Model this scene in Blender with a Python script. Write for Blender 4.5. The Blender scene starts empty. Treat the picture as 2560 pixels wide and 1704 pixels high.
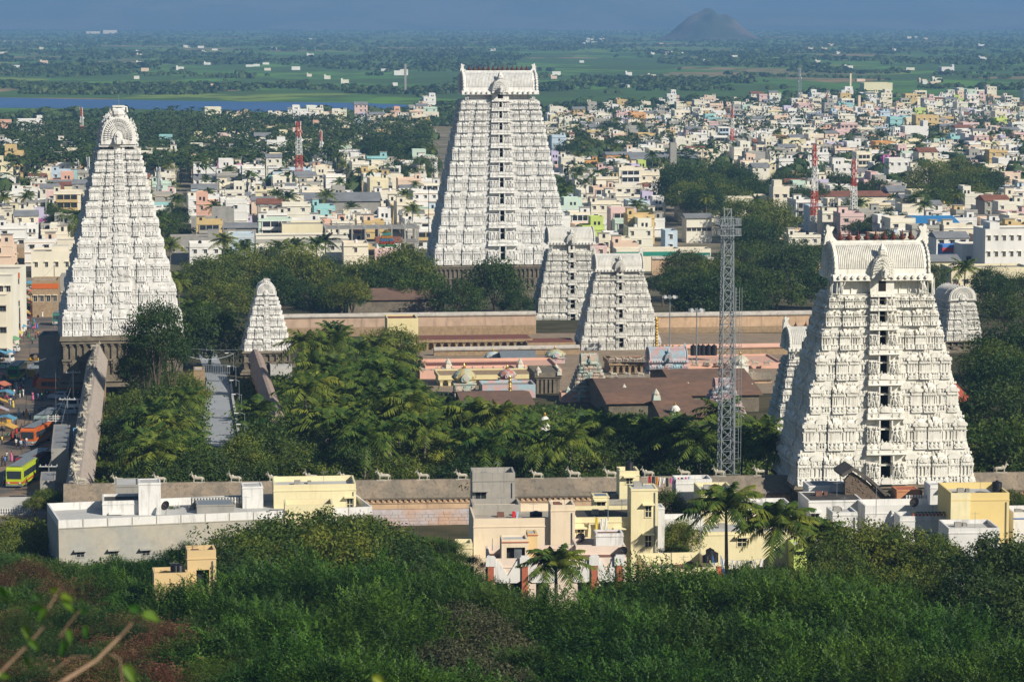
import bpy, math, random
import numpy as np
from mathutils import Vector, Matrix
SC = bpy.context.scene
COL = SC.collection
R = math.radians
rnd = random.Random(7)
NR = np.random.default_rng(7)
# ---------------------------------------------------------------- camera, sky, sun, exposure
FPX, CZ = 7334.0, 80.0                      # focal length in photo pixels (2560 wide), eye height above the far plain
PITCH = math.atan((852 - 35) / FPX)
CT, ST = math.cos(PITCH), math.sin(PITCH)
cam_d = bpy.data.cameras.new('camera'); cam = bpy.data.objects.new('camera', cam_d); COL.objects.link(cam)
cam.location = (0, 0, CZ); cam.rotation_euler = (R(90) - PITCH, 0, 0)
cam_d.sensor_width = 36; cam_d.lens = 36 * FPX / 2560
cam_d.clip_start = 0.5; cam_d.clip_end = 60000
cam_d.dof.use_dof = True; cam_d.dof.focus_distance = 420; cam_d.dof.aperture_fstop = 9
SC.camera = cam
SUN_AZ, SUN_EL = 50.0, 31.0                 # to the right behind the camera, above the horizon
world = bpy.data.worlds.new('World'); SC.world = world; world.use_nodes = True
wn = world.node_tree; bg = wn.nodes['Background']
sky = wn.nodes.new('ShaderNodeTexSky'); sky.sky_type = 'NISHITA'; sky.sun_disc = False
sky.sun_elevation = R(SUN_EL); sky.sun_rotation = R(180 - SUN_AZ); sky.altitude = 200
sky.air_density = 1.0; sky.dust_density = 0.3; sky.ozone_density = 1.5
wn.links.new(sky.outputs[0], bg.inputs[0]); bg.inputs[1].default_value = 0.05
sl = bpy.data.lights.new('sun', 'SUN'); sl.energy = 5.0; sl.angle = R(0.5); sl.color = (1.0, 0.92, 0.79)
so = bpy.data.objects.new('sun', sl); COL.objects.link(so)
so.rotation_euler = (R(90 - SUN_EL), 0, R(SUN_AZ)); so.location = (60, -60, 200)
SC.view_settings.view_transform = 'Standard'; SC.view_settings.look = 'None'
SC.view_settings.exposure = 0.44; SC.view_settings.gamma = 1.0; SC.view_settings.use_curve_mapping = False
SC.cycles.max_bounces = 4; SC.cycles.diffuse_bounces = 2; SC.cycles.glossy_bounces = 2
SC.cycles.transparent_max_bounces = 8; SC.cycles.volume_bounces = 0; SC.cycles.transmission_bounces = 2
SC.cycles.use_denoising = True

# ---------------------------------------------------------------- geometry of the photograph
def P(px, py, D):
    """world point at depth D (metres along +Y) seen at photo pixel px,py"""
    u = (px - 1280) / FPX; v = (852 - py) / FPX
    dy = CT + v * ST; dz = -ST + v * CT
    t = D / dy
    return Vector((u * t, D, CZ + dz * t))
def proj(x, y, z):
    dz = z - CZ
    f = y * CT - dz * ST; up = y * ST + dz * CT
    return 1280 + FPX * x / f, 852 - FPX * up / f
GY = [-60, 0, 60, 100, 150, 200, 235, 277, 380, 850, 1000, 90000]
GZ = [80, 76, 55, 46, 35, 26, 21, 16.5, 12, 0, 0, 0]
def gz(x, y):
    b = float(np.interp(y, GY, GZ))
    if y < 300: b += max(-3.0, min(4.0, -0.035 * x * min(1, (300 - y) / 60)))
    return b
def GP(px, py):
    lo, hi = 30.0, 14000.0
    for _ in range(50):
        m = math.sqrt(lo * hi); p = P(px, py, m)
        if p.z > gz(p.x, m): lo = m
        else: hi = m
    p = P(px, py, lo); return Vector((p.x, lo, gz(p.x, lo)))

# ---------------------------------------------------------------- objects
def link(o, parent=None):
    COL.objects.link(o)
    if parent is not None: o.parent = parent
    return o
def tag(o, label=None, cat=None, group=None, kind=None):
    if label: o['label'] = label
    if cat: o['category'] = cat
    if group: o['group'] = group
    if kind: o['kind'] = kind
    return o
def empty(name, loc, rz=0.0, label=None, cat=None, group=None):
    o = bpy.data.objects.new(name, None); COL.objects.link(o); o.empty_display_size = 0.2
    o.location = loc; o.rotation_euler = (0, 0, rz)
    return tag(o, label, cat, group)
def inst(name, me, parent=None, loc=(0, 0, 0), rz=0.0, sc=(1, 1, 1), mats=None):
    o = bpy.data.objects.new(name, me); link(o, parent)
    o.location = loc; o.rotation_euler = (0, 0, rz); o.scale = sc if hasattr(sc, '__len__') else (sc,) * 3
    if mats:
        for i, m in enumerate(mats):
            o.material_slots[i].link = 'OBJECT'; o.material_slots[i].material = m
    return o
def kids(o): return o.children
def copy_tree(o, parent=None, src=None):
    c = o.copy(); COL.objects.link(c)
    if parent is not None: c.parent = parent
    for ch in CH.get(o.name, []): copy_tree(ch, c)
    return c
CH = {}
def reg(root):
    """remember the children of a finished thing, so that copying needs no search"""
    for o in root.children_recursive:
        CH.setdefault(o.parent.name, []).append(o)
    return root

class MB:
    """collects shapes and builds ONE mesh object"""
    def __init__(s): s.v = []; s.f = []; s.m = []; s.mi = 0; s.M = None
    def add(s, vs, fs):
        n = len(s.v)
        if s.M is not None: vs = [tuple(s.M @ Vector(p)) for p in vs]
        s.v += [tuple(p) for p in vs]; s.f += [tuple(n + i for i in f) for f in fs]; s.m += [s.mi] * len(fs); return s
    def box(s, x0, x1, y0, y1, z0, z1, tx=0.0, ty=0.0):
        """tx, ty pull the top in on each side"""
        return s.add([(x0, y0, z0), (x1, y0, z0), (x1, y1, z0), (x0, y1, z0), (x0 + tx, y0 + ty, z1), (x1 - tx, y0 + ty, z1), (x1 - tx, y1 - ty, z1), (x0 + tx, y1 - ty, z1)],
              [(0, 1, 5, 4), (1, 2, 6, 5), (2, 3, 7, 6), (3, 0, 4, 7), (4, 5, 6, 7), (3, 2, 1, 0)])
    def cbox(s, cx, cy, w, d, z0, z1, tx=0.0, ty=0.0): return s.box(cx - w / 2, cx + w / 2, cy - d / 2, cy + d / 2, z0, z1, tx, ty)
    def prism(s, prof, a, b, axis='x', cap=True):
        """profile of (u,z) pushed along axis from a to b; u is y (axis x) or x (axis y)"""
        n = len(prof)
        if axis == 'x': vs = [(a, u, z) for u, z in prof] + [(b, u, z) for u, z in prof]
        elif axis == 'y': vs = [(u, a, z) for u, z in prof] + [(u, b, z) for u, z in prof]
        else: vs = [(u, w, a) for u, w in prof] + [(u, w, b) for u, w in prof]
        fs = [(i, (i + 1) % n, n + (i + 1) % n, n + i) for i in range(n)]
        if cap: fs += [tuple(range(n))[::-1], tuple(range(n, 2 * n))]
        return s.add(vs, fs)
    def lathe(s, prof, cx=0, cy=0, cz=0, n=8):
        vs = []; fs = []
        for r, z in prof: vs += [(cx + r * math.cos(2 * math.pi * i / n), cy + r * math.sin(2 * math.pi * i / n), cz + z) for i in range(n)]
        for k in range(len(prof) - 1): fs += [(k * n + i, k * n + (i + 1) % n, (k + 1) * n + (i + 1) % n, (k + 1) * n + i) for i in range(n)]
        fs += [tuple(range(n))[::-1], tuple(range((len(prof) - 1) * n, len(prof) * n))]
        return s.add(vs, fs)
    def tube(s, pts, r, n=5, r1=None):
        pts = [Vector(p) for p in pts]; vs = []; fs = []; k = len(pts)
        for i, p in enumerate(pts):
            t = (pts[min(i + 1, k - 1)] - pts[max(i - 1, 0)]).normalized()
            a = t.cross(Vector((0, 0, 1)) if abs(t.z) < .9 else Vector((1, 0, 0))).normalized(); b = t.cross(a)
            rr = r if r1 is None else r + (r1 - r) * i / max(1, k - 1)
            for j in range(n):
                q = 2 * math.pi * j / n + math.pi / 4; vs.append(p + a * rr * math.cos(q) + b * rr * math.sin(q))
        for i in range(k - 1): fs += [(i * n + j, i * n + (j + 1) % n, (i + 1) * n + (j + 1) % n, (i + 1) * n + j) for j in range(n)]
        fs += [tuple(range(n))[::-1], tuple(range((k - 1) * n, k * n))]
        return s.add(vs, fs)
    def bar(s, a, b, w): return s.tube([a, b], w * .7071, 4)
    def ball(s, cx, cy, cz, rx, ry=None, rz=None, n=6, m=4):
        ry = ry or rx; rz = rz or rx; vs = [(cx, cy, cz - rz)]
        for k in range(1, m):
            t = math.pi * k / m - math.pi / 2
            vs += [(cx + rx * math.cos(t) * math.cos(2 * math.pi * i / n), cy + ry * math.cos(t) * math.sin(2 * math.pi * i / n), cz + rz * math.sin(t)) for i in range(n)]
        vs.append((cx, cy, cz + rz)); L = len(vs) - 1
        fs = [(0, 1 + (i + 1) % n, 1 + i) for i in range(n)] + [(L, L - n + i, L - n + (i + 1) % n) for i in range(n)]
        for k in range(m - 2): fs += [(1 + k * n + i, 1 + k * n + (i + 1) % n, 1 + (k + 1) * n + (i + 1) % n, 1 + (k + 1) * n + i) for i in range(n)]
        return s.add(vs, fs)
    def mesh(s, name, mats, smooth=False):
        me = bpy.data.meshes.new(name); me.from_pydata(s.v, [], s.f)
        for m in (mats if isinstance(mats, (list, tuple)) else [mats]): me.materials.append(m)
        if any(s.m): me.polygons.foreach_set('material_index', s.m)
        if smooth: me.polygons.foreach_set('use_smooth', [True] * len(s.f))
        me.update(); return me
    def build(s, name, mats, parent=None, smooth=False, loc=(0, 0, 0), rz=0.0):
        return inst(name, s.mesh(name, mats, smooth), parent, loc, rz)
def np_mesh(name, V, F, mats, midx=None, attr=None):
    """V (n,3), F (m,k) numpy: fast mesh"""
    V = np.asarray(V, dtype=np.float32); F = np.asarray(F, dtype=np.int32); m, k = F.shape
    me = bpy.data.meshes.new(name); me.vertices.add(len(V)); me.vertices.foreach_set('co', V.ravel())
    me.loops.add(m * k); me.loops.foreach_set('vertex_index', F.ravel())
    me.polygons.add(m); me.polygons.foreach_set('loop_start', np.arange(0, m * k, k, dtype=np.int32))
    for mt in (mats if isinstance(mats, (list, tuple)) else [mats]): me.materials.append(mt)
    if midx is not None: me.polygons.foreach_set('material_index', np.asarray(midx, dtype=np.int32))
    if attr is not None:
        a = me.attributes.new('shade', 'FLOAT', 'FACE'); a.data.foreach_set('value', np.asarray(attr, dtype=np.float32))
    me.update(calc_edges=True); return me

# ---------------------------------------------------------------- materials
MATS = {}
def mat(name, col, rough=.85, var=.12, scale=.6, stain=0.0, stain_col=(.05, .05, .045), streak=False, sv=(1, 1, .13), bump=0.0, metal=0.0, two=None, two_amt=.5, objrand=0.0):
    """plaster / stone / paint: base colour, cloudy variation, weather stains (noise, optionally drawn out into vertical runs), fine bump"""
    if name in MATS: return MATS[name]
    m = bpy.data.materials.new(name); m.use_nodes = True; nt = m.node_tree; N = nt.nodes; L = nt.links
    b = N['Principled BSDF']; b.inputs['Roughness'].default_value = rough; b.inputs['Metallic'].default_value = metal
    b.inputs['Specular IOR Level'].default_value = .25
    g = N.new('ShaderNodeNewGeometry')
    def noise(sc, vec=None, det=4, ro=.6):
        n = N.new('ShaderNodeTexNoise'); n.inputs['Scale'].default_value = sc; n.inputs['Detail'].default_value = det; n.inputs['Roughness'].default_value = ro
        L.new(vec or g.outputs['Position'], n.inputs['Vector']); return n.outputs['Fac']
    def ramp(inp, a, b2, c0=0.0, c1=1.0):
        r = N.new('ShaderNodeMapRange'); r.inputs['From Min'].default_value = a; r.inputs['From Max'].default_value = b2
        r.inputs['To Min'].default_value = c0; r.inputs['To Max'].default_value = c1; L.new(inp, r.inputs['Value']); return r.outputs['Result']
    def mix(fac, a, c, mode='MIX'):
        x = N.new('ShaderNodeMix'); x.data_type = 'RGBA'; x.blend_type = mode
        if isinstance(fac, float): x.inputs[0].default_value = fac
        else: L.new(fac, x.inputs[0])
        for i, q in ((6, a), (7, c)):
            if isinstance(q, tuple): x.inputs[i].default_value = (*q[:3], 1)
            else: L.new(q, x.inputs[i])
        return x.outputs[2]
    c = (col[0], col[1], col[2])
    if two: c = mix(ramp(noise(scale * .35), .42, .58), c, two)
    lo = tuple(max(0, v * (1 - var)) for v in col)
    c = mix(ramp(noise(scale), .35, .65, 0, 1), c if not isinstance(c, tuple) else c, lo) if not two else mix(ramp(noise(scale * 3), .3, .7, 0, var), c, (0.02, 0.02, 0.02))
    if stain > 0:
        vec = g.outputs['Position']
        if streak:
            mp = N.new('ShaderNodeMapping'); mp.inputs['Scale'].default_value = sv; L.new(vec, mp.inputs['Vector']); vec = mp.outputs[0]
        s1 = ramp(noise(scale * 1.7, vec, 6, .7), .52, .72, 0, stain)
        c = mix(s1, c, stain_col)
    if objrand > 0:
        oi = N.new('ShaderNodeObjectInfo'); hv = N.new('ShaderNodeHueSaturation')
        L.new(ramp(oi.outputs['Random'], 0, 1, 1 - objrand, 1 + objrand), hv.inputs['Value']); L.new(ramp(oi.outputs['Random'], 0, 1, .5 - objrand * .06, .5 + objrand * .06), hv.inputs['Hue'])
        L.new(c, hv.inputs['Color']); c = hv.outputs[0]
    L.new(c, b.inputs['Base Color'])
    if bump > 0:
        bp = N.new('ShaderNodeBump'); bp.inputs['Strength'].default_value = bump; bp.inputs['Distance'].default_value = .15
        L.new(noise(scale * 6, None, 3), bp.inputs['Height']); L.new(bp.outputs[0], b.inputs['Normal'])
    MATS[name] = m; return m
def leaf_mat(name, col, col2, trans=.35, rough=.6, objrand=.25, scale=.5):
    if name in MATS: return MATS[name]
    m = bpy.data.materials.new(name); m.use_nodes = True; nt = m.node_tree; N = nt.nodes; L = nt.links
    N.remove(N['Principled BSDF']); out = N['Material Output']
    g = N.new('ShaderNodeNewGeometry'); n = N.new('ShaderNodeTexNoise'); n.inputs['Scale'].default_value = scale; n.inputs['Detail'].default_value = 3
    L.new(g.outputs['Position'], n.inputs['Vector'])
    mr = N.new('ShaderNodeMapRange'); mr.inputs[1].default_value = .35; mr.inputs[2].default_value = .65; L.new(n.outputs['Fac'], mr.inputs[0])
    at = N.new('ShaderNodeAttribute'); at.attribute_name = 'shade'
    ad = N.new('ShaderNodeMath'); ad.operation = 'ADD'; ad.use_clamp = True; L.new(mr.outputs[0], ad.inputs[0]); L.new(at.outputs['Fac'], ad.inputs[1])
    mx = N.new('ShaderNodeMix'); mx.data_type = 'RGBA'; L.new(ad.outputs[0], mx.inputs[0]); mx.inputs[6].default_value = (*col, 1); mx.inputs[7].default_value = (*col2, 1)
    oi = N.new('ShaderNodeObjectInfo'); hv = N.new('ShaderNodeHueSaturation')
    for o_, i_, a, b_ in ((oi.outputs['Random'], 'Value', 1 - objrand, 1 + objrand), (oi.outputs['Random'], 'Hue', .5 + .10 * objrand, .5 - .10 * objrand)):
        q = N.new('ShaderNodeMapRange'); q.inputs[3].default_value = a; q.inputs[4].default_value = b_; L.new(o_, q.inputs[0]); L.new(q.outputs[0], hv.inputs[i_])
    L.new(mx.outputs[2], hv.inputs['Color'])
    d = N.new('ShaderNodeBsdfDiffuse'); t = N.new('ShaderNodeBsdfTranslucent'); gl = N.new('ShaderNodeBsdfGlossy'); gl.inputs['Roughness'].default_value = rough
    L.new(hv.outputs[0], d.inputs[0])
    hv2 = N.new('ShaderNodeHueSaturation'); hv2.inputs['Hue'].default_value = .48; hv2.inputs['Value'].default_value = 1.1; L.new(hv.outputs[0], hv2.inputs['Color']); L.new(hv2.outputs[0], t.inputs[0])
    gl.inputs[0].default_value = (.5, .5, .5, 1)
    s1 = N.new('ShaderNodeMixShader'); s1.inputs[0].default_value = trans; L.new(d.outputs[0], s1.inputs[1]); L.new(t.outputs[0], s1.inputs[2])
    s2 = N.new('ShaderNodeMixShader'); s2.inputs[0].default_value = .03; L.new(s1.outputs[0], s2.inputs[1]); L.new(gl.outputs[0], s2.inputs[2])
    L.new(s2.outputs[0], out.inputs['Surface'])
    MATS[name] = m; return m
def lime(n, c, **k): return mat(n, c, var=.10, scale=.35, stain=.35, streak=True, bump=.15, **k)
M_white = mat('limewash_white', (.74, .73, .695), var=.16, scale=.7, stain=.75, stain_col=(.25, .23, .19), streak=True, bump=.25)
M_white2 = mat('limewash_weathered', (.68, .665, .61), var=.2, scale=.4, stain=.6, stain_col=(.27, .24, .19), streak=True, bump=.3)
M_cream = mat('limewash_cream', (.76, .74, .665), var=.14, scale=.8, stain=.72, stain_col=(.32, .28, .21), streak=True, bump=.2)
M_dark = mat('painted_interior_shade', (.018, .016, .015), var=.3)  # near-black colour stands in for the shade inside openings
M_granite = mat('granite_base', (.20, .17, .125), var=.35, scale=.8, stain=.5, stain_col=(.05, .045, .04), bump=.5)
M_maroon = mat('maroon_paint', (.10, .028, .022), rough=.45)
# ---------------------------------------------------------------- temple tower vocabulary
def disc(b, cx, y0, y1, cz, r, n=10, rz=None, a0=0):
    rz = rz or r
    b.prism([(cx + r * math.cos(2 * math.pi * i / n + a0), cz + rz * math.sin(2 * math.pi * i / n + a0)) for i in range(n)], y0, y1, 'y')
def shoe(b, cx, y0, y1, z0, r, h, n=12):
    """horseshoe plate standing on z0"""
    pr = []
    for i in range(n + 1):
        t = -.35 + (math.pi + .70) * i / n
        pr.append((cx + r * math.cos(t), z0 + h * (.28 + .72 * math.sin(t)) if math.sin(t) > -.4 else z0))
    pr = [(cx + r * .8, z0)] + [p for p in pr if p[1] > z0 + .01 * h] + [(cx - r * .8, z0)]
    b.prism(pr, y0, y1, 'y')
def mini_figure(b, x, y, z, h, g):
    """a small stucco figure in the round, a few faces only"""
    lean = g.uniform(-.12, .12) * h
    b.ball(x, y, z + h * .22, h * .13, h * .10, h * .24, 5, 3)
    b.ball(x + lean * .4, y, z + h * .55, h * .15, h * .10, h * .2, 5, 3)
    b.ball(x + lean * .6, y - h * .02, z + h * .82, h * .10, h * .09, h * .14, 5, 3)
    s = g.choice((-1, 1))
    b.bar((x + s * h * .13, y, z + h * .62), (x + s * h * .27, y - h * .05, z + h * g.uniform(.4, .85)), h * .07)
    b.bar((x - s * h * .13, y, z + h * .62), (x - s * h * .22, y - h * .05, z + h * .38), h * .07)
def bay_mesh(kind, seed, asp):
    """one bay of a storey in a unit cell (x -.5.. .5, y 0 front .. 1 back, z 0..1); asp = width/height in metres"""
    g = random.Random(seed); b = MB(); ix = 1 / asp
    b.prism([(-.40, .0), (-.38, .04), (-.28, .11), (-.12, .165), (.15, .185), (1, .185), (1, .0)], -.47, .47, 'x')
    b.box(-.45, .45, -.44, .2, -.015, .012)
    nk = 2 if kind == 'kuta' else 3
    for i in range(nk):
        x = (i + .5) / nk * .8 - .4
        b.prism([(x + .05 * ix * math.cos(t) * 1.1, .09 + .055 * math.sin(t)) for t in [k * math.pi / 4 for k in range(8)]], -.47, -.2, 'y')
        b.box(x - .012 * ix, x + .012 * ix, -.46, -.2, .16, .215)
    b.box(-.46, .46, .0, 1, .185, .215); b.box(-.38, .38, .30, 1, .215, .56)
    npil = {'kuta': 4, 'shala': 6, 'panel': 3}[kind]
    for i in range(npil):
        x = (i / (npil - 1) - .5) * .80
        w = .024 * ix
        b.box(x - w, x + w, .06, .32, .215, .49); b.box(x - w * 1.9, x + w * 1.9, .02, .34, .475, .505); b.box(x - w * 1.6, x + w * 1.6, .03, .33, .215, .245)
    for i in range(npil - 1):
        x = ((i + .5) / (npil - 1) - .5) * .80
        if g.random() < .8:
            b.M = Matrix.Translation((x, .10, 0)) @ Matrix.Diagonal((ix, 1.7, 1, 1)); mini_figure(b, 0, 0, .215, g.uniform(.22, .29), g); b.M = None
    b.prism([(-.12, .51), (-.11, .535), (.0, .565), (1, .575), (1, .51)], -.455, .455, 'x')
    for i in range(npil): x = ((i + .5) / npil - .5) * .84; b.box(x - .03 * ix, x + .03 * ix, -.15, .0, .525, .56)
    if kind == 'kuta':
        b.box(-.34, .34, .16, 1, .57, .64)
        b.M = Matrix.Translation((0, .52, .625)) @ Matrix.Diagonal((.42, .46, .66, 1))
        b.lathe([(.90, 0), (1.08, .05), (1.0, .13), (.78, .21), (.42, .27), (.12, .295), (.15, .31), (.05, .34), (.01, .37)], n=10); b.M = None
        shoe(b, 0, -.06, .3, .61, .15 * ix, .15); disc(b, 0, -.13, .0, .68, .06 * ix, 8, .06)
        b.box(-.40, .40, .62, 1, .84, .90); [b.box(x - .02, x + .02, .55, .66, .84, .90) for x in (-.3, -.1, .1, .3)]
        for s in (-1, 1): b.M = Matrix.Translation((s * .33, .12, 0)) @ Matrix.Diagonal((ix, 1.6, 1, 1)); mini_figure(b, 0, 0, .57, .22, g); b.M = None
    elif kind == 'shala':
        b.box(-.42, .42, .20, 1, .57, .63)
        for x0, x1, top in ((-.42, -.17, .80), (-.14, .14, .88), (.17, .42, .80)):
            k = (top - .62) / .26
            b.prism([(.04, .62), (.0, .62 + .05 * k), (.03, .62 + .12 * k), (.12, .62 + .18 * k), (.28, .62 + .23 * k), (.45, .62 + .26 * k), (1, .62 + .26 * k), (1, .62)], x0, x1, 'x')
            xm = (x0 + x1) / 2; shoe(b, xm, -.07, .3, .61, (x1 - x0) * .36, .17 * k); disc(b, xm, -.14, -.03, .61 + .08 * k, .045 * ix, 7, .045)
            b.lathe([(.02, 0), (.04, .03), (.012, .05), (.004, .10)], xm, .45, .61 + .26 * k, 5)
        for x in (-.155, .155): b.M = Matrix.Translation((x, .06, 0)) @ Matrix.Diagonal((ix, 1.6, 1, 1)); mini_figure(b, 0, 0, .57, .24, g); b.M = None
        for q in range(5): b.M = Matrix.Translation(((q / 4 - .5) * .76, .62, 0)) @ Matrix.Diagonal((ix, 1.6, 1, 1)); mini_figure(b, 0, 0, .84, .15, g); b.M = None
    else:
        b.box(-.38, .38, .30, 1, .57, .80)
        for i in range(2):
            x = (i - .5) * .4
            b.M = Matrix.Translation((x, .14, 0)) @ Matrix.Diagonal((ix, 1.6, 1, 1)); mini_figure(b, 0, 0, .57, .27, g); b.M = None
        shoe(b, 0, .06, .4, .70, .14 * ix, .17)
    for s in (-1, 1):                                            # seated figures on the corners of the ledge
        b.M = Matrix.Translation((s * .40, .05, 0)) @ Matrix.Diagonal((ix, 1.5, 1, 1)); mini_figure(b, 0, 0, .57, .15, g); b.M = None
    return b
_BAY = {}
def bay(kind, seed, asp, m):
    asp = round(asp * 4) / 4 or .25
    k = (kind, seed, asp, m.name)
    if k not in _BAY: _BAY[k] = bay_mesh(kind, seed, asp).mesh('shrine_bay', m)
    return _BAY[k]
def figure_mesh(name, m, pose=0):
    """standing stucco guardian 1 unit tall, arms bent, club, tall crown"""
    b = MB()
    b.tube([(-.09, 0, 0), (-.10, -.02, .22), (-.07, 0, .46)], .045, 6, .075); b.tube([(.12, -.03, 0), (.15, -.08, .24), (.06, 0, .46)], .045, 6, .075)
    b.ball(-.10, -.05, .015, .04, .08, .02, 6, 3); b.ball(.13, -.08, .015, .04, .08, .02, 6, 3)
    b.ball(0, 0, .47, .13, .09, .09, 8, 5); b.tube([(0, 0, .46), (.01, 0, .58), (0, 0, .72)], .095, 7, .13); b.ball(0, -.01, .70, .16, .09, .08, 8, 4)
    b.tube([(0, 0, .74), (0, 0, .79)], .045, 6); b.ball(0, -.02, .83, .065, .065, .075, 8, 5)
    b.lathe([(.075, .86), (.085, .89), (.06, .93), (.035, .98), (.01, 1.03)], 0, -.01, 0, 7)
    b.tube([(-.15, 0, .70), (-.27, -.03, .58), (-.20, -.14, .47)], .045, 6, .03); b.tube([(.15, 0, .70), (.28, -.02, .62), (.24, -.12, .78)], .045, 6, .03)
    b.tube([(-.17, .02, .71), (-.30, .0, .80), (-.31, -.03, .93)], .038, 5, .026); b.tube([(.17, .02, .71), (.32, .02, .76), (.36, 0, .9)], .038, 5, .026)
    b.tube([(.24, -.13, .80), (.27, -.13, .30), (.28, -.12, .02)], .022, 6, .05)
    b.tube([(0, -.10, .46), (-.02, -.12, .18)], .035, 5, .02)
    return b.mesh(name, m)
def roof_profile(hw, h, n=12):
    """half width, height -> right-hand half of the vault section from eave to ridge"""
    pts = []
    for i in range(n + 1):
        t = math.pi / 2 * i / n
        pts.append((hw * (math.cos(t) ** .9) * (1 + .05 * math.sin(2 * t)), h * math.sin(t) ** 1.02))
    return pts
def section(hw, h, n=12):
    r = roof_profile(hw, h, n); return [(-u, z) for u, z in r] + [(u, z) for u, z in r[::-1][1:]]
def gable_mesh(name, m, hw, h, t, spokes=17):
    """horseshoe gable plate in the xz plane, front at y=0 facing -y, with rim lumps and rayed relief"""
    b = MB(); sec = section(hw, h, 10)
    b.prism(sec, 0, t, 'y')
    b.prism([(u * 1.06, z * 1.06 if z > .02 else z - .04 * h) for u, z in sec], t * .35, t * .75, 'y')
    for i in range(0, len(sec)):
        u, z = sec[i]
        b.ball(u * 1.06, t * .45, z * 1.06, .05 * hw, t * .5, .055 * hw, 5, 3)
    c = .30 * h
    for ring, (r0, r1) in enumerate(((.30, .44), (.48, .62), (.66, .82))):
        k = spokes + ring * 3
        for i in range(k):
            a = -.25 + (math.pi + .5) * (i + .5) / k
            ca, sa = math.cos(a), math.sin(a)
            if c + r1 * h * .75 * sa < .03 * h: continue
            b.bar((hw * r0 * ca, -t * .10, c + h * .78 * r0 * sa), (hw * r1 * ca, -t * .22, c + h * .78 * r1 * sa), .05 * hw)
    shoe(b, 0, -t * .5, .0, .02 * h, .26 * hw, .48 * h)
    b.box(-.13 * hw, .13 * hw, -t * .8, 0, .02 * h, .26 * h); disc(b, 0, -t * .8, 0, .34 * h, .12 * hw, 9)
    for s in (-1, 1): b.ball(s * .22 * hw, -t * .5, .10 * h, .07 * hw, t * .4, .09 * h, 5, 4)
    return b.mesh(name, m)
def horn_mesh(name, m):
    """upswept crest on the end of the ridge, 1 unit tall, leaning outward (+x out)"""
    b = MB()
    out = [(-.30, 0), (-.22, .18), (-.05, .38), (.02, .62), (-.10, .86), (.02, .92), (.10, .86), (.16, .97), (.26, 1.0), (.30, .86), (.26, .62), (.34, .40), (.36, .15), (.38, 0)]
    b.prism(out, -.16, .16, 'y')
    for i, z in enumerate((.12, .3, .48, .66)): b.ball(.34, 0, z, .09, .13, .08, 5, 3)
    return b.mesh(name, m)
def kalasam_mesh(name, m):
    b = MB(); b.lathe([(.10, 0), (.22, .03), (.12, .10), (.10, .16), (.26, .26), (.30, .36), (.20, .46), (.08, .52), (.17, .57), (.08, .62), (.05, .70), (.09, .74), (.04, .80), (.02, 1.0)], n=8)
    return b.mesh(name, m, True)
ORD = ['lowest', 'second', 'third', 'fourth', 'fifth', 'sixth', 'seventh', 'eighth', 'ninth', 'tenth', 'eleventh', 'topmost']

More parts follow.
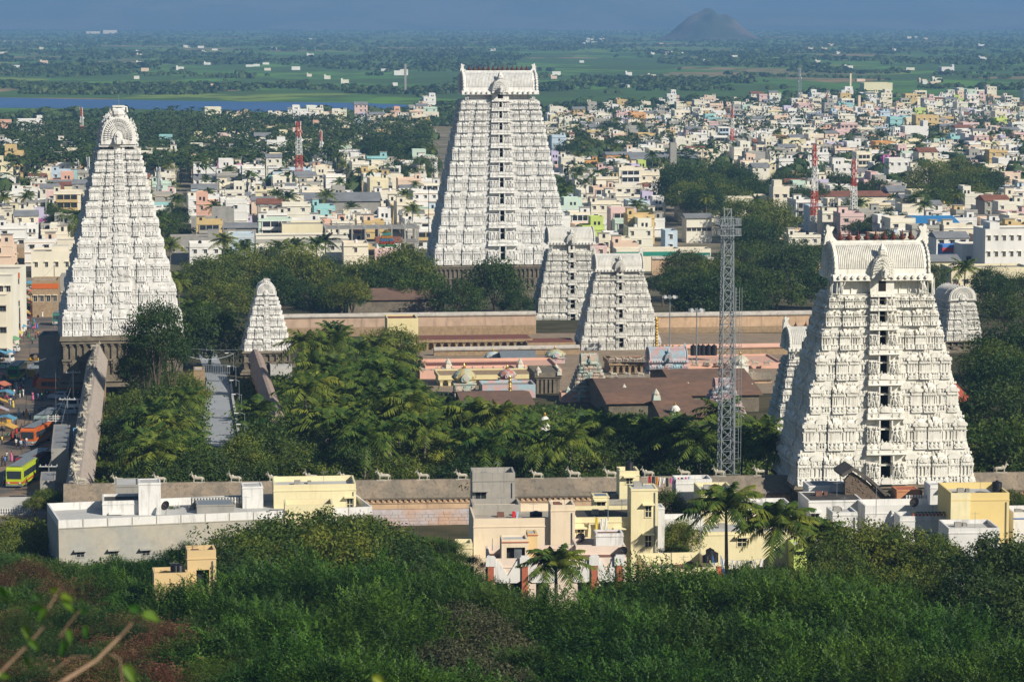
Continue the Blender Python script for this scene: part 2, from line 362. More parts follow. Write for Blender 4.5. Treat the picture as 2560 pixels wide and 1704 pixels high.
def tower(label, cx, ywb, D, rot, w0, d0, wt, dt, ylines, yeave, yridge, m, gable=False, base_px=None, cwf=.22, pattern=('kuta', 'panel', 'shala', 'kuta', 'panel'),
          side=('kuta', 'shala', 'kuta'), finials=9, door=True, horns=True, cat='temple tower', seed=1, statues=False, topw=None, doorf=.30, basew=1.0, nasika=True, finial_m=None, dome_over=.96, finh=.30, hornh=.36):
    """white stepped gateway tower. cx: photo x of the base centre; ywb: photo y of the foot of the white storeys; ylines: photo y of the storey tops, bottom up;
    w0,d0 width and depth at the foot, wt,dt at the top storey's top (metres)"""
    finial_m = finial_m or M_maroon
    p0 = P(cx, ywb, D); z0 = p0.z
    t = empty('temple_tower', (p0.x, p0.y, z0), R(rot), label, cat)
    zs = [0.0]; n = len(ylines)
    for i, y in enumerate(ylines):
        f = (i + 1) / n; zs.append(P(cx, y, D + (d0 - dt) / 2 * f).z - z0)
    Dr = D + (d0 - dt) / 2
    ze = P(cx, yeave, Dr + .5).z - z0; zr = P(cx, yridge, Dr + (dt / 2 if not gable else .5)).z - z0
    H = zs[-1]
    g = random.Random(seed)
    dc = d0 / 2                                     # local y of the tower's axis: front foot at y=0
    fig = figure_mesh('guardian_statue', m)
    for i in range(n):
        za, zb = zs[i], zs[i + 1]; h = zb - za; f = za / H
        w = w0 + (wt - w0) * f; d = d0 + (dt - d0) * f; fn = zb / H; wn = w0 + (wt - w0) * fn; dn = d0 + (dt - d0) * fn
        dep = min(1.9, max(.55, (d0 - dt) / 2 / n * 1.5)); yf = dc - d / 2; cw = w * cwf
        cb_ = MB(); ow = cw * doorf; oh = h * .63 if i else h * .66; oz = h * .18
        sb = MB(); X = w / 2 - dep * .66; Y0, Y1 = yf + dep * .66, yf + d - dep * .66
        for q_ in ((-w / 2 + .1, w / 2 - .1, yf + .05 - dep * .12, yf + dep), (-w / 2 + .05 - dep * .12, -w / 2 + dep, yf + dep, yf + d), (w / 2 - dep, w / 2 - .05 + dep * .12, yf + dep, yf + d)): sb.box(*q_, za + .02 * h, za + .165 * h, .12, .12)
        sb.box(-w / 2 + dep * .3, w / 2 - dep * .3, yf + dep * .3, yf + d - dep * .3, za + .52 * h, za + .56 * h)
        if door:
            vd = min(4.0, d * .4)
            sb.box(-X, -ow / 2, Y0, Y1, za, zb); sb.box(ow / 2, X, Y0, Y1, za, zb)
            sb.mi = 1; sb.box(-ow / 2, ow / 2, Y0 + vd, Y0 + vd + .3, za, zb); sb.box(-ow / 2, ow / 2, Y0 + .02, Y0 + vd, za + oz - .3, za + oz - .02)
            for s_ in (-1, 1): sb.box(s_ * (ow / 2 - .03) - .03, s_ * (ow / 2 - .03) + .03, Y0 + .35, Y0 + vd, za + oz, za + oz + oh)  # side liners coloured dark so sunlit jambs read as shaded
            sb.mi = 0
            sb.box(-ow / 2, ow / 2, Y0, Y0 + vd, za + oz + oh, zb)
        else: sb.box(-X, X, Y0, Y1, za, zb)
        # slab that closes each storey and throws the dark line below the next cornice
        sb.box(-wn / 2 + dep * .2, wn / 2 - dep * .2, dc - dn / 2 + dep * .2, dc + dn / 2 - dep * .2, zb - .02 * h, zb + .01 * h)
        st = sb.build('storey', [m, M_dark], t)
        tag(st, ORD[i] + ' storey')
        # central projecting bay with the opening
        db = MB(); pr = dep * (.75 if door else .30); yy = yf - pr; c2 = cw / 2
        x_in = ow / 2
        for s in (-1, 1):
            xa, xb = (x_in, c2) if s > 0 else (-c2, -x_in)
            db.box(xa, xb, yy + dep * .30, Y0, za + .20 * h, za + .64 * h if door else za + .6 * h)
            k = 3 if cw > 3 else 2
            for q in range(k):
                xx = s * (x_in + (c2 - x_in) * (q + .35) / k); ww = cw * .018
                db.box(xx - ww, xx + ww, yy + .06 * dep, yy + dep * .32, za + .22 * h, za + .60 * h)
                db.box(xx - ww * 2, xx + ww * 2, yy, yy + dep * .34, za + .58 * h, za + .62 * h)
            for q in range(k - 1 + (1 if not statues else 0)):
                mini_figure(db, s * (x_in + (c2 - x_in) * (q + .85) / k), yy + dep * .15, za + .22 * h, h * .28, g)
        if not door: db.box(-x_in, x_in, yy + dep * .22, Y0, za + .20 * h, za + .62 * h)
        else:
            fr = cw * .02                                          # raised frame round the opening
            for s in (-1, 1): db.box(s * (x_in + fr) - fr, s * (x_in + fr) + fr, yy + dep * .1, yy + dep * .5, za + oz, za + oz + oh)
            db.box(-x_in - 2 * fr, x_in + 2 * fr, yy + dep * .1, yy + dep * .5, za + oz + oh, za + oz + oh + 2.5 * fr)
        top = oz + oh if door else .62 * h
        db.box(-c2, c2, yy + dep * .2, Y0 + .01, za + top, za + h * .985)
        db.prism([(yy - dep * .26, za), (yy - dep * .25, za + .04 * h), (yy - dep * .16, za + .09 * h), (yy - dep * .02, za + .14 * h), (Y0, za + .15 * h), (Y0, za)], -c2 * 1.03, c2 * 1.03, 'x')
        db.box(-c2 * .98, c2 * .98, yy - dep * .05, Y0, za + .145 * h, za + .175 * h)
        db.prism([(yy - dep * .16, za + top + .03 * h), (yy - dep * .1, za + top + .06 * h), (yy + dep * .2, za + top + .08 * h), (yy + dep * .2, za + top + .03 * h)], -c2 * 1.02, c2 * 1.02, 'x')
        for q in range(5 if door else 7):
            nn = 5 if door else 7; xx = ((q + .5) / nn - .5) * cw * .92
            disc(db, xx, yy - dep * .34, yy - dep * .1, za + .085 * h, .045 * h, 8)
            if abs(xx) > x_in * .9 or not door: mini_figure(db, xx, yy + dep * .1, za + (.86 if door else .70) * h, h * .15, g)
        for q in range(9): mini_figure(db, ((q + .5) / 9 - .5) * cw * .95, yy - dep * .12, za + .14 * h, h * (.11 + .05 * (q % 2)), g)
        # small horseshoe crest in front of the sill
        shoe(db, 0, yy - dep * .42, yy - dep * .1, za + .02 * h, .10 * cw + .06 * h, .19 * h)
        if not door: shoe(db, 0, yy - dep * .05, yy + dep * .25, za + .66 * h, .13 * cw, .27 * h); disc(db, 0, yy - dep * .2, yy, za + .4 * h, .13 * h, 10)
        db.build('doorway' if door else 'niche', m, st)
        if statues and door:
            for s in (-1, 1):
                for q, (fx, hs) in enumerate(((.17, .42), (.33, .30))):
                    o = inst('guardian_statue', fig, st, (s * (x_in + cw * (fx - .045)), yy - dep * .02, za + .215 * h), R(s * 12), (h * hs * s, h * hs, h * hs))
        # bays of the four faces
        def row(kinds, a, b_, face):
            wd = {'kuta': 1.0, 'shala': 1.25, 'panel': .8}; tot = sum(wd[k] for k in kinds); x = a; span = b_ - a
            for q, k in enumerate(kinds):
                bw = span * wd[k] / tot; mid = x + bw / 2; x += bw
                me = bay(k, (seed * 7 + q + i) % 3, abs(bw) / h, m)
                out = dep * {'shala': .22, 'kuta': .05, 'panel': -.14}[k] + (.03 * (q % 2))
                if face == 'f': inst('shrine_bay', me, st, (mid, yf - out, za), 0, (abs(bw) * (.965 if k == 'shala' else .985), dep + out, h * .995))
                elif face == 'l': inst('shrine_bay', me, st, (-w / 2 - out, mid, za), R(-90), (abs(bw) * (.965 if k == 'shala' else .985), dep + out, h * .995))
                elif face == 'r': inst('shrine_bay', me, st, (w / 2 + out, mid, za), R(90), (abs(bw) * (.965 if k == 'shala' else .985), dep + out, h * .995))
                else: inst('shrine_bay', me, st, (mid, yf + d + out, za), R(180), (abs(bw) * (.965 if k == 'shala' else .985), dep + out, h * .995))
        row(pattern, -w / 2, -c2, 'f'); row(pattern[::-1], c2, w / 2, 'f')
        row(side, yf + dep * .3, yf + d - dep * .3, 'l'); row(side, yf + dep * .3, yf + d - dep * .3, 'r')
        if i > n - 3: row(('kuta', 'shala', 'panel', 'shala', 'kuta'), -w / 2, w / 2, 'b')
        else:
            bb = MB(); bb.box(-w / 2, w / 2, yf + d - dep, yf + d, za, za + .2 * h); bb.box(-w / 2 + .3, w / 2 - .3, yf + d - dep, yf + d - .4, za + .2 * h, zb); bb.build('back_wall', m, st)
    # neck below the roof
    rw = (topw or wt * .93); rd = dt * .98
    nb = MB(); nb.box(-rw * .42, rw * .42, dc - rd * .40, dc + rd * .40, H, ze + .3)
    if door and not gable:
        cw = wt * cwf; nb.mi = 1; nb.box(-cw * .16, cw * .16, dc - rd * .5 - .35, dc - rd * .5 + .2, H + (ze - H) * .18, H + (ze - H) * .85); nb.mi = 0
        for s in (-1, 1): nb.box(s * cw * .34 - cw * .18, s * cw * .34 + cw * .18, dc - rd * .54, dc - rd * .3, H, ze)
        nb.box(-cw * .52, cw * .52, dc - rd * .54, dc - rd * .3, H + (ze - H) * .85, ze); nb.box(-cw * .52, cw * .52, dc - rd * .55, dc - rd * .3, H, H + (ze - H) * .18)
    if gable:
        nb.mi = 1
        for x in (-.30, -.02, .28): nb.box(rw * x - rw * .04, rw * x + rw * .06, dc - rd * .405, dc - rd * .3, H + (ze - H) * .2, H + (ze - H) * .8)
        nb.mi = 0
        nb.box(-rw * .14, rw * .05, dc - rd * .47, dc - rd * .38, H, ze); nb.box(rw * .08, rw * .16, dc - rd * .47, dc - rd * .38, H, ze)
    k = 9
    for q in range(k):
        x = (q / (k - 1) - .5) * rw * .82; nb.box(x - rw * .008, x + rw * .008, dc - rd * .42, dc - rd * .38, H, ze)
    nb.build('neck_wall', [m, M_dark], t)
    hr = zr - ze
    rb = MB()
    if not gable:
        hw = rd / 2; sec = section(hw, hr); rb.M = Matrix.Translation((0, dc, ze))
        rb.prism([(u, z + .03 * hr) for u, z in sec], -rw * .485, rw * .485, 'x')
        eav = [(-hw * 1.20, -.08 * hr), (-hw * 1.18, .02 * hr), (-hw * 1.02, .13 * hr), (hw * 1.02, .13 * hr), (hw * 1.18, .02 * hr), (hw * 1.20, -.08 * hr)]
        rb.prism(eav, -rw * .53, rw * .53, 'x')
        nr = 46 if hr > 4 else 30
        for q in range(nr):                                         # raised ribs
            x = ((q + .5) / nr - .5) * rw * .92; wq = rw * .92 / nr * .28
            half = [(u * 1.025, z * 1.02 + .03 * hr) for u, z in sec[2:len(sec) // 2 - 2]]
            vs = []
            for u, z in half: vs += [(x - wq, u, z), (x + wq, u, z)]
            inn = [(x + s * wq, u * .97, z * .97) for u, z in half for s in (-1, 1)]
            nn = len(half); fs = [(2 * j, 2 * j + 1, 2 * j + 3, 2 * j + 2) for j in range(nn - 1)]
            fs += [(2 * j, 2 * j + 2, 2 * nn + 2 * j + 2, 2 * nn + 2 * j) for j in range(nn - 1)] + [(2 * j + 1, 2 * nn + 2 * j + 1, 2 * nn + 2 * j + 3, 2 * j + 3) for j in range(nn - 1)]
            rb.add(vs + inn, fs)
        rb.box(-rw * .47, rw * .47, -hw * .16, hw * .16, hr * .98, hr * 1.07)
        for q in range(22): x = ((q + .5) / 22 - .5) * rw * .9; rb.cbox(x, -hw * .42, rw * .014, .12, hr * .86, hr * .93)
        for q in range(14): x = ((q + .5) / 14 - .5) * rw * 1.0; rb.M = Matrix.Translation((0, dc, ze)); disc(rb, x, -hw * 1.26, -hw * 1.1, .03 * hr, .05 * hr, 8)
        rb.build('barrel_roof', m, t)
        gm = gable_mesh('gable_end', m, hw, hr * 1.02, rw * .035, 13)
        for s in (-1, 1):
            inst('gable_end', gm, t, (s * rw * .52, dc, ze), R(90 * s))
            if horns:
                hm = horn_mesh('roof_horn', m); hs = hr * hornh
                inst('roof_horn', hm, t, (s * rw * .475, dc, zr - hs * .06), 0, (hs * 1.1 * s, hs * 1.1, hs))
        if nasika:
            gn = gable_mesh('roof_dormer', m, rw * .112 if gable is False else 1, hr * .64, dt * .22, 9)
            inst('roof_dormer', gn, t, (0, dc - hw * 1.25, ze + .02 * hr))
            b2 = MB(); b2.ball(0, 0, 0, .3 * hr * .5, .2 * hr * .5, .22 * hr * .6); b2.lathe([(.12 * hr, .05 * hr), (.08 * hr, .15 * hr), (.01, .26 * hr)], n=6)
            b2.build('dormer_crest', m, t, loc=(0, dc - hw * 1.0, ze + .80 * hr))
        km = kalasam_mesh('finial', finial_m); kh = hr * finh
        for q in range(finials):
            x = ((q + .5) / finials - .5) * rw * .86; inst('finial', km, t, (x, dc, zr + .02 * hr), 0, kh)
        if statues:
            for s in (-1, 1):
                inst('corner_statue', fig, t, (s * rw * .44, dc - rd * .55, H), R(s * 25), (2.0 * s, 2.0, (ze - H) * 1.25)); inst('corner_statue', fig, t, (s * rw * .54, dc - rd * .50, H - .2), R(s * 60), (1.6 * s, 1.6, (ze - H) * 1.3))
        else:
            for s in (-1, 1): inst('corner_statue', fig, t, (s * rw * .45, dc - rd * .52, H), R(s * 25), (2.0 * s, 2.0, (ze - H) * 1.3))
    else:
        hw = rw / 2; sec = section(hw, hr); L0 = dc - rd / 2
        rb.prism([(u * .97, z + ze) for u, z in sec], L0 + .2, dc + rd / 2, 'y')
        for q in range(26):
            y = L0 + .4 + (rd - .6) * q / 25; rb.prism([(u * .995, z * 1.015 + ze) for u, z in sec], y - .09, y + .09, 'y')
        rb.box(-hw * 1.08, hw * 1.08, L0 + .2, dc + rd / 2, ze - .08 * hr, ze + .03 * hr)
        rb.build('barrel_roof', m, t)
        gm = gable_mesh('gable_end', m, hw * .95, hr * dome_over, max(.5, rd * .06), 21)
        inst('gable_end', gm, t, (0, L0 - .1, ze)); inst('gable_end', gm, t, (0, dc + rd / 2, ze), R(180))
        if horns:
            c = MB(); q = hr * .36                                       # crowning monster mask
            c.ball(0, 0, q * .45, q * .62, q * .4, q * .5, 8, 5); c.ball(-q * .4, -.1, q * .75, q * .26, q * .25, q * .28); c.ball(q * .4, -.1, q * .75, q * .26, q * .25, q * .28)
            c.box(-q * .55, q * .55, -q * .3, q * .3, q * .95, q * 1.12); c.tube([(q * .5, 0, q * .3), (q * .85, 0, q * .5), (q * .8, 0, q * .95), (q * .55, 0, q * 1.0)], q * .12, 6, q * .08)
            c.tube([(-q * .5, 0, q * .3), (-q * .8, 0, q * .45), (-q * .75, 0, q * .9)], q * .12, 6, q * .08)
            for s in (-1, 1): c.ball(s * q * .75, 0, -q * .1, q * .22, q * .2, q * .28)
            c.build('roof_crest', m, t, loc=(0, L0 + .3, ze + hr * dome_over * .97))
        km = kalasam_mesh('finial', finial_m)
        for q in range(finials): inst('finial', km, t, (0, L0 + 1 + (rd - 2) * (q + .5) / max(1, finials), zr), 0, hr * .24)
        # figures and knobs up the right and left shoulders
        sh = MB()
        for s in (-1, 1):
            for q in range(8):
                f = (q + .5) / 8; u, z = sec[1 + int(f * (len(sec) // 2 - 2))]
                mini_figure(sh, s * abs(u) * 1.10, L0 + rd * .25, ze + z - .3, hr * .16, g)
        tag(sh.build('shoulder_figures', m, t), kind='stuff')
    # granite base
    if base_px:
        zb_ = P(cx, base_px, D).z - z0; hb = -zb_; bb = MB(); W2 = w0 * basew / 2
        if door == 'gate':
            gw = w0 * .075; gh = hb * .72
            for s in (-1, 1): bb.box(min(s * gw, s * W2), max(s * gw, s * W2), .4, d0 - .4, -hb, -hb * .10)
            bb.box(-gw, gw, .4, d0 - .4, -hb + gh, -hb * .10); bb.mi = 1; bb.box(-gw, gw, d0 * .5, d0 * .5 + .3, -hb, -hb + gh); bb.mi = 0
        else: bb.box(-W2 + .3, W2 - .3, .4, d0 - .4, -hb, -hb * .10)
        bb.box(-W2 - .5, W2 + .5, -.5, d0 + .5, -hb * .10, -.01, .2, .2); bb.box(-W2 - .2, W2 + .2, -.2, d0 + .2, -hb * .16, -hb * .10)
        for zz, e in ((0, .9), (.10, .6), (.16, .3)):
            for s in ((-1, 1) if door == 'gate' else (0,)):
                xa, xb = (-W2 - e, W2 + e) if s == 0 else ((gw * 1.3, W2 + e) if s > 0 else (-W2 - e, -gw * 1.3))
                bb.box(xa, xb, .4 - e, d0 + e * .5, -hb + zz * hb, -hb + (zz + .07) * hb, .1, .1)
        npl = int(w0 / 1.3)
        for q in range(npl + 1):
            x = (q / npl - .5) * w0 * basew * .97
            if door == 'gate' and abs(x) < gw * 1.2: continue
            for z1, z2 in ((-.76, -.52), (-.46, -.17)):
                bb.cbox(x, .25, .34, .5, z1 * hb, z2 * hb); bb.cbox(x, .2, .6, .7, (z2 - .03) * hb, z2 * hb)
            if q % 3 == 1: bb.cbox(x + .6, .15, 1.3, .6, -.72 * hb, -.46 * hb, .2, 0)
        bb.box(-W2 - .1, W2 + .1, 0.0, d0, -.50 * hb, -.46 * hb)
        for q in range(int(d0 / 1.5)):
            y = .8 + 1.5 * q
            for s in (-1, 1): bb.cbox(s * (W2 - .2), y, .5, .34, -.76 * hb, -.17 * hb)
        bb.build('stone_base', [M_granite, M_dark], t)
    return t

TOWERS = {}
TOWERS['west'] = tower('nearest white temple tower with nine maroon finials and open doorways, right of the lattice mast', 2214, 1209, 392, 6.2, 24.4, 15.5, 14.0, 8.0,
    [1122, 1031, 948, 873, 814, 768, 735], 693, 606, M_cream, base_px=1300, statues=True, finials=9, seed=1, topw=12.9, cwf=.225, doorf=.30, finh=.38, hornh=.60)
TOWERS['east'] = tower('tallest white temple tower with thirteen maroon finials, rising beyond the inner courts', 1257, 660, 853, 6.2, 40.0, 27.0, 22.3, 13.0,
    [607, 562, 518, 476, 437, 400, 364, 331, 301, 273, 250], 232, 180, M_white, base_px=735, door='gate', finials=13, seed=2, topw=21.3, cwf=.215, doorf=.165,
    pattern=('kuta', 'shala', 'panel', 'shala', 'kuta', 'panel'), side=('kuta', 'shala', 'panel', 'shala', 'kuta'), finh=.33, hornh=.44)
TOWERS['north'] = tower('tall white temple tower with round horseshoe gable, beside the crowded street', 306, 837, 552, 9.5, 22.6, 30.0, 7.4, 21.0,
    [772, 704, 644, 590, 541, 499, 463, 429, 398, 375], 361, 288, M_white, gable=True, base_px=965, door=False, seed=3, cwf=.17, topw=6.9, finials=0,
    pattern=('kuta', 'kuta', 'panel', 'shala', 'panel'), side=('kuta', 'shala', 'panel', 'panel', 'shala', 'kuta'))
TOWERS['vallala'] = tower('weathered white temple tower standing just behind the inner court tower', 1432, 812, 742, 6.2, 19.0, 13.0, 11.5, 7.5,
    [779, 742, 706, 676, 650, 627], 608, 570, M_white2, base_px=850, finials=0, seed=4, topw=11.6, cwf=.14, doorf=.5, pattern=('kuta', 'shala', 'kuta', 'shala'), side=('kuta', 'shala', 'kuta'), horns=False, nasika=True)
TOWERS['kili'] = tower('weathered white temple tower above the pink inner court roofs, in front of its twin', 1553, 876, 655, 6.2, 18.2, 12.0, 10.6, 7.0,
    [838, 803, 766, 732, 700, 686], 675, 636, M_white2, base_px=925, finials=0, seed=5, topw=10.6, cwf=.14, doorf=.42, pattern=('kuta', 'shala', 'kuta', 'shala'), side=('kuta', 'shala', 'kuta'), hornh=.5)
TOWERS['west_inner'] = tower('narrow white temple tower with one curled crest, half hidden behind the nearest tower', 2052, 1085, 452, 6.2, 14.0, 9.0, 9.6, 6.2,
    [1040, 1003, 968, 938, 912, 897], 872, 818, M_white2, base_px=1130, finials=5, seed=6, topw=9.4, cwf=.14, hornh=.62, pattern=('kuta', 'shala', 'kuta'), side=('kuta', 'shala', 'kuta'))
TOWERS['north_inner'] = tower('small white temple tower with pointed horseshoe gable, beside the palm garden', 668, 876, 595, 7.5, 9.4, 9.5, 4.0, 5.5,
    [845, 815, 786, 760, 742], 737, 706, M_white, gable=True, base_px=935, door=False, seed=7, cwf=.16, topw=3.9, finials=0, pattern=('kuta', 'shala'), side=('kuta', 'shala', 'kuta'))
TOWERS['south_inner'] = tower('small white temple tower with rounded gable, among trees far right', 2411, 850, 600, 17, 8.2, 9.5, 5.6, 7.5,
    [823, 797, 775, 757], 750, 715, M_white2, gable=True, base_px=880, door=False, seed=8, cwf=.16, topw=6.0, finials=4, horns=False, pattern=('kuta', 'shala'), side=('kuta', 'shala', 'kuta'))
# ---------------------------------------------------------------- air
def haze():
    b = MB(); b.box(-13000, 13000, -400, 24000, -30, 900)
    m = bpy.data.materials.new('haze'); m.use_nodes = True; nt = m.node_tree; nt.nodes.remove(nt.nodes['Principled BSDF'])
    v = nt.nodes.new('ShaderNodeVolumePrincipled'); v.inputs['Density'].default_value = HAZE
    v.inputs['Color'].default_value = (.28, .56, 1.0, 1); v.inputs['Anisotropy'].default_value = 0.0
    nt.links.new(v.outputs[0], nt.nodes['Material Output'].inputs['Volume'])
    tag(b.build('haze', m), kind='stuff')
HAZE = 1.0e-4
haze()
# ---------------------------------------------------------------- land
def land_mat():
    m = bpy.data.materials.new('land'); m.use_nodes = True; nt = m.node_tree; N = nt.nodes; L = nt.links; b = N['Principled BSDF']
    b.inputs['Roughness'].default_value = .95; b.inputs['Specular IOR Level'].default_value = .1
    g = N.new('ShaderNodeNewGeometry'); sp = N.new('ShaderNodeSeparateXYZ'); L.new(g.outputs['Position'], sp.inputs[0])
    def mapping(sc, rot=0):
        q = N.new('ShaderNodeMapping'); q.inputs['Scale'].default_value = sc; q.inputs['Rotation'].default_value = (0, 0, rot); L.new(g.outputs['Position'], q.inputs[0]); return q.outputs[0]
    def noise(vec, det=4):
        n = N.new('ShaderNodeTexNoise'); n.inputs['Scale'].default_value = 1; n.inputs['Detail'].default_value = det; L.new(vec, n.inputs[0]); return n.outputs['Fac']
    def mr(v, a, c):
        r = N.new('ShaderNodeMapRange'); r.inputs[1].default_value = a; r.inputs[2].default_value = c; L.new(v, r.inputs[0]); return r.outputs[0]
    def mix(f, a, c):
        x = N.new('ShaderNodeMix'); x.data_type = 'RGBA'; L.new(f, x.inputs[0])
        for i, q in ((6, a), (7, c)):
            if isinstance(q, tuple): x.inputs[i].default_value = (*q, 1)
            else: L.new(q, x.inputs[i])
        return x.outputs[2]
    vo = N.new('ShaderNodeTexVoronoi'); vo.inputs['Scale'].default_value = 1; L.new(mapping((.0075, .0042, 0), .25), vo.inputs['Vector'])
    cr = N.new('ShaderNodeValToRGB'); e = cr.color_ramp; e.interpolation = 'CONSTANT'
    cols = [(0, (.07, .14, .035)), (.18, (.12, .25, .04)), (.34, (.20, .27, .05)), (.46, (.06, .11, .03)), (.6, (.09, .20, .04)), (.72, (.22, .20, .09)), (.80, (.07, .14, .035)), (.92, (.30, .21, .11))]
    while len(e.elements) < len(cols): e.elements.new(.5)
    for el, (p_, c_) in zip(e.elements, cols): el.position = p_; el.color = (*c_, 1)
    s2 = N.new('ShaderNodeSeparateColor'); L.new(vo.outputs['Color'], s2.inputs[0]); L.new(s2.outputs[0], cr.inputs[0])
    fields = mix(mr(noise(mapping((.02, .012, 1))), .45, .62), cr.outputs[0], (.07, .12, .03))
    dust = mix(mr(noise(mapping((.05, .05, .05))), .4, .6), (.26, .22, .17), (.12, .12, .07))
    soil = mix(mr(noise(mapping((.12, .12, .12))), .4, .6), (.05, .05, .025), (.10, .085, .05))
    a = mix(mr(sp.outputs[1], 780, 880), soil, dust)
    L.new(mix(mr(sp.outputs[1], 2000, 2150), a, fields), b.inputs['Base Color'])
    return m
def land():
    ys = np.concatenate([np.arange(-60, 300, 6), np.arange(300, 1000, 20), np.geomspace(1000, 22000, 40)])
    us = np.linspace(-1, 1, 81); V = []
    for y in ys:
        W = 120 + max(0, y) * 1.0 if y < 1000 else 1120 + (y - 1000) * .5
        for u in us:
            x = W * u * (0.25 + .75 * abs(u)); z = gz(x, y)
            if y < 300: z += .9 * math.sin(x * .21 + y * .07) * math.sin(y * .13 + 1)
            V.append((x, y, z))
    n = len(us); F = [(j * n + i, j * n + i + 1, (j + 1) * n + i + 1, (j + 1) * n + i) for j in range(len(ys) - 1) for i in range(n - 1)]
    tag(inst('ground', np_mesh('ground', V, F, land_mat())), kind='structure')
land()
def sheet(name, pts, z, m, kind='structure'):
    """flat polygon from world x,y points"""
    b = MB(); b.v = [(p[0], p[1], z) for p in pts]; b.f = [tuple(range(len(pts)))]; b.m = [0]
    o = b.build(name, m)
    if o.data.polygons[0].normal.z < 0: o.data.flip_normals()
    return tag(o, kind=kind)
M_water = mat('lake_water', (.03, .10, .27), rough=.35, var=.25, scale=.004)
tp = [(-500, 240), (0, 244), (250, 249), (500, 253), (860, 257), (1000, 261), (1040, 265)]; bt = [(1030, 270), (860, 281), (600, 280), (300, 272), (0, 270), (-500, 268)]
sheet('lake', [tuple(GP(*q))[:2] for q in tp + bt], .05, M_water)
M_mount = mat('mountain_scrub', (.055, .07, .04), var=.4, scale=.004, two=(.13, .10, .075), stain=.3)
def massif(name, x0, x1, y0, y1, hf, m, nx=90, ny=26):
    V = []
    for j in range(ny):
        for i in range(nx):
            x = x0 + (x1 - x0) * i / (nx - 1); y = y0 + (y1 - y0) * j / (ny - 1); V.append((x, y, hf(x, y)))
    F = [(j * nx + i, j * nx + i + 1, (j + 1) * nx + i + 1, (j + 1) * nx + i) for j in range(ny - 1) for i in range(nx - 1)]
    return tag(inst(name, np_mesh(name, V, F, m)), kind='structure')
from mathutils import noise as mn
def ridge(x, y):
    t = (y - 14200) / 5600; n = mn.fractal(Vector((x / 900, y / 1400, 3)), 1, 2, 5) * .5 + .5
    r = mn.ridged_multi_fractal(Vector((x / 1500, y / 2200, 9)), 1, 2, 4, 1, 2) * .35
    h = 40 + 520 * math.sin(min(1, max(0, t)) * math.pi * .5) * (.45 + .5 * n + .3 * r)
    if x > 900: h *= .55 + .2 * mn.noise(Vector((x / 700, 0, 1)))
    return max(-5, h * min(1, max(0, t * 6)) - 5)
massif('mountain_range', -8000, 8000, 14000, 20000, ridge, M_mount, 200, 30)
hc = GP(1785, 101)
def knoll(x, y):
    dx = (x - hc.x) / 125; dy = (y - hc.y - 140) / 220; r = math.hypot(dx, dy)
    n = mn.fractal(Vector((x / 60, y / 80, 2)), 1, 2, 5)
    return -4 + 82 * math.exp(-(r ** 2.9) * 1.2) * (1 + .16 * n) * (1 - .12 * dx) + 8 * n * math.exp(-r * r)
massif('rocky_hill', hc.x - 420, hc.x + 420, hc.y - 350, hc.y + 650, knoll, mat('hill_rock', (.05, .065, .035), var=.4, scale=.02, two=(.15, .11, .085), stain=.5, stain_col=(.05, .065, .035)), 110, 60)

# ---------------------------------------------------------------- foliage vocabulary
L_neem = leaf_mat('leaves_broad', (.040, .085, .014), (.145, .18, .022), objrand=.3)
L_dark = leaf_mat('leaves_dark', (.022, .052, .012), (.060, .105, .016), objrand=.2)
L_feather = leaf_mat('leaves_feathery', (.018, .055, .007), (.072, .155, .012), objrand=.13, trans=.3)
L_dry = leaf_mat('leaves_dry', (.09, .042, .02), (.17, .10, .045), objrand=.25, trans=.25)
L_palm = leaf_mat('palm_leaves', (.040, .085, .014), (.16, .20, .025), objrand=.28, trans=.25, scale=.9)
L_far = leaf_mat('leaves_far', (.024, .055, .014), (.075, .115, .024), objrand=0, trans=.2, scale=.012)
M_bark = mat('bark', (.12, .09, .065), var=.3, scale=2, bump=.4)
M_ptrunk = mat('palm_trunk', (.17, .15, .12), var=.3, scale=3, bump=.4)
def leaf_cloud(name, m, rx, rz, nclump, cr, nleaf, leaf, seed, shell=.6, zmin=-.55, drop=0.0, jit=.22):
    g = np.random.default_rng(seed)
    d = g.normal(size=(nclump * 4, 3)); d /= np.linalg.norm(d, axis=1)[:, None]; d = d[d[:, 2] > zmin][:nclump]
    n = len(d); r = (shell + (1 - shell) * g.random(n) ** .6) * (1 + g.normal(size=n) * jit * .5)
    C = d * r[:, None] * np.array([rx, rx, rz]) + np.array([0, 0, rz * .55])
    cs = g.random(n) * .5 - .25
    crr = cr * (.6 + .8 * g.random(n))
    q = g.normal(size=(n, nleaf, 3)); q /= np.linalg.norm(q, axis=2)[..., None]
    q[..., 2] = q[..., 2] * .75 + .12
    pos = C[:, None, :] + q * (crr[:, None, None] * (.55 + .5 * g.random((n, nleaf, 1)))) * np.array([1, 1, .8])
    pos[..., 2] -= drop * g.random((n, nleaf)) ** 2
    pos = pos.reshape(-1, 3); nr = (q * .8 + g.normal(size=q.shape) * .6 + np.array([0, 0, .35])).reshape(-1, 3); nr /= np.linalg.norm(nr, axis=1)[:, None]
    t = np.cross(nr, g.normal(size=nr.shape)); t /= np.linalg.norm(t, axis=1)[:, None] + 1e-9; u = np.cross(nr, t)
    s = (leaf * (.6 + .8 * g.random(len(pos))))[:, None]
    V = np.stack([pos - t * s, pos - u * s * .45, pos + t * s, pos + u * s * .45], 1).reshape(-1, 3)
    F = np.arange(len(V)).reshape(-1, 4)
    at = (np.repeat(cs, nleaf) + g.random(len(pos)) * .35 - .15)
    return np_mesh(name, V, F, m, attr=at)
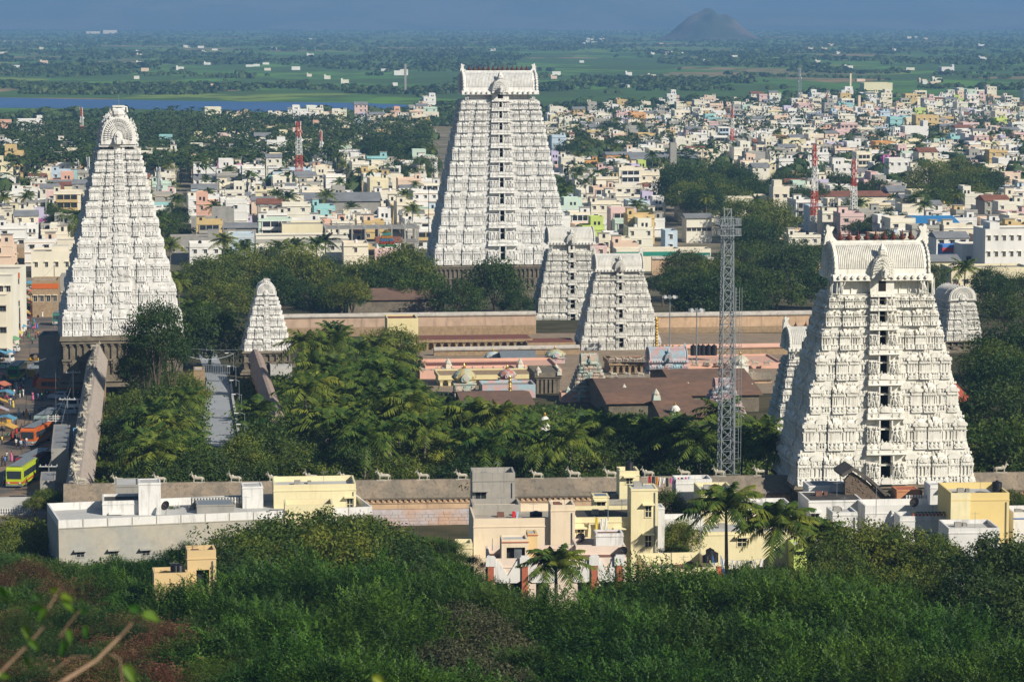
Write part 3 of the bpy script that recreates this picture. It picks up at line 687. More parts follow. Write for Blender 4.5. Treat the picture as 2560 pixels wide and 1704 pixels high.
def spray_cloud(name, m, rx, rz, nclump, nspray, L_, seed, drop=.5, nl=7, w=.16, up=.35, zmin=-.25, shell=.72, core=.15):
    """feathery crown: arching sprays with leaflets on both sides"""
    g = np.random.default_rng(seed)
    d = g.normal(size=(nclump * 4, 3)); d /= np.linalg.norm(d, axis=1)[:, None]; d = d[d[:, 2] > zmin][:nclump]; n = len(d)
    r = shell + (1 - shell) * g.random(n); r *= 1 + .24 * np.sin(d[:, 0] * 4 + seed) * np.cos(d[:, 1] * 4.5 + seed) + .10 * np.sin(d[:, 2] * 7 + d[:, 0] * 3)
    C = d * r[:, None] * np.array([rx, rx, rz]) + np.array([0, 0, rz * .35])
    cs = g.random(n) * .9 - .5
    o = C[:, None, :] + g.normal(size=(n, nspray, 3)) * np.array([.55, .55, .28])
    dd = d[:, None, :] * .6 + g.normal(size=(n, nspray, 3)) * .6; dd[..., 2] = dd[..., 2] * .5 + up
    dd /= np.linalg.norm(dd, axis=2)[..., None]
    o = o.reshape(-1, 3); dd = dd.reshape(-1, 3); M = len(o); Ls = L_ * (.5 + .8 * g.random(M))
    sd = np.cross(dd, np.array([0, 0, 1.0])) + 1e-6; sd /= np.linalg.norm(sd, axis=1)[:, None]
    tl = np.linspace(.12, 1, nl); V = []
    for k, t in enumerate(tl):
        p = o + dd * (Ls * t)[:, None]; p[:, 2] -= drop * Ls * t * t
        s = 1 if k % 2 else -1; ww = (w * (1.15 - .6 * t) * (.7 + .6 * g.random(M)))[:, None]
        V.append(np.stack([p, p + sd * s * ww + dd * ww * .9 - np.array([0, 0, .25]) * ww, p + dd * (Ls / nl * .95)[:, None] * .9 + sd * s * ww * .1], 1))
    V = np.stack(V, 1).reshape(-1, 3)
    at = np.repeat(np.repeat(cs, nspray) + g.random(M) * .3 - .15, nl)
    return np_mesh(name, V, np.arange(len(V)).reshape(-1, 3), m, attr=at)
def limbs_mesh(name, m, h, r, spread, seed, n=6, base_r=.28, bare=0):
    g = random.Random(seed); b = MB(); f = h * g.uniform(.28, .42)
    b.tube([(0, 0, -1.2), (g.uniform(-.2, .2), g.uniform(-.2, .2), f * .5), (g.uniform(-.3, .3), g.uniform(-.3, .3), f)], base_r, 7, base_r * .7)
    for i in range(n):
        a = 6.283 * i / n + g.uniform(-.4, .4); e = Vector((math.cos(a) * spread * g.uniform(.55, .95), math.sin(a) * spread * g.uniform(.55, .95), h * g.uniform(.7, .95)))
        k = Vector((e.x * .45, e.y * .45, f + (e.z - f) * .6)); b.tube([(0, 0, f * .85), k, e], base_r * .5, 5, .04)
        for j in range(3 + bare): 
            q = k.lerp(e, g.uniform(.2, .9)); b.tube([q, q + Vector((g.uniform(-1, 1), g.uniform(-1, 1), g.uniform(.2, 1.1))) * spread * .3], .07, 4, .02)
    return b.mesh(name, m)
def palm_fronds(seed, nf=22, L_=3.6, nleaf=15, lw=.10):
    """lists of frond meshes data: returns (V,F) in crown coordinates plus shade"""
    g = np.random.default_rng(seed); out = []
    for i in range(nf):
        az = i * 2.399 + g.normal() * .15; el = 1.35 - 1.65 * ((i + .5) / nf) ** .9 + g.normal() * .08; ln = L_ * (.8 + .25 * g.random()) * (.75 if el > 1 else 1)
        h = np.array([math.cos(az), math.sin(az), 0]); up = np.array([0, 0, 1.0]); sag = .30 + .22 * g.random() + (.1 if el < 0 else 0)
        t = np.linspace(0, 1, nleaf + 1); P_ = np.outer(t * ln * math.cos(el), h) + np.outer(t * ln * math.sin(el) - sag * ln * t ** 2.2, up)
        T = np.gradient(P_, axis=0); T /= np.linalg.norm(T, axis=1)[:, None]; S = np.cross(T, up); S /= np.linalg.norm(S, axis=1)[:, None] + 1e-9
        V = []; F = []
        Nn = np.cross(S, T)
        for k in range(nleaf):                                   # midrib
            a = len(V); V += [P_[k] - S[k] * .035, P_[k] + S[k] * .035, P_[k + 1] + S[k + 1] * .02, P_[k + 1] - S[k + 1] * .02]; F.append((a, a + 1, a + 2, a + 3))
        for k in range(1, nleaf + 1):
            ll = ln * .24 * math.sin(math.pi * min(1, t[k] * .82 + .16)) ** .7
            for s in (-1, 1):
                c = P_[k] - T[k] * ln / nleaf * .5 * g.random(); dr = .35 + .5 * g.random()
                tip = c + S[k] * s * ll + T[k] * ll * .55 - up * ll * dr; w = T[k] * lw * ln / 3.6
                mid = (c + tip) / 2 + up * ll * .06
                a = len(V); V += [c - w, c + w, mid + w, tip, mid - w * .9]; F.append((a, a + 1, a + 2, a + 4)); F.append((a + 4, a + 2, a + 3, a + 3))
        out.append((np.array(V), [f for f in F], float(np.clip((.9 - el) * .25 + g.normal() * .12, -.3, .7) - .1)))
    return out
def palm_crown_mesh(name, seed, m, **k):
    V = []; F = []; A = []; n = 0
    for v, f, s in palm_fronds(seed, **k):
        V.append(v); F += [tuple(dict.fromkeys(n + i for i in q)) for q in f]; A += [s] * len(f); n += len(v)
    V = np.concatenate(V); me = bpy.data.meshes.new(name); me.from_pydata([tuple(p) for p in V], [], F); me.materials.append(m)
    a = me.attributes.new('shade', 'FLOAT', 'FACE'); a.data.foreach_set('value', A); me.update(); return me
def trunk_mesh(name, h, lean, seed):
    g = random.Random(seed); b = MB(); pts = []
    for i in range(7):
        t = i / 6; pts.append((-lean * (1 - t) ** 1.6, .15 * math.sin(t * 3 + seed), -h + (h + .05) * t))
    pts.insert(0, (pts[0][0], pts[0][1], -h - 3)); b.tube(pts, .24, 7, .13)
    for k in range(7): a = k * .9; b.ball(.25 * math.cos(a), .25 * math.sin(a), -.25 - .1 * (k % 2), .13, n=5, m=3)
    return b.mesh(name, M_ptrunk)
PALM_C = [palm_crown_mesh('crown', 20 + i, L_palm, nf=20 + i, L_=4.6 + .2 * i, nleaf=14) for i in range(4)]
PALM_T = [trunk_mesh('trunk', h, l, i) for i, (h, l) in enumerate(((8, .4), (9.5, 1.2), (7, -.8), (11, .2)))]; PALM_H = (8, 9.5, 7, 11)
BROAD = [leaf_cloud('crown', L_neem, 1.0 * r, .72 * r, n, .34 * r, k, .030 * r + .05, 40 + i, drop=.4) for i, (r, n, k) in enumerate(((4.2, 60, 110), (5.2, 80, 110), (4.6, 44, 150), (5.6, 95, 100)))]
BROAD_R = (4.2, 5.2, 4.6, 5.6)
BROAD_T = [limbs_mesh('trunk', M_bark, r * 1.25, r, r * .8, i) for i, r in enumerate(BROAD_R)]
THORN = [spray_cloud('crown', L_feather, 4.8 + .4 * i, 3.2, 110, 72, 1.15, 60 + i, w=.12, drop=.38, up=.22) for i in range(4)]
THORN_T = [limbs_mesh('trunk', M_bark, 4.2, 4.5, 3.6, 9 + i, base_r=.2, bare=3) for i in range(4)]
DRY = [spray_cloud('crown', L_dry, 1.9, 1.7, 60, 56, .6, 80 + i, drop=1.0, w=.085, nl=6, up=-.05, zmin=-.6, shell=.35) for i in range(2)]
DRY_T = [limbs_mesh('stem', M_bark, 2.6, 1.6, 1.5, 19 + i, base_r=.07, bare=5) for i in range(2)]
ITEMS = []                                       # things to be labelled once all are placed: (object, description, px, py)
def note(o, desc, loc, top=0):
    px, py = proj(loc[0], loc[1], loc[2] + top); ITEMS.append((o, desc, px, py)); return o
def place_palm(x, y, z=None, s=1.0, desc='coconut palm', v=None, group='coconut palms', h=None):
    v = rnd.randrange(4) if v is None else v; H = PALM_H[v] * s if h is None else h
    z = gz(x, y) if z is None else z
    o = empty('palm_tree', (x, y, z), rnd.uniform(0, 6.28), None, 'palm tree', group)
    inst('crown', PALM_C[rnd.randrange(4)], o, (0, 0, H), rnd.uniform(0, 6.28), s); inst('trunk', PALM_T[v], o, (0, 0, H), 0, (s, s, H / PALM_H[v]))
    return note(o, desc, (x, y, z), H)
def place_broad(x, y, z=None, s=1.0, desc='broad leafy tree', dark=False, v=None, group='leafy trees', lift=0.0, sq=1.0, m=None):
    v = rnd.randrange(4) if v is None else v; z = gz(x, y) if z is None else z; r = BROAD_R[v] * s
    o = empty('leafy_tree', (x, y, z), rnd.uniform(0, 6.28), None, 'tree', group); h = r * .38 + lift
    inst('crown', BROAD[v], o, (0, 0, h), 0, (s, s, s * sq), [m or (L_dark if dark else L_neem)]); inst('trunk', BROAD_T[v], o, (0, 0, 0), 0, (s, s, (h + r * .55) / (BROAD_R[v] * 1.0)))
    return note(o, desc, (x, y, z), h + r * .7)
def place_thorn(x, y, z=None, s=1.0, desc='feathery thorn tree', v=None, sq=1.0, lift=0.0, m=None):
    v = rnd.randrange(4) if v is None else v; z = gz(x, y) if z is None else z
    o = empty('thorn_tree', (x, y, z), rnd.uniform(0, 6.28), None, 'tree', 'feathery thorn trees below the hillside'); h = 2.6 * s + lift
    inst('crown', THORN[v], o, (0, 0, h), 0, (s, s, s * sq), [m or L_feather]); inst('trunk', THORN_T[v], o, (0, 0, 0), 0, (s, s, h / 2.6))
    return note(o, desc, (x, y, z), h + 2.2 * s)
def inpoly(px, py, poly):
    c = False; j = len(poly) - 1
    for i in range(len(poly)):
        xi, yi = poly[i]; xj, yj = poly[j]
        if (yi > py) != (yj > py) and px < (xj - xi) * (py - yi) / (yj - yi) + xi: c = not c
        j = i
    return c
def scatter(poly, n, mind, seed, gap=None, tries=40):
    """world points on the ground whose photo pixel falls in poly, uniform over the ground"""
    g = random.Random(seed); W = [GP(*q) for q in poly]
    x0, x1 = min(w.x for w in W), max(w.x for w in W); y0, y1 = min(w.y for w in W), max(w.y for w in W); pts = []
    for _ in range(n * tries):
        x, y = g.uniform(x0, x1), g.uniform(y0, y1); z = gz(x, y); px, py = proj(x, y, z)
        if not inpoly(px, py, poly): continue
        if any(abs(x - a) < mind and abs(y - b) < mind for a, b, _z in pts): continue
        pts.append((x, y, z))
        if len(pts) >= n: break
    return pts
def mass(name, protos, pts, m, shade_j=.4):
    """pts: (x, y, z, scale)"""
    g = np.random.default_rng(3); Vs = []; Fs = []; As = []; n = 0
    for x, y, z, s in pts:
        V, F = protos[g.integers(len(protos))]; a = g.random() * 6.28; c, s_ = math.cos(a), math.sin(a)
        W = np.stack([V[:, 0] * c - V[:, 1] * s_, V[:, 0] * s_ + V[:, 1] * c, V[:, 2]], 1) * s + np.array([x, y, z]); Vs.append(W); Fs.append(F + n); n += len(V); As.append(np.full(len(F), g.random() * shade_j * 2 - shade_j) + g.random(len(F)) * .2)
    return tag(inst(name, np_mesh(name, np.concatenate(Vs), np.concatenate(Fs), m, attr=np.concatenate(As))), kind='stuff')
# ---------------------------------------------------------------- temple grounds
ROT = 6.2
def AT(px, py, h):
    """ground point of something h metres tall whose top is seen at px,py"""
    lo, hi = 45.0, 14000.0
    for _ in range(46):
        m = math.sqrt(lo * hi); p = P(px, py, m)
        if p.z > gz(p.x, m) + h: lo = m
        else: hi = m
    p = P(px, py, lo); return Vector((p.x, lo, gz(p.x, lo)))
def AT2(px, py, h, dmin=393):
    p = AT(px, py, h)
    if p.y < dmin and py > 640:
        q = P(px, py, dmin + rnd.uniform(0, 8) + max(0, (px - 160)) * .0055); z = gz(q.x, q.y); return Vector((q.x, q.y, z)), q.z - z
    return p, h
def okspot(p, px, py):
    if 386 < p.y < 552 and p.x < A2.x + 1.2 + (B2.x - A2.x) * (p.y - A2.y) / (B2.y - A2.y) + 5.5: return False
    if 1768 < px < 1862 and py > 1085: return False
    if px < 2505 and px > 2380 and 905 < py < 1070: return False
    return True
def pxfill(poly, step, seed, jit=.45):
    g = random.Random(seed); x0, x1 = min(p[0] for p in poly), max(p[0] for p in poly); y0, y1 = min(p[1] for p in poly), max(p[1] for p in poly)
    sx, sy = step; out = []; y = y0; r = 0
    while y <= y1:
        x = x0 + (r % 2) * sx / 2
        while x <= x1:
            a, b = x + g.uniform(-jit, jit) * sx, y + g.uniform(-jit, jit) * sy
            if inpoly(a, b, poly): out.append((a, b))
            x += sx
        y += sy; r += 1
    return out
M_wallcap = mat('wall_cap_mould', (.21, .18, .14), var=.3, scale=.8, stain=.6, stain_col=(.035, .03, .028), bump=.3, two=(.30, .24, .175))
M_peach = mat('peach_plaster', (.56, .39, .25), var=.2, scale=.6, stain=.75, stain_col=(.16, .12, .09), streak=True)
M_stone = mat('stone_blocks', (.37, .265, .16), var=.25, scale=1.2, stain=.4, stain_col=(.10, .08, .06), bump=.3)
M_pinkw = mat('pink_coping', (.50, .36, .26), var=.2, scale=.5, stain=.75, stain_col=(.22, .15, .12), streak=True)
M_paint = mat('bluish_wall_paint', (.50, .46, .47), var=.2, scale=.5, two=(.56, .38, .28), stain=.5, stain_col=(.36, .22, .18))
M_statue = mat('statue_whitewash', (.50, .46, .37), var=.3, scale=3, stain=.75, stain_col=(.10, .09, .07))
M_redroof = mat('red_oxide_roof', (.22, .085, .06), var=.25, scale=.4, stain=.3, stain_col=(.10, .05, .04))
M_brownroof = mat('brown_tiled_roof', (.18, .115, .08), var=.3, scale=.25, stain=.5, stain_col=(.06, .05, .045), two=(.235, .135, .09))
M_pinkpl = mat('pink_plaster', (.66, .40, .30), var=.10, scale=.3, stain=.25, stain_col=(.35, .22, .17), streak=True)
M_yellow = mat('pale_yellow_plaster', (.72, .62, .34), var=.10, scale=.3, stain=.25, stain_col=(.35, .30, .18), streak=True)
M_greyc = mat('grey_concrete', (.32, .31, .28), var=.2, scale=.5, stain=.5, stain_col=(.12, .12, .11), streak=True)
M_conc = mat('pale_concrete', (.48, .48, .46), var=.12, scale=.3, stain=.3, stain_col=(.25, .25, .24))
M_pastel = mat('pastel_stucco', (.42, .52, .46), var=.15, scale=2.2, two=(.62, .48, .38), stain=.5, stain_col=(.25, .20, .12))
M_pastel2 = mat('pastel_blue_stucco', (.36, .50, .56), var=.15, scale=1.6, two=(.58, .38, .36), stain=.3, stain_col=(.20, .20, .18))
M_gold = mat('gilded_metal', (.55, .34, .08), rough=.35, metal=.8)
M_steel = mat('galvanised_steel', (.26, .29, .31), rough=.5, metal=.3, var=.2, scale=2)
M_black = mat('black_plastic', (.015, .015, .017), rough=.4)
M_redp = mat('red_mast_paint', (.42, .06, .03), rough=.5); M_whitep = mat('white_mast_paint', (.62, .62, .60), rough=.5)

def long_wall(name, label, A, B, th, face_m, cap_h=2.4, cap_over=.35, dent=True, lower=None, lower_h=0, blocks=None, capm=None, cat='wall', zb=-3.0, coursed=False):
    """wall between the world points A and B (z = ridge of its sloping cap). Local x runs along the wall, -y is the side we see"""
    d = Vector((B.x - A.x, B.y - A.y)); Ln = d.length; rz = math.atan2(d.y, d.x); zt = A.z; dz = B.z - A.z
    z0 = min(gz(A.x, A.y), gz(B.x, B.y)) - 2
    o = empty(name, (A.x, A.y, z0), rz, label, cat)
    top = zt - z0; b = MB(); n = max(1, int(Ln / 12))
    sh = dz / Ln
    def seg(b, prof, x0, x1):
        vs = [(x0, u, z + sh * x0) for u, z in prof] + [(x1, u, z + sh * x1) for u, z in prof]; k = len(prof)
        b.add(vs, [(i, (i + 1) % k, k + (i + 1) % k, k + i) for i in range(k)] + [tuple(range(k))[::-1], tuple(range(k, 2 * k))])
    hb = top - cap_h
    seg(b, [(0, 0), (0, hb - lower_h if lower else hb), (th, hb - lower_h if lower else hb), (th, 0)], 0, Ln); 
    b.build('wall_face', lower or face_m, o)
    if lower:
        b = MB(); seg(b, [(-.06, hb - lower_h), (-.06, hb), (th + .06, hb), (th + .06, hb - lower_h)], 0, Ln); b.build('upper_wall_face', face_m, o)
    b = MB(); seg(b, [(-cap_over, hb + .02), (-cap_over - .1, hb + .28), (th * .36, top), (th * .64, top), (th + cap_over + .1, hb + .28), (th + cap_over, hb + .02)], 0, Ln); b.build('sloping_cap', capm or M_wallcap, o)
    if dent:
        b = MB(); seg(b, [(-.16, hb - .55), (-.20, hb - .42), (-.06, hb - .38), (-.06, hb - .55)], 0, Ln)
        for i in range(int(Ln / .75)):
            x = .4 + i * .75; b.add([(x + p[0], p[1], p[2] + sh * x) for p in [(-.16, -.26, hb - .32), (.16, -.26, hb - .32), (.16, .0, hb - .32), (-.16, .0, hb - .32), (-.16, -.3, hb), (.16, -.3, hb), (.16, 0, hb), (-.16, 0, hb)]],
                [(0, 1, 5, 4), (1, 2, 6, 5), (2, 3, 7, 6), (3, 0, 4, 7), (4, 5, 6, 7), (3, 2, 1, 0)])
        tag(b.build('dentil_cornice', face_m, o), kind='stuff')
    if coursed:                                     # proud stone blocks in courses
        g = random.Random(5); b = MB(); rows = int((hb - lower_h) / .44)
        for r in range(rows):
            x = g.uniform(0, 1)
            while x < Ln - .3:
                w = g.uniform(.7, 1.5); w = min(w, Ln - x); z1 = r * .44 + sh * x; b.box(x + .02, x + w - .02, -.03 - g.random() * .04, .02, z1 + .02, z1 + .42); x += w
        tag(b.build('stone_blocks', lower or face_m, o), kind='stuff')
    return o, Ln, rz, top + z0, sh
def bull_mesh():
    b = MB()
    b.tube([(-.72, 0, .62), (-.45, 0, .70), (0, 0, .66), (.5, 0, .66), (.80, 0, .58)], .30, 8, .26); b.ball(-.42, 0, .93, .26, .22, .26, 8, 5); b.ball(.82, 0, .56, .16, .24, .26, 7, 4)
    b.tube([(-.62, 0, .70), (-.86, 0, 1.0), (-.96, 0, 1.24)], .23, 7, .16); b.ball(-1.05, 0, 1.30, .24, .15, .17, 8, 5); b.tube([(-1.10, 0, 1.28), (-1.34, 0, 1.14)], .13, 6, .09)
    for s in (-1, 1):
        b.tube([(-.98, s * .09, 1.42), (-.99, s * .20, 1.60), (-.96, s * .13, 1.82)], .055, 5, .02); b.tube([(-.92, s * .12, 1.38), (-.82, s * .34, 1.34)], .06, 5, .03)
        b.tube([(-.55, s * .18, .55), (-.66, s * .2, .28), (-.62, s * .2, .0)], .11, 6, .08); b.tube([(.62, s * .18, .55), (.70, s * .22, .28), (.62, s * .22, .0)], .13, 6, .08)
    b.tube([(.98, 0, .70), (1.08, .02, .45), (1.04, .02, .15)], .045, 5, .03); b.cbox(0, 0, 2.3, .75, -.12, .02)
    return b.mesh('bull_statue', M_statue)
BULL = bull_mesh()
def bull(x, y, z, rz, s, desc, flip=False):
    o = inst('bull_statue', BULL, None, (x, y, z), rz, (-s if flip else s, s, s)); tag(o, None, 'bull statue', 'bull statues along the outer walls'); return note(o, desc, (x, y, z), 1)
# west outer wall with its row of bulls
A = P(158, 1212, 384); B = P(2750, 1180, 384 + 143 * .108)
ww, Lw, rzw, zt, shw = long_wall('outer_wall', 'long weathered outer temple wall with dark sloping cap, painted peach and bluish white', A, B, 2.3, M_peach, 2.5, lower=M_paint, lower_h=1.3, coursed=True)
for i, px in enumerate((199, 290, 391, 483, 574, 668, 761, 845, 939, 1036, 1132, 1225, 1320, 1412, 1504, 1598, 1690, 1778, 1881, 2497)):
    t = (px - 158) / (2750 - 158); q = A.lerp(B, t); z = zt + shw * Lw * t
    bull(q.x - .1, q.y + 1.1, z + .02, rzw + rnd.uniform(-.08, .08), .82 * rnd.uniform(.92, 1.08), 'whitewashed bull statue on the long near wall', px == 2497)
# north outer wall, bulls seen end on
A2 = P(196, 1212, 386); B2 = P(250, 862, 551)
nw, Ln2, rz2, zt2, sh2 = long_wall('outer_wall', 'tall outer wall with steep striped cap, running from street corner to round gabled tower', Vector((A2.x + 1.2, A2.y, A2.z)), Vector((B2.x + 1.0, B2.y, B2.z)), 3.0, M_stone, 3.2, dent=False, capm=mat('streaked_cap', (.42, .36, .31), var=.3, scale=1.2, stain=.6, stain_col=(.10, .08, .07), streak=True, sv=(.22, 1.5, .3)))
for i in range(34):
    t = (i + .4) / 34; x = A2.x + 1.2 + (B2.x + 1 - A2.x - 1.2) * t; y = A2.y + (B2.y - A2.y) * t; z = zt2 + sh2 * Ln2 * t
    bull(x - 1.9, y + rnd.uniform(-.5, .5), z - .45, rz2 + rnd.choice((0, .5, 1.2, -.4)) + rnd.uniform(-.4, .4), rnd.uniform(.75, .95), 'whitewashed bull statue on the wall along the street')
# inner walls
long_wall('inner_wall', 'narrow pinkish inner wall running down from the small pointed tower', P(708, 1035, 496), P(650, 872, 588), 2.0, M_pinkw, 1.6, dent=False, capm=mat('streaked_pink_cap', (.34, .26, .22), var=.3, scale=1.2, stain=.6, stain_col=(.12, .10, .10), streak=True, sv=(.22, 1.5, .3)))
long_wall('inner_wall', 'long brown inner wall with stained pink coping behind the palm garden, below the tallest tower', P(690, 786, 690), P(1340, 778, 697), 1.5, M_pinkw, .9, dent=False, lower=M_stone, lower_h=2.4, capm=mat('pale_coping', (.50, .46, .40), var=.2, scale=.6, stain=.6, stain_col=(.16, .13, .11), streak=True), coursed=True)
long_wall('inner_wall', 'long brown inner wall behind the mast and floodlight pole, with pale coping', P(1630, 782, 700), P(2050, 776, 705), 1.5, M_peach, 1.0, dent=False, lower=M_stone, lower_h=2.6, capm=MATS['pale_coping'], coursed=True)
long_wall('inner_wall', 'brown stone court wall with white coping behind the small domed shrines', P(1085, 868, 640), P(1450, 862, 644), 1.2, M_stone, .8, dent=False, capm=MATS['pale_coping'], coursed=True)
long_wall('inner_wall', 'stone court wall with broad pink coping below the mast, behind black tanks', P(1660, 862, 640), P(1985, 858, 645), 1.6, M_stone, .9, dent=False, capm=M_pinkpl, coursed=True)
long_wall('inner_wall', 'stained dark court wall with peach foot, beyond the brown tiled roofs', P(1490, 938, 575), P(1930, 930, 580), 1.2, M_peach, 1.6, dent=False)
long_wall('town_wall', 'far outer temple wall with pale coping, beyond the dark grove', P(1630, 640, 900), P(2090, 650, 905), 1.5, M_peach, 1.0, dent=False, capm=MATS['pale_coping'])

def hall(label, x0, x1, yf, yb, D, depth, wm, rm, parapet=.5, cols=0, door=None, rot=ROT, name='temple_hall', cat='hall', roofpitch=0.0, overhang=.3, wins=0):
    """low flat or pitched roofed building: photo x0..x1, top of its front wall at photo y yf, wall foot yb, front at depth D, depth metres deep"""
    p = P((x0 + x1) / 2, yf, D); w = (x1 - x0) / FPX * D; zb = min(P(x0, yb, D).z, gz(p.x, D) - .5); h = p.z - zb
    o = empty(name, (p.x, p.y, zb), R(rot), label, cat); b = MB()
    if cols:
        b.box(-w / 2, w / 2, 1.5, depth, 0, h - .6); b.build('wall', wm, o); cb = MB(); cb.cbox(0, 0, .5, .5, 0, h - .7); cb.cbox(0, 0, .8, .8, h - 1.0, h - .6); me = cb.mesh('column', wm)
        for i in range(cols): inst('column', me, o, ((i / (cols - 1) - .5) * (w - .7), .4, 0))
        b = MB(); b.box(-w / 2 - overhang, w / 2 + overhang, -overhang, depth, h - .6, h); b.build('roof_slab', wm, o)
    elif roofpitch:
        b.box(-w / 2, w / 2, 0, depth, 0, h); b.build('wall', wm, o)
        b = MB(); ov = .6; b.prism([(-ov, h - .15), (-ov, h + .12), (depth / 2, h + roofpitch + .12), (depth + ov, h + .12), (depth + ov, h - .15), (depth / 2, h + roofpitch - .15)], -w / 2 - ov, w / 2 + ov, 'x'); b.build('pitched_roof', rm, o)
        b = MB(); b.prism([(-.0, h), (depth / 2, h + roofpitch), (depth, h)], -w / 2, w / 2, 'x'); b.build('gable_wall', wm, o)
    else:
        b.box(-w / 2, w / 2, 0, depth, 0, h); b.build('wall', wm, o)
    if not roofpitch:
        b = MB(); e = overhang if cols else 0; b.box(-w / 2 + .3 - e, w / 2 - .3 + e, .3 - e, depth - .3, h, h + .05); b.build('roof', rm, o)
        if parapet:
            b = MB(); t = .3; a0, a1 = -w / 2 - e, w / 2 + e
            for q in ((a0, a1, -e, t - e), (a0, a1, depth - t, depth), (a0, a0 + t, t - e, depth - t), (a1 - t, a1, t - e, depth - t)): b.box(*q, h, h + parapet)
            b.build('parapet', wm, o)
    if door:
        b = MB(); dx = (door - .5) * w; b.box(dx - .6, dx + .6, -.08, .1, 0, min(2.4, h * .6)); b.build('door', mat('green_door', (.06, .20, .12), rough=.6), o)
    if wins:
        b = MB(); b.box(-.45, .45, -.06, .1, -.6, .6); wm_ = b.mesh('window', M_dark)
        for i in range(wins): inst('window', wm_, o, (((i + .5) / wins - .5) * w, 0, h * .55))
    return o
hall('pale yellow flat roofed gate house with green door, by the palm garden', 968, 1046, 800, 842, 668, 9, M_yellow, M_redroof, .4, door=.6)
hall('long low red roofed cloister below the stained inner wall', 1045, 1330, 848, 862, 655, 9, M_stone, M_redroof, .0, cols=16)
hall('low red roofed cloister in front of the two inner towers', 1318, 1440, 856, 866, 652, 9, M_stone, M_redroof, .0)
hall('pink terrace roof with red paved strip, behind the small domed shrines', 1048, 1408, 930, 965, 590, 20, M_pinkpl, M_pinkpl, .5)
hall('dark red raised roof strip with railing on the pink terrace', 1062, 1318, 915, 926, 597, 7, M_pinkpl, M_redroof, .15)
hall('cream and yellow walled hall with weathered eaves behind the dome shrines', 1098, 1335, 940, 975, 575, 10, M_yellow, M_stone, .3, cols=12)
hall('old stone pillared hall with steps between the pink walls', 1340, 1402, 935, 992, 560, 12, M_granite, M_granite, .3, cols=6)
hall('pink walled court edge with low parapet below the pastel stepped tower', 1402, 1560, 985, 1060, 545, 3.5, M_pinkpl, M_pinkpl, .3)
hall('red roofed porch with small statues below the inner twin towers', 1525, 1640, 905, 925, 600, 9, M_stone, M_redroof, .3, cols=8)
hall('broad brown tiled hall roof right of the pastel stepped tower', 1520, 1730, 1005, 1040, 520, 34, M_granite, M_brownroof, 0, roofpitch=2.2)
hall('brown tiled hall roof beyond the lattice mast foot', 1700, 1900, 985, 1030, 528, 36, M_granite, M_brownroof, 0, roofpitch=2.4)
hall('smaller brown tiled hall roof in front of the polychrome tower', 1655, 1800, 1040, 1075, 490, 16, M_granite, M_brownroof, 0, roofpitch=1.6)
hall('pink flat roofed temple hall carrying black water tanks', 1700, 1960, 912, 930, 610, 16, M_pinkpl, M_pinkpl, .4)
hall('low dark tiled hall among the palms below the small shrines', 1160, 1330, 1010, 1060, 528, 18, M_granite, M_brownroof, 0, roofpitch=1.0)
hall('grey tiled long hall roof left of the tallest tower, behind trees', 870, 1090, 748, 790, 735, 16, M_granite, M_brownroof, 0, roofpitch=2.0)
hall('white roofed shed beside the narrow pinkish wall', 676, 730, 918, 950, 590, 9, M_conc, M_conc, .2)
hall('small brownish ticket house by the grey gate at the head of the pale drive', 484, 512, 926, 962, 565, 5, M_stone, M_conc, .2)
hall('low shadowed annex with cream roof edge, left of the round gabled tower', 96, 152, 845, 915, 575, 9, M_greyc, M_granite, .5, rot=3)
# red gabled hall with gilded ridge spikes, right of the nearest tower
o = hall('steep red tiled hall roof with gilded ridge spikes, right of the nearest tower', 2396, 2488, 1052, 1080, 470, 12, M_redroof, mat('red_roof_tiles', (.34, .075, .045), var=.2, scale=1, bump=.3), 0, roofpitch=5.6, rot=55)
b = MB(); b.lathe([(.12, 0), (.2, .2), (.06, .45), (.12, .6), (.02, 1.2)], n=6); me = b.mesh('ridge_spike', M_gold)
w_ = 92 / FPX * 470; hh = P(2442, 1052, 470).z - o.location.z
for i in range(9): inst('ridge_spike', me, o, ((i / 8 - .5) * w_, 6, hh + 5.7))
# pastel towers and shrines
tower('small pastel stepped shrine tower with figures, in front of the pink inner court', 1478, 992, 545, 6.2, 7.2, 6.5, 3.3, 3.0, [968, 948, 930, 914], 908, 884, M_pastel, finials=3, seed=11, door=False, cwf=.2, topw=3.2, pattern=('kuta', 'shala'), side=('kuta', 'shala', 'kuta'), cat='shrine tower', horns=False, finial_m=M_gold)
tower('small polychrome stepped shrine tower behind the lattice mast foot', 1814, 1040, 500, 6.2, 6.8, 6.0, 3.2, 3.0, [1015, 993, 975], 968, 945, M_pastel2, finials=3, seed=12, door=False, cwf=.2, topw=3.0, pattern=('kuta', 'shala'), side=('kuta', 'shala', 'kuta'), cat='shrine tower', horns=False, finial_m=M_gold)
tower('pale blue and pink ornate hall with vaulted roof left of the lattice mast', 1672, 934, 588, 6.2, 8.2, 6.0, 7.6, 5.4, [908], 902, 868, M_pastel2, finials=5, seed=13, door=False, cwf=.2, topw=7.6, pattern=('shala', 'shala'), side=('kuta', 'kuta'), cat='shrine', horns=True, finial_m=M_gold)
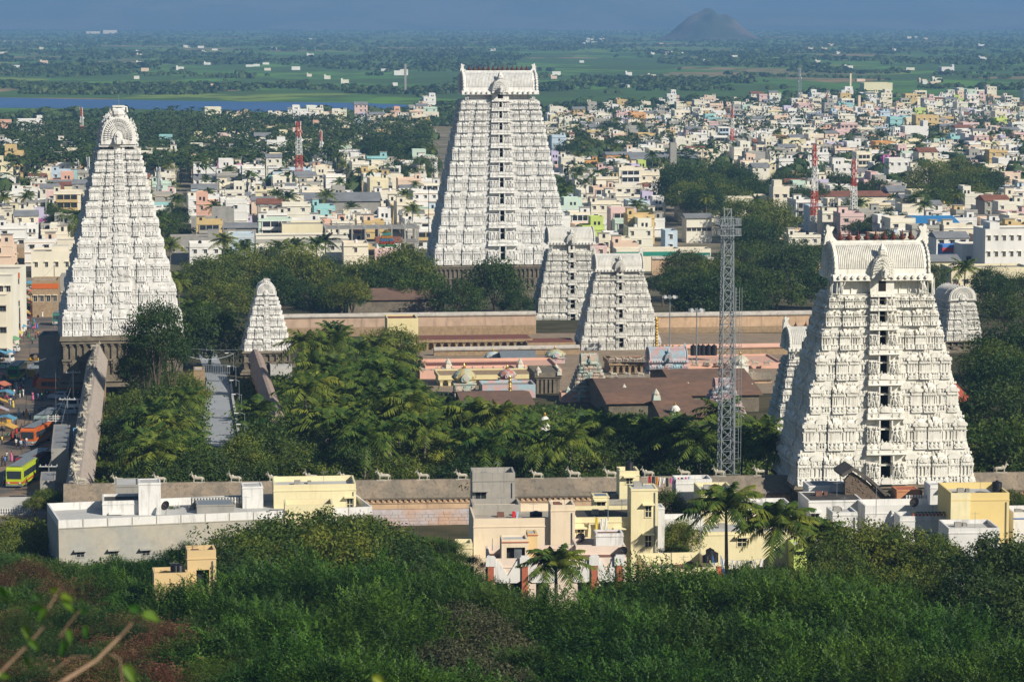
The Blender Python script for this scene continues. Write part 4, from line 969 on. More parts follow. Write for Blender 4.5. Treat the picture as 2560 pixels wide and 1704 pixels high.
def dome_shrine(label, px, yb, yt, D, wpx, m1, m2, drum=.42):
    p = P(px, yb, D); w = wpx / FPX * D; h = p.z * 0 + P(px, yt, D).z - p.z; o = empty('dome_shrine', (p.x, p.y + w / 2, p.z), R(ROT), label, 'shrine'); g = random.Random(int(px))
    b = MB(); b.cbox(0, 0, w, w, -6, h * drum * .75); b.cbox(0, 0, w * 1.12, w * 1.12, h * drum * .7, h * drum * .8)
    for s in (-1, 1):
        for q in (-.4, 0, .4): mini_figure(b, w * q + s * .1, -w * .52, h * drum * .1, h * drum * .55, g)
    b.build('shrine_wall', m1, o)
    b = MB(); r = w * .52; k = h * (1 - drum)
    b.lathe([(r * .85, 0), (r * .85, k * .12), (r * 1.08, k * .18), (r * 1.1, k * .3), (r * .98, k * .46), (r * .75, k * .6), (r * .45, k * .7), (r * .2, k * .75)], 0, 0, h * drum * .8, 16)
    for i in range(8): a = i * math.pi / 4; b.ball(r * 1.08 * math.cos(a), r * 1.08 * math.sin(a), h * drum * .8 + k * .3, r * .14, n=5, m=3)
    b.build('dome', m2, o)
    b = MB(); b.lathe([(.28, 0), (.4, k * .05), (.12, k * .12), (.2, k * .17), (.03, k * .3)], 0, 0, h * drum * .8 + k * .74, 8); b.build('finial', M_gold, o)
    b = MB(); shoe(b, 0, -r * 1.2, -r * .7, h * drum * .8 + k * .1, r * .36, k * .42); disc(b, 0, -r * 1.28, -r * 1.1, h * drum * .8 + k * .28, r * .2, 10); b.build('dome_dormer', m1, o)
    return o
M_dome1 = mat('ochre_ringed_dome', (.50, .38, .16), var=.2, scale=2, two=(.40, .50, .42), stain=.3); M_dome2 = mat('red_pastel_dome', (.45, .14, .09), var=.2, scale=3, two=(.40, .50, .50)); M_dome3 = mat('pale_blue_dome', (.45, .52, .52), var=.15, scale=2, two=(.55, .52, .42))
dome_shrine('ochre domed shrine with tiers of figures, left one on the pink terrace edge', 1160, 985, 905, 555, 52, M_pastel, M_dome1)
dome_shrine('small red and pale blue domed shrine with striped eaves, on the terrace edge', 1268, 960, 912, 560, 40, M_pastel2, M_dome2, .3)
dome_shrine('pale blue ribbed dome behind the pink terrace, left of curved shed roof', 1232, 905, 872, 622, 38, M_pastel2, M_dome3, .2)
dome_shrine('striped blue and yellow dome behind the pink terrace, right of curved shed roof', 1388, 902, 866, 622, 44, M_pastel2, M_dome1, .22)
dome_shrine('plain cream dome right of the lattice mast among the court roofs', 1852, 918, 880, 600, 36, M_cream, mat('cream_dome', (.50, .47, .36), stain=.3), .2)
dome_shrine('small white domed shrine peeping above the palms right of the pastel tower', 1688, 1040, 1005, 490, 22, M_cream, M_cream, .3)
dome_shrine('small pale shrine dome poking through the coconut palms', 1362, 1075, 1030, 480, 22, M_cream, M_cream, .3)
o = hall('low shed with curved blue grey metal roof between two domes', 1258, 1334, 893, 903, 618, 6, M_greyc, M_steel, 0, roofpitch=1.0)
hall('long striped shrine canopy with coloured eaves among the domes', 1205, 1340, 968, 1000, 552, 7, M_pastel2, M_greyc, .5)
def stepped_gopuram(label, px, yb, yt, D, wpx, cols):
    p = P(px, yb, D); w = wpx / FPX * D; h = P(px, yt, D).z - p.z; o = empty('shrine_tower', (p.x, p.y, p.z), R(ROT), label, 'shrine tower'); n = len(cols)
    for i, c in enumerate(cols):
        b = MB(); ww = w * (1 - .6 * i / n); g = random.Random(i); b.cbox(0, 0, ww, ww * .8, h * i / n * .8, h * (i + .55) / n * .8); b.cbox(0, 0, ww * 1.1, ww * .9, h * (i + .55) / n * .8, h * (i + .8) / n * .8)
        for q in range(5): mini_figure(b, ww * (q / 4 - .5) * .9, -ww * .45, h * i / n * .8, h / n * .6, g)
        b.build('storey', mat('painted_' + c[0], c[1], var=.2, scale=3), o)
    b = MB(); b.lathe([(w * .2, 0), (w * .24, h * .06), (w * .16, h * .13), (.05, h * .2)], 0, 0, h * .78, 10); b.build('dome', M_gold, o); return o
RC = [('green', (.10, .28, .14)), ('red', (.42, .07, .05)), ('blue', (.10, .20, .36)), ('orange', (.50, .22, .05)), ('teal', (.08, .30, .28))]
stepped_gopuram('gaudy red green and blue stepped shrine top with gold dome, left of the tallest tower', 967, 616, 572, 850, 40, RC)
stepped_gopuram('tiny whitewashed shrine tower among trees on the far right of town', 2359, 545, 500, 1100, 17, [('white1', (.6, .57, .5)), ('white2', (.6, .57, .5)), ('white3', (.6, .57, .5))])
# masts, poles, tanks
def lattice(label, px, yb, yt, D, wb, wt, bands=None, m=None, head=None, name='lattice_mast', bays=None, thick=.16, group=None, rot=20, h=None, cat='mast', base=None):
    p = base or P(px, yb, D); H = h or (P(px, yt, D).z - p.z); o = empty(name, tuple(p), R(rot), label, cat, group); n = bays or max(6, int(H / (wb * .9)))
    nb = len(bands) if bands else 1; per = n / nb; leg = []
    for k in range(nb):
        b = MB(); i0, i1 = int(round(k * per)), int(round((k + 1) * per))
        for i in range(i0, i1):
            za, zb = H * i / n, H * (i + 1) / n; a, c = wb + (wt - wb) * i / n, wb + (wt - wb) * (i + 1) / n
            ca = [(-a / 2, -a / 2), (a / 2, -a / 2), (a / 2, a / 2), (-a / 2, a / 2)]; cb = [(-c / 2, -c / 2), (c / 2, -c / 2), (c / 2, c / 2), (-c / 2, c / 2)]
            for q in range(4):
                r = (q + 1) % 4; b.bar((*ca[q], za), (*cb[q], zb), thick)
                b.bar((*ca[q], za), (*ca[r], za), thick * .6)
                if (i + q) % 2: b.bar((*ca[q], za), (*cb[r], zb), thick * .55)
                else: b.bar((*ca[r], za), (*cb[q], zb), thick * .55)
                if bands is None: b.bar((*(ca[r] if (i + q) % 2 else ca[q]), za), (*(cb[q] if (i + q) % 2 else cb[r]), zb), thick * .55)
        b.build('mast_section', (bands[k] if bands else m), o)
    if head: head(o, H, wt)
    return o
def antennas(o, H, w):
    b = MB()
    for a in (0, 2.1, 4.2):
        for z in (.97, .90, .80): b.cbox(math.cos(a + z) * w * .9, math.sin(a + z) * w * .9, .3, .18, H * z - 1.0, H * z + .9)
    b.build('panel_antenna', M_whitep, o)
    b = MB(); b.tube([(0, 0, H), (0, 0, H + 2.5)], .05, 5); b.build('lightning_rod', M_steel, o)
    dm = MB(); dm.lathe([(.01, 0), (.35, .05), (.62, .2), (.6, .22), (.33, .09), (.01, .04)], n=10); me = dm.mesh('dish_antenna', M_whitep)
    for i, z in enumerate((.72, .62)):
        d = inst('dish_antenna', me, o, (w * .8 * (-1) ** i, -w * .6, H * z)); d.rotation_euler = (R(90), 0, R(20 * (-1) ** i))
RW = [M_redp, M_whitep, M_redp, M_whitep, M_redp]; WR = [M_whitep, M_redp] * 3
def mainmast(o, H, w):
    b = MB()
    for z in (H * .945, H * .985):
        for s in (-1.5, 1.5): b.bar((-1.5, s, z), (1.5, s, z), .12); b.bar((s, -1.5, z), (s, 1.5, z), .12)
        for i in range(9):
            t = -1.5 + 3.0 * i / 8; b.bar((t, -1.5, z), (t, -1.5, z + .9), .06); b.bar((t, 1.5, z), (t, 1.5, z + .9), .06); b.bar((-1.5, t, z), (-1.5, t, z + .9), .06); b.bar((1.5, t, z), (1.5, t, z + .9), .06)
        for s in (-1.5, 1.5): b.bar((-1.5, s, z + .9), (1.5, s, z + .9), .08); b.bar((s, -1.5, z + .9), (s, 1.5, z + .9), .08)
    b.build('service_platform', M_steel, o)
    b = MB(); b.bar((-.5, 0, H), (-.5, 0, H + 1.9), .12); b.bar((.5, 0, H), (.5, 0, H + 1.7), .12); b.bar((-.5, 0, H + 1.6), (.5, 0, H + 1.6), .1); b.bar((-.5, 0, H), (.5, 0, H + 1.6), .08); b.build('top_pole', M_steel, o)
    b = MB()
    for s in (-.25, .25): b.bar((w + s, -w * .6, 0), (w + s, -w * .6, H * .74), .06)
    for i in range(int(H * .74 / .5)): b.bar((w - .25, -w * .6, i * .5), (w + .25, -w * .6, i * .5), .04)
    for i in range(int(H * .74 / 2.2)):
        for s in (-.45, .45): b.bar((w + s, -w * .6 - .5, i * 2.2), (w + s, -w * .6, i * 2.2), .05)
        b.bar((w - .45, -w * .6 - .5, i * 2.2), (w + .45, -w * .6 - .5, i * 2.2), .05)
    for s in (-.45, .45): b.bar((w + s, -w * .6 - .5, 0), (w + s, -w * .6 - .5, H * .74), .05)
    b.build('caged_ladder', M_steel, o)
lattice('tall grey steel lattice mast with caged ladder and top platform, left of the nearest tower', 1814, 1182, 552, 399, 1.85, 1.3, m=M_steel, head=mainmast, bays=22, thick=.13, rot=12)
def pole(label, px, yb, yt, D, r, m, name='lamp_pole', arm=None, rings=False, flood=False, cat='pole', group=None):
    p = P(px, yb, D); H = P(px, yt, D).z - p.z; o = empty(name, tuple(p), 0, label, cat, group); b = MB()
    if rings:
        pr = [(r * 1.8, 0)]
        for i in range(12): z = H * i / 12; pr += [(r * (1.5 if i % 3 == 0 else 1), z), (r * .8, z + H / 24)]
        b.lathe(pr + [(r * 1.9, H * .9), (r * .5, H * .94), (.02, H)], n=8)
    else: b.tube([(0, 0, 0), (0, 0, H)], r, 7, r * .6)
    b.build('pole_shaft', m, o)
    if arm:
        b = MB(); b.tube([(0, 0, H - .2), (arm * .5, 0, H + .1), (arm, 0, H + .05)], .05, 5); b.build('lamp_arm', m, o); b = MB(); b.cbox(arm, 0, .7, .3, H - .06, H + .08, .05, .05); b.build('lamp_head', M_whitep, o)
    if flood:
        for i in range(8):
            a = i * math.pi / 4; b = MB(); b.bar((0, 0, H - .3), (1.2 * math.cos(a), 1.2 * math.sin(a), H), .07); b.cbox(1.4 * math.cos(a), 1.4 * math.sin(a), .6, .5, H - .25, H + .25); b.build('floodlight', M_whitep if i % 2 else M_steel, o)
    return o
pole('tall floodlight pole with ring of lamps left of the lattice mast', 1741, 910, 775, 600, .16, M_steel, flood=True, name='floodlight_pole')
pole('second tall floodlight pole with lamp ring, right of the inner twin tower', 1674, 880, 742, 640, .16, M_steel, flood=True, name='floodlight_pole')
pole('gilded ringed temple flagpole right of the inner twin tower', 1641, 878, 792, 600, .3, M_gold, rings=True, name='flagpole')
pole('short gilded flagpole in front of the small domed shrines', 1275, 1005, 938, 545, .28, M_gold, rings=True, name='flagpole')
pole('thin lightning rod on top of the round gabled tower', 297, 272, 236, 560, .07, M_steel, name='lightning_rod')
pole('tall slender lamp pole left of the tallest tower foot', 1072, 600, 472, 890, .14, M_steel, flood=True, name='floodlight_pole')
for i, (px, y0, y1, D) in enumerate(((584, 925, 882, 555), (590, 965, 915, 530), (598, 1000, 950, 505), (604, 1032, 985, 480), (612, 1078, 1032, 455), (618, 1110, 1060, 440))):
    o = pole(None, px, y0, y1, D, .06, M_steel, arm=-1.3, group='lamp posts along the pale drive'); note(o, 'slim white lamp post beside the pale drive', o.location, 4)
def tank(label, px, yb, D, r, h, group=None, m=None, desc=None):
    p = P(px, yb, D); b = MB(); n = 7; pr = [(r * .95, 0)]
    for i in range(n): pr += [(r, h * .85 * (i + .2) / n), (r * .96, h * .85 * (i + .8) / n)]
    pr += [(r, h * .86), (r * .6, h * .95), (r * .25, h * .96), (r * .25, h)]
    o = empty('water_tank', tuple(p), 0, label, 'water tank', group); b.lathe(pr, n=14).build('tank_body', m or M_black, o); l = MB(); l.lathe([(r * .28, h), (r * .28, h * 1.04), (.01, h * 1.05)], n=10).build('lid', m or M_black, o)
    if desc: note(o, desc, p, h)
    return o
for px in (1733, 1746, 1757, 1771, 1785): tank(None, px, 888, 618, .62, 2.3, 'black tanks on the pink temple roof', desc='black ribbed water tank on the pink temple roof')
# pale drive and its gate
q = [GP(516, 958), GP(572, 958), GP(578, 1000), GP(586, 1050), GP(596, 1110), GP(598, 1200), GP(500, 1200), GP(503, 1110), GP(508, 1050), GP(513, 1000)]
def draped(name, pts_l, pts_r, lift, m, kind='structure', n=1):
    """strip that follows the ground between two polylines"""
    V = []; F = []; k = 0
    L2 = []; 
    for seq in (pts_l, pts_r):
        out = []
        for a, b_ in zip(seq[:-1], seq[1:]):
            for t in range(6): out.append((a[0] + (b_[0] - a[0]) * t / 6, a[1] + (b_[1] - a[1]) * t / 6))
        out.append((seq[-1][0], seq[-1][1])); L2.append(out)
    nx = 6
    for (ax, ay), (bx, by) in zip(*L2):
        for j in range(nx + 1):
            x = ax + (bx - ax) * j / nx; y = ay + (by - ay) * j / nx; V.append((x, y, gz(x, y) + lift))
    for i in range(len(L2[0]) - 1):
        for j in range(nx): a = i * (nx + 1) + j; F.append((a, a + 1, a + nx + 2, a + nx + 1))
    return tag(inst(name, np_mesh(name, V, F, m)), kind=kind)
M_drive = mat('drive_concrete', (.34, .36, .38), var=.10, scale=.12, stain=.2, stain_col=(.2, .2, .2))
Lp = [GP(500, 1200), GP(503, 1110), GP(508, 1050), GP(513, 1000), GP(516, 950), GP(470, 800)]; Rp = [GP(600, 1200), GP(596, 1110), GP(586, 1050), GP(578, 1000), GP(572, 950), GP(500, 800)]
draped('pale_drive', Lp, Rp, .05, M_drive)
for i, (a, b_) in enumerate(zip(Rp[:4], Rp[1:5])):
    kb = MB(); 
    kb.tube([(a.x + .3, a.y, gz(a.x, a.y) + .25), (b_.x + .3, b_.y, gz(b_.x, b_.y) + .25)], .3, 4); tag(kb.build('kerb', M_conc), kind='structure')
g0 = GP(506, 954); g1 = GP(576, 954)
o = empty('gate', tuple(g0), math.atan2(g1.y - g0.y, g1.x - g0.x), 'grey barred gate across the head of the pale drive', 'gate'); wg = (g1 - g0).length
b = MB(); b.box(0, wg, -.06, .06, 3.4, 3.5); b.box(0, wg, -.06, .06, .2, .32); b.box(0, wg, -.06, .06, 1.8, 1.9); b.build('gate_rail', M_steel, o)
bm_ = MB(); bm_.box(-.05, .05, -.05, .05, .2, 3.5); me = bm_.mesh('gate_bar', M_steel)
for i in range(16): inst('gate_bar', me, o, (wg * (i + .5) / 16, 0, 0))

# ---------------------------------------------------------------- planting of the temple grounds
def palms_px(poly, step, seed, h=(8, 12), s=(1.0, 1.25), desc='coconut palm'):
    for px, py in pxfill(poly, step, seed):
        p, H = AT2(px, py + 24, rnd.uniform(*h))
        if not okspot(p, px, py): continue
        place_palm(p.x, p.y, p.z, rnd.uniform(*s), desc, h=H)
def broad_px(poly, step, seed, h=(8, 12), s=(.9, 1.4), desc='leafy tree', dark=.3, sq=(.8, 1.1), dmin=393):
    step = (step[0] * 1.22, step[1] * 1.22); s = (s[0] * 1.06, s[1] * 1.2)
    for px, py in pxfill(poly, step, seed):
        p, H = AT2(px, py, rnd.uniform(*h), dmin)
        if not okspot(p, px, py): continue
        sc = rnd.uniform(*s); v = rnd.randrange(4); r = BROAD_R[v] * sc
        place_broad(p.x, p.y, p.z, sc, desc, rnd.random() < dark, v, lift=max(0, H - r * 1.5), sq=rnd.uniform(*sq))
palms_px([(745, 800), (850, 780), (960, 850), (1040, 930), (1090, 1000), (1060, 1060), (900, 1080), (800, 1040), (745, 930)], (47, 36), 1, desc='tall coconut palm in the palm garden')
palms_px([(1040, 985), (1180, 1000), (1400, 1020), (1600, 1050), (1760, 1050), (1780, 1080), (1500, 1110), (1200, 1110), (1060, 1090)], (62, 42), 2, h=(7, 11), desc='coconut palm in the front of the palm garden')
palms_px([(250, 950), (330, 1000), (400, 1020), (460, 940), (470, 1000), (470, 1100), (380, 1140), (250, 1120)], (58, 46), 3, h=(6, 9), desc='coconut palm in the left garden strip')
palms_px([(596, 930), (622, 930), (655, 1030), (670, 1080), (625, 1080)], (48, 40), 4, h=(6, 8), desc='coconut palm right of the pale drive')
palms_px([(1800, 1000), (1880, 1020), (1930, 1050), (1930, 1110), (1800, 1100)], (60, 45), 5, h=(7, 10), desc='shaded coconut palm beside the mast foot')
palms_px([(1590, 1040), (1790, 1050), (1790, 1100), (1590, 1100)], (70, 40), 6, h=(6, 8), desc='dark coconut palm below the tiled roofs')
palms_px([(2380, 960), (2500, 960), (2500, 1060), (2400, 1060)], (70, 60), 7, h=(7, 9), desc='coconut palm near the steep red roof')
for px, py in ((560, 600), (612, 620), (575, 640), (700, 618), (740, 612), (790, 608), (812, 600), (425, 612), (445, 700), (478, 770), (1404, 485), (1415, 468), (2412, 668)):
    p = AT(px, py, 11); place_palm(p.x, p.y, p.z, 1.15, 'coconut palm rising over the upper grove', h=11)
broad_px([(560, 1110), (700, 1050), (900, 1090), (1150, 1120), (1500, 1110), (1640, 1120), (1660, 1160), (1500, 1175), (560, 1175)], (58, 32), 11, h=(6.5, 10), s=(.7, 1.1), desc='olive leafy tree inside the near wall')
broad_px([(1640, 1110), (1930, 1120), (1930, 1165), (1640, 1165)], (55, 30), 12, h=(6, 9), s=(.7, 1.0), desc='dark leafy tree left of the nearest tower foot', dark=1)
broad_px([(240, 1090), (330, 1060), (400, 1090), (500, 1090), (520, 1170), (230, 1180)], (58, 36), 13, h=(6, 9), s=(.7, 1.0), desc='leafy tree in the corner of the left garden', dark=.6)
broad_px([(260, 955), (330, 950), (470, 925), (480, 1000), (480, 1080), (400, 1090), (250, 1060)], (42, 30), 14, h=(5, 8.5), s=(.65, .95), desc='leafy tree between the street wall and drive', dark=.4)
broad_px([(440, 650), (560, 615), (760, 610), (900, 625), (1000, 610), (1070, 650), (1060, 700), (950, 722), (700, 722), (640, 725), (480, 730)], (56, 34), 15, dmin=716, h=(9, 14), s=(1.0, 1.6), desc='leafy tree in the upper grove', dark=.25)
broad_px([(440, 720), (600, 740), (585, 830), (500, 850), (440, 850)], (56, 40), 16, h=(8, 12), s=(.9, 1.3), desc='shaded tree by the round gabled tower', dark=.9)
broad_px([(940, 840), (1080, 850), (1100, 890), (960, 880)], (50, 25), 17, h=(5, 7), s=(.7, 1.0), desc='rounded tree left of the pink terrace', dark=.2)
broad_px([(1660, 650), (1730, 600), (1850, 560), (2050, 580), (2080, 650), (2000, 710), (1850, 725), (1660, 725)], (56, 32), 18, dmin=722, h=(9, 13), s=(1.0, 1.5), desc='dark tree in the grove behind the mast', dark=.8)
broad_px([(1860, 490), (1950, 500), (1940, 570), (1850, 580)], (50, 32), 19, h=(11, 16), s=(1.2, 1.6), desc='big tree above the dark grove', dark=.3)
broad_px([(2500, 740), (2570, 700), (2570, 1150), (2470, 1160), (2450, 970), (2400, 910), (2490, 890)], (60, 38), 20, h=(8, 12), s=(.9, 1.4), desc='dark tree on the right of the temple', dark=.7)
for q_ in ((2325, 650, 11), (2345, 690, 10), (2490, 705, 10), (2550, 690, 11), (2350, 760, 9), (2352, 840, 8), (2470, 690, 9)):
    p = AT(q_[0], q_[1], q_[2]); p.y = max(p.y, 640); place_broad(*((lambda w: (w.x, w.y))(P(q_[0], q_[1], p.y))), None, .9, 'dark tree around the round white shrine tower', True, lift=3)
broad_px([(1560, 640), (1660, 650), (1660, 730), (1640, 745)], (45, 32), 21, h=(8, 10), s=(.8, 1.1), desc='tree right of the inner twin tower', dark=.8)
for px, py, H, s, d in ((1140, 690, 12, 1.5, 'large dark tree before the tallest tower gateway'), (1235, 672, 13, 1.4, 'tall dark tree before the tallest tower gateway'), (1290, 715, 10, 1.0, 'dark tree at the foot of the tallest tower'), (1010, 640, 14, 1.5, 'broad tree left of the tallest tower foot'), (880, 690, 14, 1.0, 'yellowing tree left of the long inner wall')):
    p = AT(px, py, H); place_broad(p.x, p.y, p.z, s, d, 'dark' in d, lift=max(0, H - 5.0 * s * 1.5))
for px, py, s in ((400, 775, 1.15), (365, 860, .9), (420, 850, .85), (330, 900, .8)):
    p = P(px, 985, 505); zt_ = P(px, py, 505).z; z = gz(p.x, 505); place_broad(p.x, 505 + rnd.uniform(-6, 6), z, s * .8, 'tall thin crowned tree before the round gabled tower', True, 1, lift=zt_ - z - 6.5 * s, sq=1.4)

draped('court_floor', [P(1040, 900, 700)[:2], P(1040, 900, 560)[:2]], [P(1990, 900, 700)[:2], P(1960, 900, 560)[:2]], .08, mat('court_paving', (.33, .25, .17), var=.25, scale=.4, stain=.4))
cg = random.Random(12)
for i, (px, py, D) in enumerate([(1060 + i * 26, 929, 589) for i in range(13)] + [(1530 + i * 17, 903, 599) for i in range(7)] + [(1708 + i * 30, 911, 609) for i in range(8)] + [(1500 + i * 34, 940, 574) for i in range(12)]):
    q = P(px, py, D); bull(q.x, q.y + .2, q.z, cg.uniform(-.3, .3), .7, 'small whitewashed bull statue on the court roofs', cg.random() < .3)
rq = MB(); rq.cbox(0, 0, 1.2, 1.0, 0, .9, .1, .1); rq.lathe([(.5, .9), (.55, 1.1), (.3, 1.45), (.05, 1.8)], n=8); rme = rq.mesh('roof_lantern', M_pastel)
for px, py, D in ((1120, 922, 596), (1300, 922, 596), (1390, 936, 588), (1420, 985, 545), (1490, 1000, 545), (1550, 985, 545), (1345, 936, 560), (1398, 936, 560), (1560, 985, 530), (1720, 985, 535), (1880, 975, 535), (1640, 1000, 510), (1450, 1000, 545)):
    q = P(px, py, D); o = inst('roof_shrine', rme, None, (q.x, q.y, q.z - .1), cg.uniform(0, 1), cg.uniform(.8, 1.3)); tag(o, None, 'shrine', 'small corner shrines on the court roofs'); note(o, 'small pastel corner shrine on the court roofs', q, 1)
# undergrowth between the garden trees
def undergrowth(name, poly, n, size, m, seed):
    g = np.random.default_rng(seed); pts = []
    for px, py in pxfill(poly, n, seed): p = GP(px, py); pts.append((p.x, p.y, p.z, size * (.6 + .8 * g.random())))
    protos = []
    for k in range(5):
        V, F = None, None; q = np.random.default_rng(seed * 10 + k); c = q.normal(size=(34, 3)) * np.array([1, 1, .45]); c[:, 2] = abs(c[:, 2]); t = q.normal(size=(34, 3)); t /= np.linalg.norm(t, axis=1)[:, None]; u = np.cross(t, q.normal(size=(34, 3))); u /= np.linalg.norm(u, axis=1)[:, None]
        V = np.stack([c - t * .3, c - u * .14, c + t * .3, c + u * .14], 1).reshape(-1, 3); protos.append((V, np.arange(136).reshape(-1, 4)))
    mass(name, protos, pts, m)
undergrowth('garden_undergrowth', [(250, 1000), (500, 960), (500, 1240), (600, 1240), (600, 960), (760, 900), (1100, 1000), (1900, 1060), (1960, 1240), (230, 1240)], (11, 6), 1.1, L_neem, 4)
undergrowth('hillside_scrub', [(-60, 1390), (2620, 1400), (2620, 1500), (-60, 1500)], (20, 10), .7, L_dark, 5)
# ---------------------------------------------------------------- the town
def plaster(name, c, st=.30): return mat('plaster_' + name, c, var=.10, scale=.12, stain=st, stain_col=tuple(v * .42 for v in c), streak=True)
PAL = [('white', (.74, .73, .69), 30), ('cream', (.74, .68, .54), 22), ('pale yellow', (.72, .65, .44), 6), ('ochre', (.58, .43, .20), 4), ('peach', (.72, .55, .42), 10), ('pink', (.66, .48, .45), 6), ('pale blue', (.50, .60, .68), 3),
       ('mint green', (.52, .64, .54), 2), ('lilac', (.54, .49, .64), 2), ('grey', (.36, .35, .31), 10), ('ivory', (.72, .69, .58), 24), ('magenta', (.60, .16, .44), .4), ('lime green', (.50, .60, .16), .6), ('orange', (.66, .34, .12), .6),
       ('turquoise', (.30, .55, .55), 1), ('salmon', (.66, .40, .30), 2)]
HM = [plaster(n.replace(' ', '_'), c) for n, c, w in PAL]; PN = [p[0] for p in PAL]; PW = [p[2] for p in PAL]
M_terr = mat('terrace_screed', (.40, .36, .30), var=.2, scale=.15, stain=.4, stain_col=(.16, .15, .13)); M_terr2 = mat('terrace_tiles', (.36, .20, .14), var=.2, scale=.2, stain=.3)
M_tin = mat('grey_sheet_roof', (.25, .26, .27), var=.25, scale=.2, stain=.3); M_tile = mat('clay_tile_roof', (.26, .11, .07), var=.25, scale=.3, stain=.3)
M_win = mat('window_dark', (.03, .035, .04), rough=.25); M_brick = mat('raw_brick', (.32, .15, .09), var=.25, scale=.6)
XM = [M_terr, M_terr2, M_tin, M_tile, M_win, M_brick, M_black]
ALLM = HM + XM; IX = {m.name: i for i, m in enumerate(ALLM)}
def I(m): return IX[m.name]
def house_parts(g, w, d, st, ci, fh=3.1):
    """dict part -> MB, local: front at y=0 facing -y, centred in x. material index into ALLM"""
    h = st * fh + g.uniform(-.2, .4); P_ = {}; acc = g.choices(range(len(PAL)), PW)[0]
    style = g.random()
    b = MB(); b.mi = ci; b.box(-w / 2, w / 2, 0, d, 0, h); P_['wall'] = b
    win = []                                                     # (x, z, face) face f front, r right, l left
    if style < .10:                                              # pitched roof
        b = MB(); b.mi = I(g.choice((M_tin, M_tile, M_tin))); rp = d * .16; b.prism([(-.5, h - .1), (-.5, h + .08), (d / 2, h + rp), (d + .5, h + .08), (d + .5, h - .1)], -w / 2 - .3, w / 2 + .3, 'x'); P_['pitched_roof'] = b
        for s in range(st):
            for q in range(max(1, int(w / 3.2))): win.append((-w / 2 + (q + .5) * w / max(1, int(w / 3.2)), s * fh + 1.7, 'f'))
        return P_, win, h
    b = MB(); b.mi = I(M_terr if g.random() < .8 else M_terr2); b.box(-w / 2 + .2, w / 2 - .2, .2, d - .2, h, h + .04); P_['terrace'] = b
    b = MB(); b.mi = ci; ph = g.uniform(.6, 1.1); t = .2
    for q in ((-w / 2, w / 2, 0, t), (-w / 2, w / 2, d - t, d), (-w / 2, -w / 2 + t, t, d - t), (w / 2 - t, w / 2, t, d - t)): b.box(*q, h, h + ph)
    P_['parapet'] = b
    b = MB(); b.mi = ci if g.random() < .6 else acc                # coloured floor bands and sunshades
    for s in range(1, st + 1): b.box(-w / 2 - .12, w / 2 + .12, -.35 if g.random() < .5 else -.12, d + .08, s * fh - .25, s * fh - .08)
    P_['floor_band'] = b
    if g.random() < .62:                                          # stair head room
        sw, sd = g.uniform(2.2, 3.6), g.uniform(2.2, 3.6); sx = g.choice((-1, 1)) * (w / 2 - sw / 2 - .05); sy = g.uniform(.1, .6) * (d - sd); sh = g.uniform(2.1, 3.0)
        b = MB(); b.mi = ci if g.random() < .7 else acc; b.box(sx - sw / 2, sx + sw / 2, sy, sy + sd, h, h + sh); b.mi = I(M_win); b.box(sx - .45, sx + .45, sy - .05, sy + .2, h + .1, h + 1.9)
        b.mi = I(M_terr); b.box(sx - sw / 2 - .25, sx + sw / 2 + .25, sy - .3, sy + sd + .2, h + sh, h + sh + .14); P_['stair_room'] = b
    elif g.random() < .35:                                        # part upper floor
        b = MB(); b.mi = ci; f = g.uniform(.4, .65); s = g.choice((-1, 1)); xa, xb = (-w / 2, -w / 2 + w * f) if s < 0 else (w / 2 - w * f, w / 2); b.box(xa, xb, d * .3, d, h, h + fh)
        for q in ((xa, xb, d * .3, d * .3 + t), (xa, xb, d - t, d), (xa, xa + t, d * .3 + t, d - t), (xb - t, xb, d * .3 + t, d - t)): b.box(*q, h + fh, h + fh + .7)
        b.mi = I(M_win); xm = (xa + xb) / 2; b.box(xm - 1.1, xm - .3, d * .3 - .05, d * .3 + .1, h + .9, h + 2.1); b.box(xm + .3, xm + 1.1, d * .3 - .05, d * .3 + .1, h + .1, h + 2.1); P_['upper_room'] = b
    if g.random() < .3:
        b = MB(); b.mi = I(M_black) if g.random() < .6 else 0; x, y = g.uniform(-.35, .35) * w, g.uniform(.3, .7) * d; b.lathe([(.55, .3), (.58, .6), (.55, 1.4), (.25, 1.6)], x, y, h, 8); b.mi = I(M_terr); b.cbox(x, y, 1.4, 1.4, h, h + .3); P_['water_tank'] = b
    if style > .82 and st > 1:                                    # recessed balcony storeys
        b = MB(); 
        for s in range(1, st):
            b.mi = I(M_win); b.box(-w * .38, w * .38, -.04, .3, s * fh + .95, s * fh + 2.6)
            b.mi = acc
            for q in range(4): x = -w * .38 + w * .76 * q / 3; b.box(x - .12, x + .12, -.28, .3, s * fh, s * fh + 2.75)
            b.box(-w * .40, w * .40, -.9, .0, s * fh - .1, s * fh + .05); b.box(-w * .40, w * .40, -.9, -.78, s * fh + .05, s * fh + .95)
        P_['balcony'] = b
        for q in (-.3, .05, .32): win.append((w * q, 1.6, 'f'))
    else:
        for s in range(st):
            n = max(1, int(w / g.uniform(2.4, 4.5)))
            for q in range(n):
                if g.random() < .8: win.append((-w / 2 + (q + .5) * w / n + g.uniform(-.2, .2), s * fh + 1.65, 'f'))
    for s in range(st):
        for q in range(max(1, int(d / 4.5))):
            win.append((d * (q + .5) / max(1, int(d / 4.5)), s * fh + 1.65, 'r'))
            if g.random() < .5: win.append((d * (q + .5) / max(1, int(d / 4.5)), s * fh + 1.65, 'l'))
    return P_, win, h
